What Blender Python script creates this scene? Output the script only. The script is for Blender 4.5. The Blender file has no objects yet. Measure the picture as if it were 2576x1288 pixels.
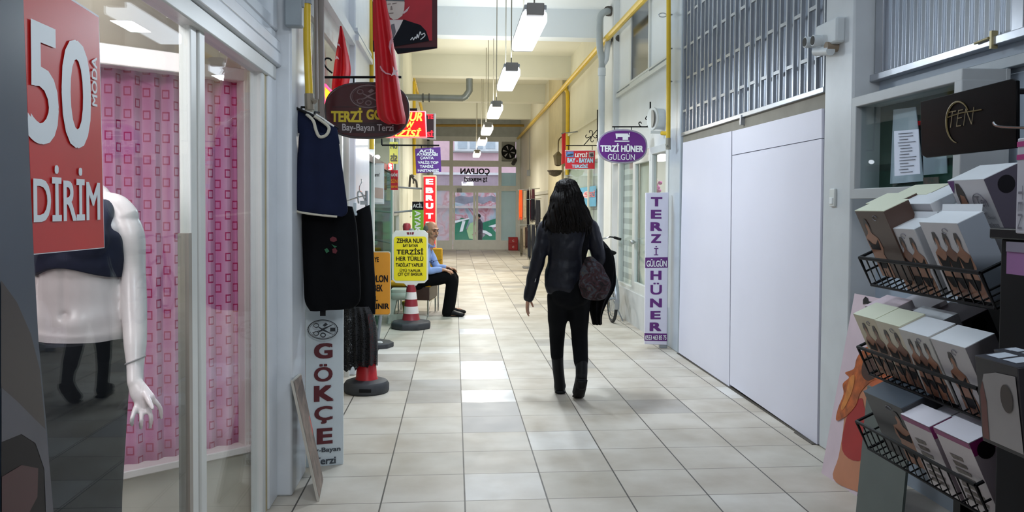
import bpy, bmesh, math, random
from mathutils import Vector, Matrix, noise
random.seed(7)
SC = bpy.context.scene
COL = SC.collection

# ---------------------------------------------------------------- camera
F = 2100.0
CAM_H = 1.5
YAW, PITCH, ROLL, SHIFT = math.radians(3.9313), 0.03, 0.006, -61.116
cd = bpy.data.cameras.new('camera')
cam = bpy.data.objects.new('camera', cd)
COL.objects.link(cam)
cd.sensor_width = 36.0
cd.lens = F / 2576.0 * 36.0
cd.shift_y = SHIFT / 2576.0
cd.clip_start = 0.02
CR = Matrix.Rotation(-YAW, 3, 'Z') @ Matrix.Rotation(math.pi / 2 - PITCH, 3, 'X') @ Matrix.Rotation(ROLL, 3, 'Z')
cam.matrix_world = Matrix.Translation((0, 0, CAM_H)) @ CR.to_4x4()
SC.camera = cam

# ---------------------------------------------------------------- world, exposure
SC.view_settings.view_transform = 'Standard'
SC.view_settings.look = 'None'
SC.view_settings.gamma = 1.0
SC.view_settings.use_curve_mapping = False
SC.view_settings.exposure = 0.0
wd = bpy.data.worlds.new('World'); SC.world = wd
wd.use_nodes = True
bg = wd.node_tree.nodes['Background']
bg.inputs[0].default_value = (0.80, 0.88, 1.0, 1)
bg.inputs[1].default_value = 1.9

def lamp(name, kind, loc, energy, color=(1, 1, 1), size=None, size_y=None, rot=(0, 0, 0)):
    d = bpy.data.lights.new(name, kind)
    d.energy = energy; d.color = color
    if kind == 'AREA':
        d.shape = 'RECTANGLE'; d.size = size; d.size_y = size_y or size
    elif size: d.shadow_soft_size = size
    o = bpy.data.objects.new(name, d); COL.objects.link(o)
    o.location = loc; o.rotation_euler = rot
    return o

LAMP_Y = [6.3, 8.9, 12.1, 15.2, 18.0, 22.6]
# downward light of the pendant battens (one more hangs above the frame, near the camera)
for k, yy in enumerate([2.9] + LAMP_Y):
    c = (0.80, 0.90, 1.0) if yy < 11 else (1.0, 0.98, 0.93)
    e = 9 if k == 0 else (48 if yy < 17 else 76)
    lamp('batten_light', 'AREA', (0.6, yy + 0.32, 2.86), e, c, 0.14, 0.4)
    lamp('batten_up_light', 'AREA', (0.6, yy + 0.6, 3.10), (22 if k else 34), c, 0.2, 1.1, (math.pi, 0, 0))
lamp('unseen_fill_behind', 'AREA', (0.9, -0.9, 2.95), 48, (0.92, 0.95, 1.0), 0.9, 0.6, Vector((-0.42, 1.0, -0.22)).to_track_quat('-Z', 'Y').to_euler())  # unseen fill added behind the camera to brighten the left shop front
lamp('display_fill', 'AREA', (-1.55, 1.75, 1.75), 7, (1.0, 0.92, 0.94), 0.4, 0.4, (math.radians(80), 0, math.radians(-12)))  # unseen lamp added to brighten the mannequin's front and the curtain
lamp('display_spot', 'AREA', (-1.30, 2.45, 2.42), 15, (1.0, 0.93, 0.95), 0.35)
lamp('shop_light', 'AREA', (-1.7, 6.1, 3.2), 10, (1.0, 0.9, 0.78), 0.5)
lamp('shop_light', 'AREA', (-1.7, 11.0, 2.9), 26, (0.92, 1.0, 1.0), 0.6)
lamp('shop_light', 'AREA', (3.2, 10.6, 2.6), 26, (1.0, 0.95, 0.88), 0.6)
lamp('shop_light', 'AREA', (3.2, 15.6, 2.6), 20, (1.0, 0.97, 0.9), 0.6)

# ---------------------------------------------------------------- pixel -> world helpers (photograph frame 2576 x 1288)
O = Vector((0, 0, CAM_H))
def ray(px, py): return CR @ Vector(((px - 1288) / F, -(py - 644 - SHIFT) / F, -1))
def ay(px, py, Y):
    d = ray(px, py); return O + d * (Y / d.y)
def ax(px, py, X):
    d = ray(px, py); return O + d * (X / d.x)
def az(px, py, Z=0.0):
    d = ray(px, py); return O + d * ((Z - CAM_H) / d.z)

# ---------------------------------------------------------------- materials
def lin(h):
    if isinstance(h, str):
        h = h.lstrip('#'); c = [int(h[i:i + 2], 16) / 255 for i in (0, 2, 4)]
        return tuple((x / 12.92 if x <= 0.04045 else ((x + 0.055) / 1.055) ** 2.4) for x in c)
    return tuple(h)
MATS = {}
def M(name, col, rough=0.5, metal=0.0, var=0.08, scale=6.0, bump=0.0, emit=0.0, coat=0.0, spec=0.5, sss=0.0, gloss=False):
    """Principled material whose base colour is varied by a noise texture."""
    if name in MATS: return MATS[name]
    m = bpy.data.materials.new(name); MATS[name] = m
    m.use_nodes = True
    nt = m.node_tree; b = nt.nodes['Principled BSDF']
    c = lin(col)
    b.inputs['Roughness'].default_value = rough
    b.inputs['Metallic'].default_value = metal
    b.inputs['Specular IOR Level'].default_value = min(spec, 0.14) if (max(c) < 0.02 and not gloss) else spec
    b.inputs['Coat Weight'].default_value = coat
    tc = nt.nodes.new('ShaderNodeTexCoord')
    nz = nt.nodes.new('ShaderNodeTexNoise'); nz.inputs['Scale'].default_value = scale; nz.inputs['Detail'].default_value = 4
    nt.links.new(tc.outputs['Object'], nz.inputs['Vector'])
    rp = nt.nodes.new('ShaderNodeValToRGB')
    rp.color_ramp.elements[0].position = 0.3; rp.color_ramp.elements[1].position = 0.7
    rp.color_ramp.elements[0].color = tuple(x * (1 - var) for x in c) + (1,)
    rp.color_ramp.elements[1].color = tuple(min(1, x * (1 + var)) for x in c) + (1,)
    nt.links.new(nz.outputs['Fac'], rp.inputs[0])
    nt.links.new(rp.outputs[0], b.inputs['Base Color'])
    if bump:
        bp = nt.nodes.new('ShaderNodeBump'); bp.inputs['Strength'].default_value = bump; bp.inputs['Distance'].default_value = 0.01
        nt.links.new(nz.outputs['Fac'], bp.inputs['Height']); nt.links.new(bp.outputs[0], b.inputs['Normal'])
    if emit:
        nt.links.new(rp.outputs[0], b.inputs['Emission Color']); b.inputs['Emission Strength'].default_value = emit
    return m

class NB:
    """tiny node-graph helper"""
    def __init__(s, name):
        s.m = bpy.data.materials.new(name); s.m.use_nodes = True; s.nt = s.m.node_tree
        s.b = s.nt.nodes['Principled BSDF']; s.out = s.nt.nodes['Material Output']
    def n(s, t, **kw):
        x = s.nt.nodes.new('ShaderNode' + t)
        for k, v in kw.items(): setattr(x, k, v)
        return x
    def l(s, a, b): s.nt.links.new(a, b)
    def math(s, op, a, b=None, c=None):
        x = s.n('Math', operation=op)
        for i, v in enumerate((a, b, c)):
            if v is None: continue
            if isinstance(v, (int, float)): x.inputs[i].default_value = v
            else: s.l(v, x.inputs[i])
        return x.outputs[0]
    def mix(s, fac, a, b):
        x = s.n('Mix', data_type='RGBA')
        for i, v in ((0, fac), (6, a), (7, b)):
            if isinstance(v, (int, float)): x.inputs[i].default_value = v
            elif isinstance(v, tuple): x.inputs[i].default_value = tuple(v) + (1,)
            else: s.l(v, x.inputs[i])
        return x.outputs[2]
    def pos(s):
        g = s.n('NewGeometry'); sp = s.n('SeparateXYZ'); s.l(g.outputs['Position'], sp.inputs[0])
        return g.outputs['Position'], sp.outputs

def floor_mat():
    k = NB('glazed_floor_tiles'); P, (X, Y, Z) = k.pos()
    u = k.math('DIVIDE', k.math('ADD', X, 0.366), 0.4233)
    v = k.math('DIVIDE', k.math('SUBTRACT', k.math('SUBTRACT', Y, 4.215), k.math('MULTIPLY', X, 0.02)), 0.4275)
    fu, fv = k.math('FLOOR', u), k.math('FLOOR', v)
    du = k.math('ABSOLUTE', k.math('SUBTRACT', k.math('SUBTRACT', u, fu), 0.5))
    dv = k.math('ABSOLUTE', k.math('SUBTRACT', k.math('SUBTRACT', v, fv), 0.5))
    gu = k.math('GREATER_THAN', du, 0.4905); gv = k.math('GREATER_THAN', dv, 0.4915)
    cb = k.n('CombineXYZ'); k.l(fu, cb.inputs[0]); k.l(fv, cb.inputs[1])
    wn = k.n('TexWhiteNoise', noise_dimensions='2D'); k.l(cb.outputs[0], wn.inputs['Vector'])
    r = k.n('ValToRGB'); k.l(wn.outputs['Value'], r.inputs[0])
    e = r.color_ramp.elements
    e[0].position = 0.0; e[0].color = lin('aca8a2') + (1,)
    e[1].position = 1.0; e[1].color = lin('d6d3cd') + (1,)
    for p, c in ((0.07, 'b0aaa2'), (0.10, 'c2bcb0'), (0.5, 'c8c2b7'), (0.93, 'c5beb2'), (0.965, 'd4d0c8')):
        q = e.new(p); q.color = lin(c) + (1,)
    nz = k.n('TexNoise'); nz.inputs['Scale'].default_value = 2.2; nz.inputs['Detail'].default_value = 5; k.l(P, nz.inputs['Vector'])
    st = k.n('ValToRGB'); k.l(nz.outputs['Fac'], st.inputs[0])
    st.color_ramp.elements[0].position = 0.32; st.color_ramp.elements[0].color = (0.74, 0.70, 0.65, 1)
    st.color_ramp.elements[1].position = 0.62; st.color_ramp.elements[1].color = (1, 1, 1, 1)
    mu = k.n('Mix', data_type='RGBA', blend_type='MULTIPLY'); mu.inputs[0].default_value = 1
    k.l(r.outputs[0], mu.inputs[6]); k.l(st.outputs[0], mu.inputs[7])
    g = k.math('MAXIMUM', gu, gv)
    nr = k.n('TexNoise'); nr.inputs['Scale'].default_value = 5; k.l(P, nr.inputs['Vector'])
    col1 = k.math('COMPARE', fu, 1.0, 0.1)
    def rows_(*vs):
        t = None
        for v_ in vs:
            c_ = k.math('COMPARE', fv, float(v_), 0.1); t = c_ if t is None else k.math('ADD', t, c_)
        return k.math('MULTIPLY', t, col1)
    newer = rows_(5, 7, 8, 13, 16); greyer = rows_(3, 4)
    worn = k.math('SUBTRACT', 1.0, newer)
    c0 = k.mix(newer, mu.outputs[2], lin('dad9d8')); c0 = k.mix(greyer, c0, lin('aaa6a2'))
    c1 = k.mix(gv, c0, lin('7a7469')); c2 = k.mix(gu, c1, lin('4e4a44')); k.l(c2, k.b.inputs['Base Color'])
    k.l(k.math('ADD', k.math('ADD', k.math('MULTIPLY', worn, 0.26), 0.13), k.math('MULTIPLY', nr.outputs['Fac'], 0.2)), k.b.inputs['Roughness'])
    k.b.inputs['Specular IOR Level'].default_value = 0.32
    bp = k.n('Bump'); bp.inputs['Strength'].default_value = 0.35; bp.inputs['Distance'].default_value = 0.004
    h = k.math('ADD', k.math('SUBTRACT', 1.0, g), k.math('MULTIPLY', wn.outputs['Value'], 0.15))
    k.l(h, bp.inputs['Height']); k.l(bp.outputs[0], k.b.inputs['Normal'])
    return k.m

def glass_mat(name, tint='ffffff', base=0.05, rough=0.0):
    k = NB(name); k.nt.nodes.remove(k.b)
    t = k.n('BsdfTransparent'); t.inputs[0].default_value = lin(tint) + (1,)
    g = k.n('BsdfGlossy'); g.inputs['Roughness'].default_value = rough; g.inputs[0].default_value = (0.95, 0.97, 1, 1)
    ge = k.n('NewGeometry'); vd = k.n('VectorMath', operation='DOT_PRODUCT')
    k.l(ge.outputs['Incoming'], vd.inputs[0]); k.l(ge.outputs['Normal'], vd.inputs[1])
    c = k.math('SUBTRACT', 1.0, k.math('ABSOLUTE', vd.outputs['Value']))
    nz = k.n('TexNoise'); nz.inputs['Scale'].default_value = 1.5
    f = k.math('ADD', k.math('ADD', 0.012, k.math('MULTIPLY', k.math('POWER', c, 5.0), 0.34)), k.math('MULTIPLY', nz.outputs['Fac'], base*0.2))
    mx = k.n('MixShader'); k.l(f, mx.inputs[0]); k.l(t.outputs[0], mx.inputs[1]); k.l(g.outputs[0], mx.inputs[2])
    k.l(mx.outputs[0], k.out.inputs[0])
    return k.m

def curtain_mat():
    """pink voile with stripes and little magenta squares, laid out along the curtain (u) and its height (v)"""
    k = NB('pink_voile_with_squares'); 
    tc = k.n('TexCoord'); sp = k.n('SeparateXYZ'); k.l(tc.outputs['UV'], sp.inputs[0])
    U, V = sp.outputs[0], sp.outputs[1]
    cu, cv = 0.0415, 0.1
    u = k.math('DIVIDE', U, cu); fu = k.math('FLOOR', u)
    odd = k.math('MODULO', k.math('ABSOLUTE', fu), 2.0)
    v = k.math('ADD', k.math('DIVIDE', V, cv), k.math('MULTIPLY', odd, 0.5)); fv = k.math('FLOOR', v)
    du = k.math('MULTIPLY', k.math('ABSOLUTE', k.math('SUBTRACT', k.math('SUBTRACT', u, fu), 0.5)), cu)
    dv = k.math('MULTIPLY', k.math('ABSOLUTE', k.math('SUBTRACT', k.math('SUBTRACT', v, fv), 0.5)), cv)
    d = k.math('MAXIMUM', k.math('MULTIPLY', du, 1.5), dv)
    sq = k.math('MULTIPLY', k.math('LESS_THAN', d, 0.0205), k.math('GREATER_THAN', d, 0.0138))
    sw = k.math('SINE', k.math('MULTIPLY', U, 2 * math.pi / 0.083))
    nz = k.n('TexNoise'); nz.inputs['Scale'].default_value = 3; nz.inputs['Detail'].default_value = 3; k.l(tc.outputs['UV'], nz.inputs['Vector'])
    f = k.math('ADD', k.math('MULTIPLY', sw, 0.22), k.math('ADD', k.math('MULTIPLY', nz.outputs['Fac'], 0.7), 0.08))
    base = k.mix(f, lin('bf5f97'), lin('e6b9d3'))
    c = k.mix(sq, base, lin('b0205f'))
    k.l(c, k.b.inputs['Base Color']); k.b.inputs['Roughness'].default_value = 0.7
    return k.m

def lace_mat():
    k = NB('black_lace'); tc = k.n('TexCoord')
    v = k.n('TexVoronoi', feature='DISTANCE_TO_EDGE'); v.inputs['Scale'].default_value = 85; k.l(tc.outputs['Object'], v.inputs['Vector'])
    nz = k.n('TexNoise'); nz.inputs['Scale'].default_value = 9; k.l(tc.outputs['Object'], nz.inputs['Vector'])
    a = k.math('LESS_THAN', k.math('SUBTRACT', v.outputs['Distance'], k.math('MULTIPLY', k.math('SUBTRACT', nz.outputs['Fac'], 0.36), 0.7)), 0.10)
    k.b.inputs['Base Color'].default_value = lin('121215') + (1,); k.b.inputs['Roughness'].default_value = 0.8
    k.l(k.math('ADD', k.math('MULTIPLY', a, 0.6), 0.4), k.b.inputs['Alpha'])
    return k.m

def patchwork_mat():
    k = NB('dark_patterned_fabric'); tc = k.n('TexCoord')
    nz = k.n('TexNoise'); nz.inputs['Scale'].default_value = 14; nz.inputs['Detail'].default_value = 3; nz.inputs['Distortion'].default_value = 2.5; k.l(tc.outputs['Object'], nz.inputs['Vector'])
    r = k.n('ValToRGB'); k.l(nz.outputs['Fac'], r.inputs[0])
    e = r.color_ramp.elements; e[0].position = 0.3; e[0].color = lin('191517') + (1,); e[1].position = 0.75; e[1].color = lin('5a5250') + (1,)
    for p, c in ((0.42, '2c2426'), (0.48, '3f2428'), (0.53, '3a3032'), (0.60, '3c444e'), (0.66, '4a423c')):
        q = e.new(p); q.color = lin(c) + (1,)
    k.l(r.outputs[0], k.b.inputs['Base Color']); k.b.inputs['Roughness'].default_value = 0.8; k.b.inputs['Specular IOR Level'].default_value = 0.2
    return k.m

def film_mat(name, col, a):
    """glass covered with pale translucent film"""
    k = NB(name); k.nt.nodes.remove(k.b)
    t = k.n('BsdfTransparent'); d = k.n('BsdfTranslucent'); d.inputs[0].default_value = lin(col) + (1,); f = k.n('BsdfDiffuse'); f.inputs[0].default_value = lin(col) + (1,)
    tc = k.n('TexCoord'); nz = k.n('TexNoise'); nz.inputs['Scale'].default_value = 2.0; k.l(tc.outputs['Object'], nz.inputs['Vector'])
    m1 = k.n('MixShader'); m1.inputs[0].default_value = 0.5; k.l(d.outputs[0], m1.inputs[1]); k.l(f.outputs[0], m1.inputs[2])
    m2 = k.n('MixShader'); k.l(k.math('ADD', k.math('MULTIPLY', nz.outputs['Fac'], 0.2), a-0.1), m2.inputs[0]); k.l(t.outputs[0], m2.inputs[1]); k.l(m1.outputs[0], m2.inputs[2])
    k.l(m2.outputs[0], k.out.inputs[0]); return k.m

def mural_mat():
    k = NB('spray_paint_on_plaster'); P, xyz = k.pos()
    nz = k.n('TexNoise'); nz.inputs['Scale'].default_value = 1.3; nz.inputs['Detail'].default_value = 4; nz.inputs['Distortion'].default_value = 1.5; k.l(P, nz.inputs['Vector'])
    r = k.n('ValToRGB'); k.l(nz.outputs['Fac'], r.inputs[0])
    e = r.color_ramp.elements; e[0].position = 0.25; e[0].color = lin('8fa3ac') + (1,); e[1].position = 0.75; e[1].color = lin('d8b9bf') + (1,)
    for p, c in ((0.38, 'b0bcc6'), (0.46, 'cfaab2'), (0.52, 'bd7a80'), (0.58, 'd9c0c8'), (0.66, 'a8a0aa')):
        q = e.new(p); q.color = lin(c) + (1,)
    k.l(r.outputs[0], k.b.inputs['Base Color']); k.b.inputs['Roughness'].default_value = 0.9
    return k.m

def corrugated_mat():
    k = NB('corrugated_galvanised_steel'); P, (X, Y, Z) = k.pos()
    w = k.math('SINE', k.math('MULTIPLY', Y, 2 * math.pi / 0.075))
    bp = k.n('Bump'); bp.inputs['Strength'].default_value = 0.9; bp.inputs['Distance'].default_value = 0.012
    k.l(w, bp.inputs['Height']); k.l(bp.outputs[0], k.b.inputs['Normal'])
    k.b.inputs['Base Color'].default_value = lin('a9b0ba') + (1,); k.b.inputs['Metallic'].default_value = 0.75; k.b.inputs['Roughness'].default_value = 0.38
    return k.m

def stained_ceiling_mat(name, a, stain):
    k = NB(name); P, xyz = k.pos()
    nz = k.n('TexNoise'); nz.inputs['Scale'].default_value = 0.55; nz.inputs['Detail'].default_value = 5; k.l(P, nz.inputs['Vector'])
    r = k.n('ValToRGB'); k.l(nz.outputs['Fac'], r.inputs[0])
    e = r.color_ramp.elements; e[0].position = 0.62; e[0].color = lin(a) + (1,); e[1].position = 0.72; e[1].color = lin(stain) + (1,)
    k.l(r.outputs[0], k.b.inputs['Base Color']); k.b.inputs['Roughness'].default_value = 0.8
    return k.m

def blinds_mat():
    k = NB('zebra_blind_fabric'); P, (X, Y, Z) = k.pos()
    s = k.math('GREATER_THAN', k.math('FRACT', k.math('DIVIDE', Z, 0.15)), 0.5)
    k.l(k.mix(s, lin('e8e6de'), lin('bdbdb6')), k.b.inputs['Base Color']); k.b.inputs['Roughness'].default_value = 0.8
    return k.m

# ---------------------------------------------------------------- mesh builder
class MB:
    def __init__(s): s.v = []; s.f = []; s.uv = None
    def add(s, vs, fs):
        b = len(s.v); s.v += [Vector(p) for p in vs]; s.f += [tuple(i + b for i in f) for f in fs]; return s
    def box(s, x0, x1, y0, y1, z0, z1):
        s.k = getattr(s, 'k', -1)+1; e = 0.0004*(s.k % 8)
        x0, x1, y0, y1, z0, z1 = x0-e, x1+e, y0-e, y1+e, z0-e, z1+e
        return s.add([(x0,y0,z0),(x1,y0,z0),(x1,y1,z0),(x0,y1,z0),(x0,y0,z1),(x1,y0,z1),(x1,y1,z1),(x0,y1,z1)],
                     [(3,2,1,0),(4,5,6,7),(0,1,5,4),(1,2,6,5),(2,3,7,6),(3,0,4,7)])
    def obox(s, o, a, b, c):
        """box from corner o with edge vectors a, b, c"""
        o, a, b, c = map(Vector, (o, a, b, c))
        vs = [o, o+a, o+a+b, o+b, o+c, o+a+c, o+a+b+c, o+b+c]
        fs = [(3,2,1,0),(4,5,6,7),(0,1,5,4),(1,2,6,5),(2,3,7,6),(3,0,4,7)]
        if a.cross(b).dot(c) < 0: fs = [f[::-1] for f in fs]
        return s.add(vs, fs)
    def rings(s, rings, cap=True, closed=False):
        n = len(rings[0]); vs = [p for r in rings for p in r]; fs = []
        m = len(rings)
        for i in range(m if closed else m - 1):
            a, b = i * n, ((i + 1) % m) * n
            for j in range(n):
                k = (j + 1) % n; fs.append((a + j, a + k, b + k, b + j))
        if cap and not closed: fs += [tuple(range(n))[::-1], tuple((m - 1) * n + j for j in range(n))]
        return s.add(vs, fs)
    def tube(s, pts, r, n=8, closed=False, cap=True, ref=None):
        pts = [Vector(p) for p in pts]; m = len(pts); rr = []
        u = None
        for i, p in enumerate(pts):
            if closed: t = pts[(i + 1) % m] - pts[i - 1]
            else: t = pts[min(i + 1, m - 1)] - pts[max(i - 1, 0)]
            t = t.normalized() if t.length > 1e-9 else Vector((0, 0, 1))
            if u is None:
                u = Vector(ref) if ref else (Vector((0, 0, 1)) if abs(t.z) < 0.9 else Vector((1, 0, 0)))
            u = (u - t * u.dot(t))
            if u.length < 1e-6: u = t.orthogonal()
            u.normalize(); w = t.cross(u)
            a = r[i] if isinstance(r, (list, tuple)) else r
            ra, rb = a if isinstance(a, (list, tuple)) else (a, a)
            rr.append([p + u * (math.cos(2*math.pi*j/n) * ra) + w * (math.sin(2*math.pi*j/n) * rb) for j in range(n)])
        return s.rings(rr, cap=cap, closed=closed)
    def cyl(s, a, b, r, r2=None, n=16): return s.tube([a, b], [r, r if r2 is None else r2], n)
    def lathe(s, prof, c=(0, 0, 0), n=24):
        c = Vector(c)
        return s.rings([[c + Vector((r*math.cos(2*math.pi*j/n), r*math.sin(2*math.pi*j/n), z)) for j in range(n)] for r, z in prof])
    def prism(s, pts, ext):
        """closed polygon pts (3D) extruded by vector ext"""
        pts = [Vector(p) for p in pts]; e = Vector(ext); n = len(pts)
        nrm = Vector((0, 0, 0))
        for i in range(n): nrm += (pts[i] - pts[0]).cross(pts[(i + 1) % n] - pts[0])
        if nrm.dot(e) > 0: pts = pts[::-1]
        fs = [tuple(range(n)), tuple(range(n, 2*n))[::-1]] + [(i, i + n, (i + 1) % n + n, (i + 1) % n) for i in range(n)]
        return s.add(pts + [p + e for p in pts], fs)
    def ell(s, c, r, n=16, m=10, rot=None):
        c = Vector(c); rg = []
        for i in range(1, m):
            a = math.pi * i / m; rr = []
            for j in range(n):
                p = Vector((r[0]*math.sin(a)*math.cos(2*math.pi*j/n), r[1]*math.sin(a)*math.sin(2*math.pi*j/n), -r[2]*math.cos(a)))
                rr.append(c + (rot @ p if rot else p))
            rg.append(rr)
        return s.rings(rg)
    def grid(s, rows):
        n = len(rows[0]); vs = [p for r in rows for p in r]
        return s.add(vs, [(i*n+j, i*n+j+1, (i+1)*n+j+1, (i+1)*n+j) for i in range(len(rows)-1) for j in range(n-1)])
    def limb(s, pts, rads, n=14, ref=(0, 1, 0), seg=4):
        """smooth tapered limb through pts with elliptical radii (across, along ref)"""
        P = [Vector(p) for p in pts]; R = [(r, r) if not isinstance(r, (tuple, list)) else r for r in rads]
        op, orr = [], []
        m = len(P)
        for i in range(m - 1):
            p0, p1, p2, p3 = P[max(i-1,0)], P[i], P[i+1], P[min(i+2,m-1)]
            for k in range(seg):
                t = k / seg
                q = 0.5*((2*p1)+(p2-p0)*t+(2*p0-5*p1+4*p2-p3)*t*t+(3*p1-p0-3*p2+p3)*t**3)
                w = t*t*(3-2*t); op.append(q); orr.append((R[i][1]*(1-w)+R[i+1][1]*w, R[i][0]*(1-w)+R[i+1][0]*w))
        op.append(P[-1]); orr.append((R[-1][1], R[-1][0]))
        # rounded ends
        d0 = (op[0]-op[1]).normalized(); d1 = (op[-1]-op[-2]).normalized()
        a, b = orr[0], orr[-1]; ra, rb = min(a)*0.8, min(b)*0.8
        st = [(op[0]+d0*ra*math.sin(x), (a[0]*max(math.cos(x),.06), a[1]*max(math.cos(x),.06))) for x in (1.5, 1.1, 0.6)]
        en = [(op[-1]+d1*rb*math.sin(x), (b[0]*max(math.cos(x),.06), b[1]*max(math.cos(x),.06))) for x in (0.6, 1.1, 1.5)]
        op = [x[0] for x in st]+op+[x[0] for x in en]; orr = [x[1] for x in st]+orr+[x[1] for x in en]
        return s.tube(op, orr, n, ref=ref)
    def text(s, txt, fr, u0, v0, u1, v1, bold=0.0, shear=0.0, rot=0, mirror=False, keep=False):
        """lettering fitted in the box u0..u1 x v0..v1; fr maps (u, v) to a point in space"""
        c = bpy.data.curves.new('t', 'FONT'); c.body = txt; c.size = 1; c.offset = min(bold, 0.0); c.shear = shear; c.resolution_u = 4
        o = bpy.data.objects.new('t', c); COL.objects.link(o)
        dg = bpy.context.evaluated_depsgraph_get(); dg.update()
        me = o.evaluated_get(dg).to_mesh()
        vs = [(v.co.x, v.co.y) for v in me.vertices]; fs = [tuple(p.vertices) for p in me.polygons]
        o.evaluated_get(dg).to_mesh_clear(); bpy.data.objects.remove(o); bpy.data.curves.remove(c)
        if not vs: return s
        lift = [0.0]*len(vs)
        nn = (fr(u1, v0)-fr(u0, v0)).cross(fr(u0, v1)-fr(u0, v0)); nn = nn.normalized() if nn.length > 1e-12 else Vector((0, -1, 0))
        if bold > 0.0:
            d_ = bold; base, bf = vs, fs; vs, fs = [], []; lift = []
            for kk, (dx, dy) in enumerate(((-d_,-d_),(d_,-d_),(d_,d_),(-d_,d_)) if d_ < 0.03 else ((0,0),(-d_,-d_),(d_,-d_),(d_,d_),(-d_,d_))):
                lift += [0.00006*kk]*len(base)
                q = len(vs); vs = vs+[(x+dx, y+dy*0.7) for x, y in base]; fs = fs+[tuple(i+q for i in f) for f in bf]
        if rot == 2: vs = [(-y, x) for x, y in vs]        # reads upwards
        if rot == 1: vs = [(y, -x) for x, y in vs]          # reads downwards
        if mirror: vs = [(-x, y) for x, y in vs]; fs = [f[::-1] for f in fs]
        xs = [p[0] for p in vs]; ys = [p[1] for p in vs]
        xa, xb, ya, yb = min(xs), max(xs), min(ys), max(ys)
        return s.add([fr(u0+(x-xa)/(xb-xa)*(u1-u0), v0+(y-ya)/(yb-ya)*(v1-v0))+nn*lift[i] for i, (x, y) in enumerate(vs)], fs)

ORG = {}
def mesh_of(mb, name, mat, smooth=True, org=Vector((0,0,0)), ang=35):
    me = bpy.data.meshes.new(name)
    me.from_pydata([tuple(p - org) for p in mb.v], [], mb.f)
    if mat: me.materials.append(mat)
    me.validate()
    if smooth:
        me.polygons.foreach_set('use_smooth', [True]*len(me.polygons))
        me.set_sharp_from_angle(angle=math.radians(ang))
    me.update()
    return me
def tag(o, label, cat, group=None):
    o['label'] = label; o['category'] = cat
    if group: o['group'] = group
    return o
def thing(name, label, cat, loc, group=None):
    o = bpy.data.objects.new(name, None); COL.objects.link(o); o.empty_display_size = 0.05
    o.location = loc; ORG[o.name] = Vector(loc)
    return tag(o, label, cat, group)
def part(T, name, mb, mat, bevel=0, smooth=True, label=None, stuff=False, ang=35):
    org = ORG[T.name]
    o = bpy.data.objects.new(name, mesh_of(mb, name, mat, smooth, org, ang)); COL.objects.link(o); o.parent = T
    ORG[o.name] = org
    if bevel: bv(o, bevel)
    if label: o['label'] = label
    if stuff: o['kind'] = 'stuff'
    return o
def bv(o, w):
    m = o.modifiers.new('bevel', 'BEVEL'); m.width = w; m.segments = 2; m.limit_method = 'ANGLE'; m.angle_limit = math.radians(40)
def solo(name, label, cat, mb, mat, bevel=0, smooth=True, group=None, loc=None, ang=35):
    if loc is None:
        xs = mb.v; loc = Vector((sum(p.x for p in xs)/len(xs), sum(p.y for p in xs)/len(xs), min(p.z for p in xs)))
    loc = Vector(loc)
    o = bpy.data.objects.new(name, mesh_of(mb, name, mat, smooth, loc, ang)); COL.objects.link(o); o.location = loc
    ORG[o.name] = loc
    if bevel: bv(o, bevel)
    return tag(o, label, cat, group)
def struct(name, mb, mat, parent=None, bevel=0, smooth=True):
    if parent: return part(parent, name, mb, mat, bevel, smooth)
    o = bpy.data.objects.new(name, mesh_of(mb, name, mat, smooth)); COL.objects.link(o); ORG[o.name] = Vector((0,0,0))
    o['kind'] = 'structure'
    if bevel: bv(o, bevel)
    return o
def fuse(mb, voxel, it=6, fac=0.5):
    """one continuous skin from overlapping closed shapes (voxel remesh + smoothing)"""
    me = bpy.data.meshes.new('f'); me.from_pydata([tuple(p) for p in mb.v], [], mb.f)
    o = bpy.data.objects.new('f', me); COL.objects.link(o)
    r = o.modifiers.new('r', 'REMESH'); r.mode = 'VOXEL'; r.voxel_size = voxel
    if it:
        q = o.modifiers.new('s', 'SMOOTH'); q.iterations = it; q.factor = fac
    dg = bpy.context.evaluated_depsgraph_get(); dg.update()
    e = o.evaluated_get(dg).to_mesh()
    out = MB(); out.v = [v.co.copy() for v in e.vertices]; out.f = [tuple(p.vertices) for p in e.polygons]
    o.evaluated_get(dg).to_mesh_clear(); bpy.data.objects.remove(o); bpy.data.meshes.remove(me)
    return out
def xf(mb, mtx):
    for i, p in enumerate(mb.v): mb.v[i] = mtx @ p
    return mb
def pxY(Y, eps=0.0): return lambda px, py: ay(px, py, Y) + Vector((0, -eps, 0))
def frY(Y, eps=0.003): return lambda u, v: Vector((u, Y - eps, v))
def pbox(px0, py0, px1, py1, Y):
    a = ay(px0, py1, Y); b = ay(px1, py0, Y); return a.x, a.z, b.x, b.z
def lettering(items, Y, eps=0.003, bold=0.02, **kw):
    """items: (text, px0, py0, px1, py1) on the upright plane Y facing the camera"""
    mb = MB()
    for it in items:
        k = dict(bold=bold); k.update(kw)
        if len(it) > 5: k.update(it[5])
        mb.text(it[0], frY(Y, eps), *pbox(*it[1:5], Y), **k)
    return mb
def slabY(pts, Y, th): return MB().prism([ay(px, py, Y) for px, py in pts], (0, th, 0))
def ovalpts(x0, y0, x1, y1, n=40, p=2.6):
    cx, cy, a, b = (x0+x1)/2, (y0+y1)/2, (x1-x0)/2, (y1-y0)/2; out = []
    for i in range(n):
        t = 2*math.pi*i/n; c, s_ = math.cos(t), math.sin(t)
        out.append((cx+a*math.copysign(abs(c)**(2/p), c), cy+b*math.copysign(abs(s_)**(2/p), s_)))
    return out
def rectpts(x0, y0, x1, y1): return [(x0,y0),(x1,y0),(x1,y1),(x0,y1)]
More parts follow.
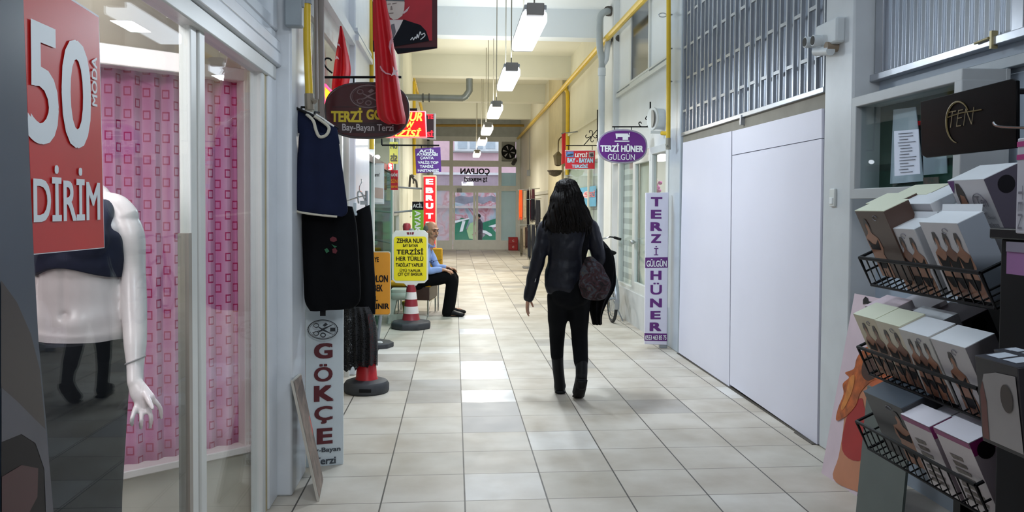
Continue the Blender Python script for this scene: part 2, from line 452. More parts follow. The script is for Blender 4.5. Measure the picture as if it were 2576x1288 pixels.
def rrect(x0, y0, x1, y1, r, k=5):
    o = []
    for cx, cy, a0 in ((x1-r,y0+r,-90),(x1-r,y1-r,0),(x0+r,y1-r,90),(x0+r,y0+r,180)):
        for i in range(k+1):
            a = math.radians(a0+90*i/k); o.append((cx+r*math.cos(a), cy+r*math.sin(a)))
    return o
def flatY(polys, Y, eps=0.002):
    mb = MB()
    for p in polys:
        q = [ay(x, y, Y)+Vector((0,-eps,0)) for x, y in p]; mb.add(q, [tuple(range(len(q)))])
    return mb
def flatX(polys, X, eps=0.002):
    mb = MB()
    for p in polys:
        q = [ax(x, y, X)+Vector((eps,0,0)) for x, y in p]; mb.add(q, [tuple(range(len(q)))])
    return mb
def smoothpts(pts, seg=5, closed=False):
    P = [Vector(p) for p in pts]; o = []; m = len(P)
    for i in range(m if closed else m-1):
        g = (lambda k: P[k % m]) if closed else (lambda k: P[min(max(k,0),m-1)])
        p0,p1,p2,p3 = g(i-1),g(i),g(i+1),g(i+2)
        for k in range(seg):
            t = k/seg; o.append(0.5*((2*p1)+(p2-p0)*t+(2*p0-5*p1+4*p2-p3)*t*t+(3*p1-p0-3*p2+p3)*t**3))
    if not closed: o.append(P[-1])
    return o
def cloth(rows, n=28, folds=3, amp=0.25, seed=0, seg=4, depth_axis=None):
    """hanging cloth: rows of (left point, right point, half depth) from top to bottom -> closed folded loft"""
    rnd = random.Random(seed); ph = [rnd.uniform(0, 6.28) for _ in range(4)]
    L = smoothpts([r[0] for r in rows], seg); R = smoothpts([r[1] for r in rows], seg)
    D = []
    for i in range(len(rows)-1):
        for k in range(seg): D.append(rows[i][2]+(rows[i+1][2]-rows[i][2])*k/seg)
    D.append(rows[-1][2]); rg = []
    for i in range(len(L)):
        t = i/(len(L)-1); ring = []
        c = (L[i]+R[i])/2; h = (R[i]-L[i])/2
        dv = Vector((-h.y, h.x, 0)); dv = dv.normalized() if dv.length > 1e-9 else Vector((0,1,0))
        if depth_axis: dv = Vector(depth_axis)
        for j in range(n):
            a = 2*math.pi*j/n; cs, sn = math.cos(a), math.sin(a)
            w = math.sin(folds*3.14*cs+ph[0]+0.8*math.sin(2*t+ph[1]))*amp*(0.3+0.7*t)
            ring.append(c+h*cs+dv*(D[i]*(math.copysign(abs(sn)**0.6, sn)+w)))
        rg.append(ring)
    return MB().rings(rg)
# ---------------------------------------------------------------- shared materials
WHITE = M('white_gloss_paint', 'd9dee3', 0.25, var=0.03)
WALLW = M('white_wall_paint', 'dfe2e2', 0.55, var=0.04, scale=1.5)
CREAMW = M('cream_wall_paint', 'd7d4c0', 0.6, var=0.06, scale=1.2)
GREYW = M('blue_grey_gloss_paint', 'b3bcc4', 0.3, var=0.04)
FRAME = M('white_aluminium_frame', 'd4d6d2', 0.35, var=0.03)
FRAMEC = M('pale_cream_frame', 'd8d4c4', 0.4, var=0.04)
ALU = M('brushed_aluminium', 'b0b2b2', 0.35, 0.7, var=0.05)
GREYP = M('grey_enamel', '8d9296', 0.4, var=0.06)
YELP = M('yellow_gas_pipe_paint', 'd8b424', 0.35, var=0.08)
BLACK = M('black_enamel', '151517', 0.4, var=0.1)
BLKCLOTH = M('black_cloth', '0a0a0d', 0.95, var=0.25, scale=20, spec=0.15)
CHROME = M('chrome', 'c8cacc', 0.15, 1.0, var=0.03)
RUBBER = M('dark_grey_rubber', '34363a', 0.6, var=0.15, scale=14, bump=0.1)
GLASS = glass_mat('shop_glass', 'f4f8f8', 0.04)
INKBLK = M('black_ink', '17161a', 0.5, var=0.05)
INKWHT = M('white_ink', 'eceef0', 0.5, var=0.02)
SKIN = M('olive_skin', 'b98a70', 0.5, var=0.08, scale=14, sss=0.1)

# ================================================================= setting
struct('floor', MB().box(-3.2, 4.4, -1.6, 29.1, -0.05, 0.0), floor_mat(), smooth=False)
COOL = stained_ceiling_mat('white_ceiling_with_yellow_stains', 'dfe6ea', 'd8c67a')
WARM = M('cream_ceiling_paint', 'd9d8c8', 0.8, var=0.06, scale=0.5)
struct('ceiling', MB().box(-3.2, 4.4, -1.6, 13.0, 4.58, 4.7), COOL, smooth=False)
struct('ceiling', MB().box(-3.2, 4.4, 13.0, 29.2, 4.58, 4.7), WARM, smooth=False)
for y, m in ((5.2, COOL), (9.0, COOL), (13.0, COOL), (17.05, WARM), (21.1, WARM), (25.1, WARM)):
    if y < 10: continue
    struct('ceiling_beam', MB().box(-3.2, 4.4, y, y + 0.32, 4.14, 4.58), m, smooth=False)
struct('wall_back', MB().box(-3.2, 4.4, -1.7, -1.6, 0, 4.6), WALLW, smooth=False)  # unseen wall added behind the camera to keep world light out
# left backing walls: deep behind the shop fronts
struct('wall_left', MB().box(-3.2, -3.1, -1.6, 29, 0, 4.6), WALLW, smooth=False)
struct('wall_left', MB().box(-3.1, -0.93, 4.30, 4.42, 0, 4.6), WALLW, smooth=False)
struct('wall_left', MB().box(-3.1, -0.9, 8.25, 8.35, 0, 4.6), WALLW, smooth=False)
struct('wall_left', MB().box(-3.1, -0.9, 14.0, 14.1, 0, 4.6), CREAMW, smooth=False)
struct('wall_left', MB().box(-1.1, -0.96, 17.4, 29.0, 0, 4.6), CREAMW, smooth=False)
# right walls
struct('wall_right', MB().box(4.3, 4.4, -1.6, 29, 0, 4.6), WALLW, smooth=False)
struct('wall_right', MB().box(2.46, 2.6, -1.6, 5.0, 0, 4.6), M('pale_blue_wall_paint', 'aab7c4', 0.5, var=0.05), smooth=False)
struct('wall_right', MB().box(2.40, 2.6, 5.0, 8.6, 0, 4.6), GREYW, smooth=False)
struct('wall_right', MB().box(2.36, 2.5, 8.6, 12.0, 2.15, 4.6), WALLW, smooth=False)
struct('wall_right', MB().box(2.36, 2.5, 12.8, 17.4, 2.35, 4.6), CREAMW, smooth=False)
struct('wall_right', MB().box(2.27, 2.5, 20.0, 29.0, 0, 4.6), M('cream_wall_with_grey_wear', 'd6d0bb', 0.6, var=0.08, scale=0.8), smooth=False)
struct('wall_right', MB().box(2.6, 4.3, 8.45, 8.6, 0, 4.6), WALLW, smooth=False)
struct('wall_right', MB().box(2.5, 4.3, 12.0, 12.1, 0, 4.6), WALLW, smooth=False)
struct('wall_right', MB().box(2.5, 4.3, 17.4, 17.5, 0, 4.6), WALLW, smooth=False)
# low dado wall under the shop windows on the right
struct('wall_right', MB().box(2.27, 2.5, 8.88, 12.0, 0.0, 0.42), M('grey_white_dado_paint', 'c9cbcb', 0.5, var=0.08, scale=3), smooth=False)
struct('wall_right', MB().box(2.29, 2.5, 12.85, 17.4, 0.0, 0.5), CREAMW, smooth=False)
# pillars
PB = 0.012
struct('wall_pillar', MB().box(-1.25, -0.83, 4.33, 4.72, 0, 4.6), WHITE, bevel=PB)
struct('wall_pillar', MB().box(-1.25, -0.87, 7.42, 8.62, 0, 4.6), WHITE, bevel=PB)
struct('wall_pillar', MB().box(-1.25, -0.87, 14.1, 17.5, 0, 4.6), CREAMW, bevel=PB)
struct('wall_pillar', MB().box(2.30, 2.62, 4.72, 5.09, 0, 4.6), M('grey_white_pillar_paint', 'c6cacd', 0.35, var=0.04), bevel=PB)
struct('wall_pillar', MB().box(2.30, 2.62, 8.43, 8.87, 0, 4.6), GREYW, bevel=PB)
struct('wall_pillar', MB().box(2.28, 2.62, 12.0, 12.85, 0, 4.6), WALLW, bevel=PB)
struct('wall_pillar', MB().box(2.24, 2.62, 17.5, 20.0, 0, 4.6), M('tan_pillar_paint', 'b9ad8a', 0.6, var=0.08), bevel=PB)
# trims
struct('trim_1', MB().box(2.32, 2.37, 8.87, 12.0, 3.08, 3.13).box(2.33, 2.37, 8.87, 12.0, 3.16, 3.18), FRAME)
struct('trim_2', MB().box(2.32, 2.37, 12.85, 17.4, 2.96, 3.02), CREAMW)
struct('trim_3', MB().box(2.22, 2.27, 20.0, 29.0, 1.82, 1.90).box(2.25, 2.27, 20.0, 29.0, 1.2, 1.8), M('grey_wall_band', 'bdb9ab', 0.6, var=0.06))
struct('trim_4', MB().box(-0.97, -0.87, 4.72, 7.42, 2.9, 3.0).box(-0.96, -0.93, 4.72, 7.42, 3.0, 4.5), WHITE)
struct('trim_5', MB().box(-0.90, -0.84, 7.40, 8.64, 2.94, 2.99).box(-0.89, -0.85, 7.40, 8.64, 3.02, 3.05), WHITE)

# ================================================================= far facade with street door
YF = 29.0
def fbox(px0, py0, px1, py1, y0=YF, y1=YF+0.08):
    a, b, c, d = pbox(px0, py0, px1, py1, y0); return (a, c, y0, y1, b, d)
FG = M('pale_grey_steel_frame', 'e4e7e6', 0.45, var=0.04)
mb = MB()
for q in ((1060,405,1310,418),(1060,468,1310,479),(1060,345,1310,354),(1130,345,1140,628),(1253,345,1262,628),(1297,345,1310,628),(1080,345,1090,628)): mb.box(*fbox(*q))
wf = struct('window_2', mb, FG)
part(wf, 'pane', MB().box(-1.0, 2.3, YF+0.03, YF+0.04, 2.0, 3.85), GLASS)
part(wf, 'pane', MB().box(*fbox(1088,478,1133,606,YF+0.03,YF+0.04)), film_mat('cloudy_glass_film', 'd6d8dc', 0.35), label='cloudy lower pane')
part(wf, 'pane', MB().box(*fbox(1260,435,1299,606,YF+0.045,YF+0.05)), film_mat('aqua_glass_film', 'c4dcd6', 0.85), label='pane with pale aqua film')
part(wf, 'kick_panel', MB().box(*fbox(1088,605,1134,628)).box(*fbox(1260,605,1299,628)), FG)
mb = MB()
mb.text('ÇOLPAN', frY(YF, 0.004), *pbox(1158, 424, 1232, 441, YF), bold=0.035, mirror=True)
mb.text('İŞ MERKEZİ', frY(YF, 0.004), *pbox(1167, 445, 1226, 459, YF), bold=0.05, mirror=True)
part(wf, 'lettering', mb, INKBLK, smooth=False, label='black mirrored lettering on the transom glass')
door_frame_bits = [(1140,478,1145,628),(1190,478,1196,628),(1197,478,1203,628),(1247,478,1253,628),(1140,478,1253,484),(1140,604,1253,628)]
mb = MB()
for q in door_frame_bits: mb.box(*fbox(*q, YF-0.03, YF+0.05))
dr = struct('door_1', mb, FG)
part(dr, 'pane', MB().box(*fbox(1144,483,1248,606,YF,YF+0.01)), GLASS)
part(dr, 'door_closer', MB().box(*fbox(1150,474,1162,484,YF-0.12,YF-0.03)), GREYP, 0.01)
part(dr, 'handle', MB().cyl(ay(1194,540,YF-0.1), ay(1194,565,YF-0.1), 0.02), ALU)
a, b, c, d = pbox(1262, 354, 1297, 406, YF)
struct('trim_6', MB().box(a, c, YF, YF+0.06, b, d), M('grey_blanking_panel', '9a9c98', 0.5))
struct('wall_far', MB().box(-3.2, 4.4, YF, YF+0.2, 3.83, 4.6).box(2.27, 4.4, YF, YF+0.2, 0, 3.9).box(-3.2, -0.86, YF, YF+0.2, 0, 3.9), M('grey_white_lintel', 'bcc2c2', 0.6), smooth=False)
# extractor fan in the panel
fc = ay(1280, 382, YF-0.02); T = thing('extractor_fan', 'round black extractor fan set in the grey panel beside the street door', 'fan', fc)
ring = MB(); ring.tube([fc+Vector((0.235*math.cos(t), 0, 0.235*math.sin(t))) for t in [2*math.pi*i/32 for i in range(32)]], 0.025, 8, closed=True)
part(T, 'housing', ring, BLACK)
mb = MB(); mb.cyl(fc+Vector((0,0.015,0)), fc+Vector((0,0.02,0)), 0.23, n=32); part(T, 'back_plate', mb, M('pale_sky_behind_fan', 'd5d5da', 0.5))
for i in range(6):
    t = math.pi*i/3+0.3; u = Vector((math.cos(t),0,math.sin(t))); w = Vector((-math.sin(t),0,math.cos(t)))
    mb = MB().prism([fc+u*0.05+w*0.025, fc+u*0.2+w*0.085, fc+u*0.225, fc+u*0.2-w*0.075, fc+u*0.05-w*0.02], (0,-0.012,0)); part(T, 'blade', mb, BLACK)
part(T, 'hub', MB().cyl(fc+Vector((0,-0.04,0)), fc, 0.06), BLACK)
# red cabinet
a, b, c, d = pbox(1279.5, 597, 1303, 628, 28.5)
T = thing('fire_cabinet', 'red metal cabinet on the floor in the far right corner by the street door', 'cabinet', ((a+c)/2, 28.6, 0))
RED = M('red_enamel', 'a51822', 0.35, var=0.08)
part(T, 'body', MB().box(a, c, 28.5, 28.8, 0.0, d), RED, 0.01)
for z0, z1 in ((0.02, d/2-0.01), (d/2+0.01, d-0.02)):
    p = part(T, 'door', MB().box(a+0.015, c-0.015, 28.485, 28.5, z0, z1), RED, 0.004)
    part(p, 'emblem', MB().text('C', frY(28.48), (a+c)/2-0.03, (z0+z1)/2-0.035, (a+c)/2+0.03, (z0+z1)/2+0.035, bold=0.02), INKWHT, smooth=False)

# ================================================================= street outside
struct('ground_street', MB().box(-9, 12, 29.1, 42, -0.52, -0.47), M('street_asphalt', 'b3aaa8', 0.9), smooth=False)
PINK = M('pink_render', 'e2bac2', 0.9, var=0.05)
bl = thing('pink_building', 'pink rendered building across the street seen through the far glass', 'building', (1, 35, -0.47))
part(bl, 'wall', MB().box(-9, 12, 34.5, 36, -0.47, 9), PINK, smooth=False)
part(bl, 'mural', flatY([[(1060,480),(1330,480),(1330,618),(1060,618)]], 34.5, 0.02), mural_mat(), smooth=False, label='graffiti painted wall')
GRN = M('green_spray_paint', '2f7a5c', 0.8); WSP = M('white_spray_paint', 'e2e2e0', 0.8); LIM = M('lime_spray_paint', 'a9c58e', 0.8)
part(bl, 'graffiti_lettering', flatY([[(1142,600),(1146,560),(1160,548),(1180,552),(1172,575),(1186,592),(1190,604),(1142,606)], [(1208,562),(1252,548),(1252,566),(1236,572),(1252,590),(1252,606),(1205,606),(1222,590)]], 34.5, 0.05), GRN, smooth=False)
part(bl, 'graffiti_outline', flatY([[(1163,556),(1171,556),(1164,582),(1156,583)], [(1228,569),(1252,562),(1252,570),(1240,572)],[(1210,578),(1222,580),(1236,588),(1238,593),(1232,594),(1220,587),(1210,585)], [(1140,556),(1180,548),(1181,551),(1142,562)]], 34.5, 0.07), WSP, smooth=False)
part(bl, 'graffiti_bubble', flatY([[(1180,600),(1174,580),(1182,562),(1196,556),(1212,565),(1214,585),(1210,605)]], 34.5, 0.06), LIM, smooth=False)
part(bl, 'wall_band', flatY([[(1060,438),(1330,438),(1330,481),(1060,481)]], 34.5, 0.015), M('grey_mauve_render', 'b09aa4', 0.9, var=0.08), smooth=False)
part(bl, 'string_course', MB().box(-9, 12, 34.4, 34.5, ay(1200,440,34.4).z, ay(1200,434,34.4).z), M('white_ledge', 'e8e4e6', 0.8))
part(bl, 'dark_smudges', flatY([[(1140,497),(1160,492),(1180,496),(1198,491),(1215,497),(1236,492),(1252,498),(1250,510),(1232,505),(1214,514),(1196,506),(1170,514),(1146,508)]], 34.5, 0.03), M('grey_spray_paint', '8a8792', 0.9, var=0.3, scale=3), smooth=False)
part(bl, 'ledge', MB().box(-9, 12, 34.3, 34.5, ay(1200,524,34.4).z, ay(1200,518,34.4).z), M('pale_ledge', 'c8b9b6', 0.8))
mb = MB()
a, b, c, d = pbox(1143, 348, 1255, 381, 34.4); mb.box(a, c, 34.36, 34.5, b, d+1.2)
w_ = part(bl, 'window', mb, M('white_window_frame', 'e8e8ea', 0.5))
for x0, x1 in ((1152,1175),(1182,1215),(1222,1246)):
    a, b, c, d = pbox(x0, 345, x1, 374, 34.35); part(w_, 'pane', MB().box(a, c, 34.34, 34.36, b, d+1.0), M('cold_window_glass', 'b9c2cc', 0.15))
part(bl, 'sill', MB().box(*[ay(1140,380,34.2).x, ay(1258,380,34.2).x, 34.2, 34.5, ay(1140,383,34.2).z, ay(1140,379,34.2).z]), M('grey_stone_sill', 'a09a9c', 0.7))
# ================================================================= display window on the left
XG = -0.93
def W(px, py, X=XG): return ax(px, py, X)
mb = MB()
mb.box(-0.97, -0.928, 3.02, 3.09, 0.10, 2.17)                       # mullion
mb.box(-0.96, -0.922, 3.10, 3.17, 0.10, 2.17)
mb.box(-0.97, -0.90, 1.2, 4.30, 2.13, 2.20)
mb.box(-0.97, -0.925, 1.2, 4.30, 0.0, 0.03)
mb.box(-0.97, -0.915, 4.04, 4.10, 0.0, 2.17)
win = struct('window_1', mb, FRAME, bevel=0.006)
part(win, 'pane', MB().box(-0.942, -0.934, 1.2, 3.04, 0.02, 2.14), GLASS, smooth=False)
part(win, 'pane', MB().box(-0.942, -0.934, 3.12, 4.05, 0.02, 2.14), GLASS, smooth=False)
part(win, 'seal', MB().box(-0.945, -0.915, 4.10, 4.14, 0.0, 2.17), M('yellowed_mastic', 'b9ab83', 0.6, var=0.15))
part(win, 'jamb', MB().box(-0.96, -0.905, 4.14, 4.33, 0.0, 2.2), WHITE, 0.006)
part(win, 'mullion_strip', MB().box(-0.965, -0.927, 2.985, 3.02, 0.10, 1.40), M('taupe_door_edge', '9a9288', 0.4))
struct('trim_7', MB().box(-0.99, -0.88, 1.2, 4.33, 2.20, 2.27).box(-0.97, -0.885, 1.2, 4.33, 2.27, 2.33).box(-0.98, -0.905, 1.2, 4.31, 2.33, 2.38)
       .box(-0.99, -0.92, 1.2, 4.31, 2.38, 4.58).box(-0.95, -0.895, 4.2, 4.31, 2.38, 4.5).box(-0.95, -0.905, 1.2, 4.2, 2.38, 2.44), WHITE, bevel=0.008)
# shop shell behind the glass
struct('ceiling_shop', MB().box(-3.1, -0.97, 0.8, 4.3, 2.5, 2.56), M('mauve_white_ceiling', 'a3959a', 0.7), smooth=False)
struct('wall_shop', MB().box(-3.1, -3.0, 0.8, 4.3, 0, 2.5).box(-3.1, -0.93, 0.7, 0.8, 0, 2.56), M('dim_mauve_wall', '8f8088', 0.7), smooth=False)
# slanting curtained partition, its frame and the wall below
A = Vector((-1.0, 4.15, 0)); B = Vector((-1.52, 3.705, 0)); dr_ = (B-A).normalized(); nr = Vector((dr_.y, -dr_.x, 0))
if nr.y > 0: nr = -nr
def P3(u, z, n=0.0): return A + dr_*u + nr*n + Vector((0, 0, z))
BEI = M('beige_plaster', 'cfc6b6', 0.6, var=0.05)
struct('wall_partition', MB().obox(P3(-0.05,0,0.03), dr_*1.9, -nr*0.08, Vector((0,0,0.32))).obox(P3(-0.05,2.13,0.02), dr_*1.9, -nr*0.06, Vector((0,0,0.4))), BEI, smooth=False)
pf = struct('window_3', MB().obox(P3(-0.02,0.32,0.05), dr_*0.07, -nr*0.1, Vector((0,0,1.85))).obox(P3(-0.02,2.09,0.05), dr_*1.85, -nr*0.1, Vector((0,0,0.06))).obox(P3(-0.02,0.305,0.07), dr_*1.85, -nr*0.12, Vector((0,0,0.035))), M('warm_white_gloss_frame', 'e8ddd8', 0.35, var=0.03), bevel=0.005)
# voile curtain with shallow folds
cu = MB(); rows = []; uvs = []
nu, nv = 150, 16
for i in range(nv+1):
    z = 0.335+(2.1-0.335)*i/nv; row = []
    for j in range(nu+1):
        u = 0.05+1.75*j/nu; row.append(P3(u, z, 0.012*math.sin(u*2*math.pi/0.086)+0.006*math.sin(u*17+z)-0.02)); uvs.append((u, z))
    rows.append(row)
cu.grid(rows)
oc = solo('voile_curtain', 'pink voile curtain patterned with small magenta squares behind the display window', 'curtain', cu, curtain_mat())
ul = oc.data.uv_layers.new(name='uv')
for lp in oc.data.loops: ul.data[lp.index].uv = uvs[lp.vertex_index]
md = oc.modifiers.new('thickness', 'SOLIDIFY'); md.thickness = 0.002
# light box along the top of the curtain and a glowing disc for a hanging lamp's reflection
T = thing('strip_light', 'white strip light glowing along the top of the pink curtain', 'light', P3(0.75, 2.14, 0.1))
part(T, 'housing', MB().obox(P3(0.30,2.085,0.10), dr_*1.45, -nr*0.08, Vector((0,0,0.09))), M('white_lamp_housing', 'eeeae6', 0.4), 0.004)
part(T, 'diffuser', MB().obox(P3(0.36,2.09,0.112), dr_*1.34, -nr*0.012, Vector((0,0,0.08))), M('lit_diffuser', 'fff4f2', 0.4, emit=0.9, var=0.0), 0.004)
c0 = ax(272, 86, -1.42); c0.z = 2.5
T = thing('lamp_reflection_disc', 'round glowing disc standing in for a lamp reflection above the mannequin', 'light', c0)
part(T, 'rim', MB().lathe([(0.10,2.5),(0.10,2.49),(0.08,2.485),(0.08,2.5)], (c0.x,c0.y,0)), WHITE)
part(T, 'lens', MB().lathe([(0.001,2.484),(0.08,2.484),(0.08,2.49),(0.001,2.49)], (c0.x,c0.y,0)), M('lit_reflection_disc', 'fffaf4', 0.4, emit=9.0, var=0.0))
# sale poster on the glass
T = thing('sale_poster', 'red sale poster with big white 50 hung inside the display window', 'poster', W(160, 400))
XP = -0.925
cs = [(55,-60),(165,-8),(247,44),(261,622),(84,638)]
q = [W(px,py,XP) for px,py in cs]
part(T, 'border', MB().prism([W(*p, XP) for p in ((50,-66),(165,-14),(249,40),(263,624),(83,641))], (-0.002,0,0)), M('white_poster_border', 'dfe0e4', 0.4), smooth=False)
part(T, 'sheet', MB().prism([p+Vector((0.001,0,0)) for p in q], (-0.001,0,0)), M('red_poster_ink', 'c21d1a', 0.35, var=0.06, scale=3), smooth=False)
def frXP(px0, py0, px1, py1):
    """box on the poster plane given by two pixel corners: returns mapping and bounds in (Y, Z)"""
    a = W(px0, py1, XP); b = W(px1, py0, XP)
    return a.y, a.z, b.y, b.z
frp = lambda u, v: Vector((XP+0.004, u, v))
mb = MB()
for s_, x0, yt, yb, x1, yt1, yb1 in (('5', 66, 40, 368, 141, 80, 358), ('0', 152, 82, 375, 224, 120, 370)):
    a = W(x0, yb, XP); b = W(x1, yt1, XP); mb.text(s_, frp, a.y, W((x0+x1)/2, (yb+yb1)/2, XP).z, b.y, W((x0+x1)/2, (yt+yt1)/2, XP).z, bold=0.02)
part(T, 'numerals', mb, M('white_poster_ink', 'dfe6ea', 0.4, var=0.02), smooth=False)
mb = MB()
a = W(80, 560, XP); b = W(247, 420, XP)
mb.text('DİRİM', frp, a.y, W(160,556,XP).z, b.y, W(160,418,XP).z, bold=0.02)
part(T, 'lettering', mb, M('white_poster_ink', 'dfe6ea', 0.4), smooth=False)
mb = MB(); a = W(228, 265, XP); b = W(240, 145, XP)
mb.text('MODA', frp, a.y, a.z, b.y, b.z, bold=0.02, rot=2)
part(T, 'small_lettering', mb, M('white_poster_ink', 'dfe6ea', 0.4), smooth=False)
# shopfront sticker: large lingerie photograph board at the very left
XB = -0.905
T = thing('lingerie_photo_board', 'large dark photo board at the far left edge against the shop glass', 'poster', (XB, 1.6, 0.02))
edge = [(58,-20),(70,300),(85,640),(97,860),(118,1080),(132,1288)]
ed = [ax(px,py,XB) for px,py in edge]
pol = ed + [Vector((XB, ed[-1].y, 0.03)), Vector((XB, 1.05, 0.03)), Vector((XB, 1.05, ed[0].z))]
part(T, 'board', MB().prism(pol, (-0.012,0,0)), M('slate_print', '37424f', 0.3, var=0.12, scale=2), smooth=False)
def bp(l): return [p for p in l]
part(T, 'photo_thigh', flatX([[(0,705),(40,760),(75,840),(98,930),(112,1080),(40,1010),(0,975)]], XB, 0.002), M('dim_brown_print', '30251f', 0.35, var=0.15, scale=3), smooth=False)
part(T, 'photo_fabric', flatX([[(0,975),(40,1010),(112,1082),(122,1180),(131,1288),(112,1288),(108,1180),(86,1115),(50,1092),(0,1112)]], XB, 0.003), M('grey_lace_print', '4c4b52', 0.4, var=0.15), smooth=False)
part(T, 'photo_shadow', flatX([[(0,1112),(50,1092),(86,1115),(108,1180),(112,1288),(0,1288)]], XB, 0.0025), M('dark_print', '191415', 0.4), smooth=False)
part(T, 'photo_red', flatX([[(0,1200),(50,1170),(92,1178),(90,1250),(70,1288),(0,1288)]], XB, 0.0035), M('deep_red_print', '3c0a12', 0.4), smooth=False)

# mannequin behind the glass
MY = 2.72
def mq(px, py, dy=0.0): 
    p = ay(px, py, MY); p.y += dy; return p
T = thing('mannequin', 'white mannequin in a navy crop top behind the display window', 'mannequin', (mq(205,800).x, MY, 0.0))
b = MB()
def K(px): return px*MY/F      # pixel length -> metres at the mannequin
b.limb([mq(205,860,0.02), mq(207,825,0.02), mq(206,790,0.01), mq(205,740,0.0), mq(203,690,0.0), mq(205,640,-0.01), mq(210,575,-0.01), mq(225,520,0.01), mq(238,490,0.015)],
       [(K(112),0.115),(K(116),0.12),(K(110),0.11),(K(97),0.095),(K(93),0.095),(K(100),0.11),(K(105),0.105),(K(85),0.07),(K(35),0.045)], n=24, ref=(0,1,0))
b.limb([mq(240,508,0.01), mq(246,498,0.012)], [K(36),K(34)], n=16)
b.limb([mq(262,508,0.0), mq(296,519,0.0), mq(318,546,0.0)], [K(26),K(29),K(31)], n=14)
b.limb([mq(300,528), mq(328,590,0.0), mq(335,680,0.0), mq(343,760,-0.02), mq(358,840,-0.06), mq(370,915,-0.10), mq(376,945,-0.12)],
       [K(28),K(33),K(29),K(30),K(27),K(19),K(18)], n=16)
b.limb([mq(120,530), mq(95,590), mq(85,680), mq(80,760,-0.02), mq(78,850,-0.06)], [K(28),K(33),K(29),K(29),K(24)], n=16)
b.ell(mq(165,600,-0.09), (0.065,0.05,0.06)); b.ell(mq(250,600,-0.09), (0.065,0.05,0.06))
# hand: palm, four curled fingers, thumb
b.limb([mq(374,938,-0.12), mq(392,965,-0.135), mq(412,985,-0.145)], [(K(17),0.016),(K(24),0.018),(K(24),0.016)], n=14)
for (x0,y0),(x1,y1),(x2,y2),dz in (((424,978),(440,1000),(437,1030),-0.135),((411,990),(424,1018),(416,1048),-0.155),((399,994),(407,1022),(400,1046),-0.175),((387,990),(391,1014),(386,1034),-0.195)):
    b.limb([mq(x0,y0,-0.14), mq(x1,y1,dz), mq(x2,y2,dz+0.02)], [0.0088,0.0078,0.006], n=10)
b.limb([mq(396,958,-0.13), mq(422,975,-0.17), mq(438,992,-0.19)], [0.011,0.0095,0.007], n=10)
body = fuse(b, 0.005, 5)
c = mq(195, 785); 
for i, p in enumerate(body.v):       # navel dimple and soft belly relief
    if p.y < MY-0.03:
        d = math.hypot(p.x-c.x, p.z-c.z); p.y += 0.014*math.exp(-(d/0.014)**2) - 0.010*math.exp(-(math.hypot(p.x-c.x-0.035, p.z-c.z+0.03)/0.04)**2)
        p.y += 0.006*math.exp(-((p.x-c.x)/0.012)**2)*(1 if p.z > c.z else 0)
MANQ = M('white_mannequin_lacquer', 'e3d9d8', 0.3, var=0.03)
part(T, 'body', body, MANQ, ang=80)
t_ = MB()
t_.limb([mq(206,692,0.0), mq(206,640,-0.01), mq(212,585,-0.012), mq(222,545,0.0)], [(K(108),0.105),(K(113),0.128),(K(108),0.12),(K(80),0.09)], n=32)
t_.limb([mq(282,500,0.0), mq(272,545,-0.05), mq(268,580,-0.09)], [(K(22),0.02),(K(26),0.03),(K(30),0.03)], n=12)
t_.limb([mq(165,500,0.0), mq(160,545,-0.05), mq(160,580,-0.09)], [(K(22),0.02),(K(26),0.03),(K(30),0.03)], n=12)
t_.ell(mq(165,600,-0.10), (0.07,0.055,0.065)); t_.ell(mq(250,600,-0.10), (0.07,0.055,0.065))
tf = fuse(t_, 0.008, 4)
hem = mq(205,695).z
for p in tf.v:
    lim = hem+0.035*math.cos((p.x-c.x)/0.10) ** 2
    if p.z < lim: p.z = lim + (p.z-lim)*0.08
part(T, 'crop_top', tf, M('navy_jersey', '1c2038', 0.8, var=0.12, scale=20), ang=80)
sk = MB()
top = 852; rg = []
for k in range(30):
    t = k/29; py = top+t*640; hw = (K(114)+(K(96)-K(114))*min(1, t*1.6))*(1-0.05*t); cx = 207-8*t
    ring = []
    for j in range(48):
        a = 2*math.pi*j/48; f = 1+0.02*t*math.sin(7*a+1)
        ring.append(mq(cx, py+ (5*math.sin(3*a) if k == 0 else 0)) + Vector((hw*f*math.cos(a), (0.12+0.02*t)*f*math.sin(a), 0)))
    rg.append(ring)
sk.rings(rg)
part(T, 'skirt', sk, M('charcoal_skirt_cloth', '17191d', 0.85, var=0.15, scale=12, spec=0.2), ang=60)
part(T, 'wrist_seam', MB().tube([mq(367,893,-0.088)+Vector((K(22)*math.cos(t), K(22)*math.sin(t), 0.012*math.cos(t))) for t in [2*math.pi*i/24 for i in range(24)]], 0.003, 6, closed=True), M('grey_joint', '8a8688', 0.5))
part(T, 'stand_pole', MB().cyl(mq(178,1110,-0.2), Vector((mq(178,1110).x, MY-0.2, 0.02)), 0.008), CHROME)
part(T, 'base', MB().lathe([(0.01,0.03),(0.20,0.025),(0.21,0.0),(0.01,0.0)], (mq(205,800).x, MY, 0)), CHROME)
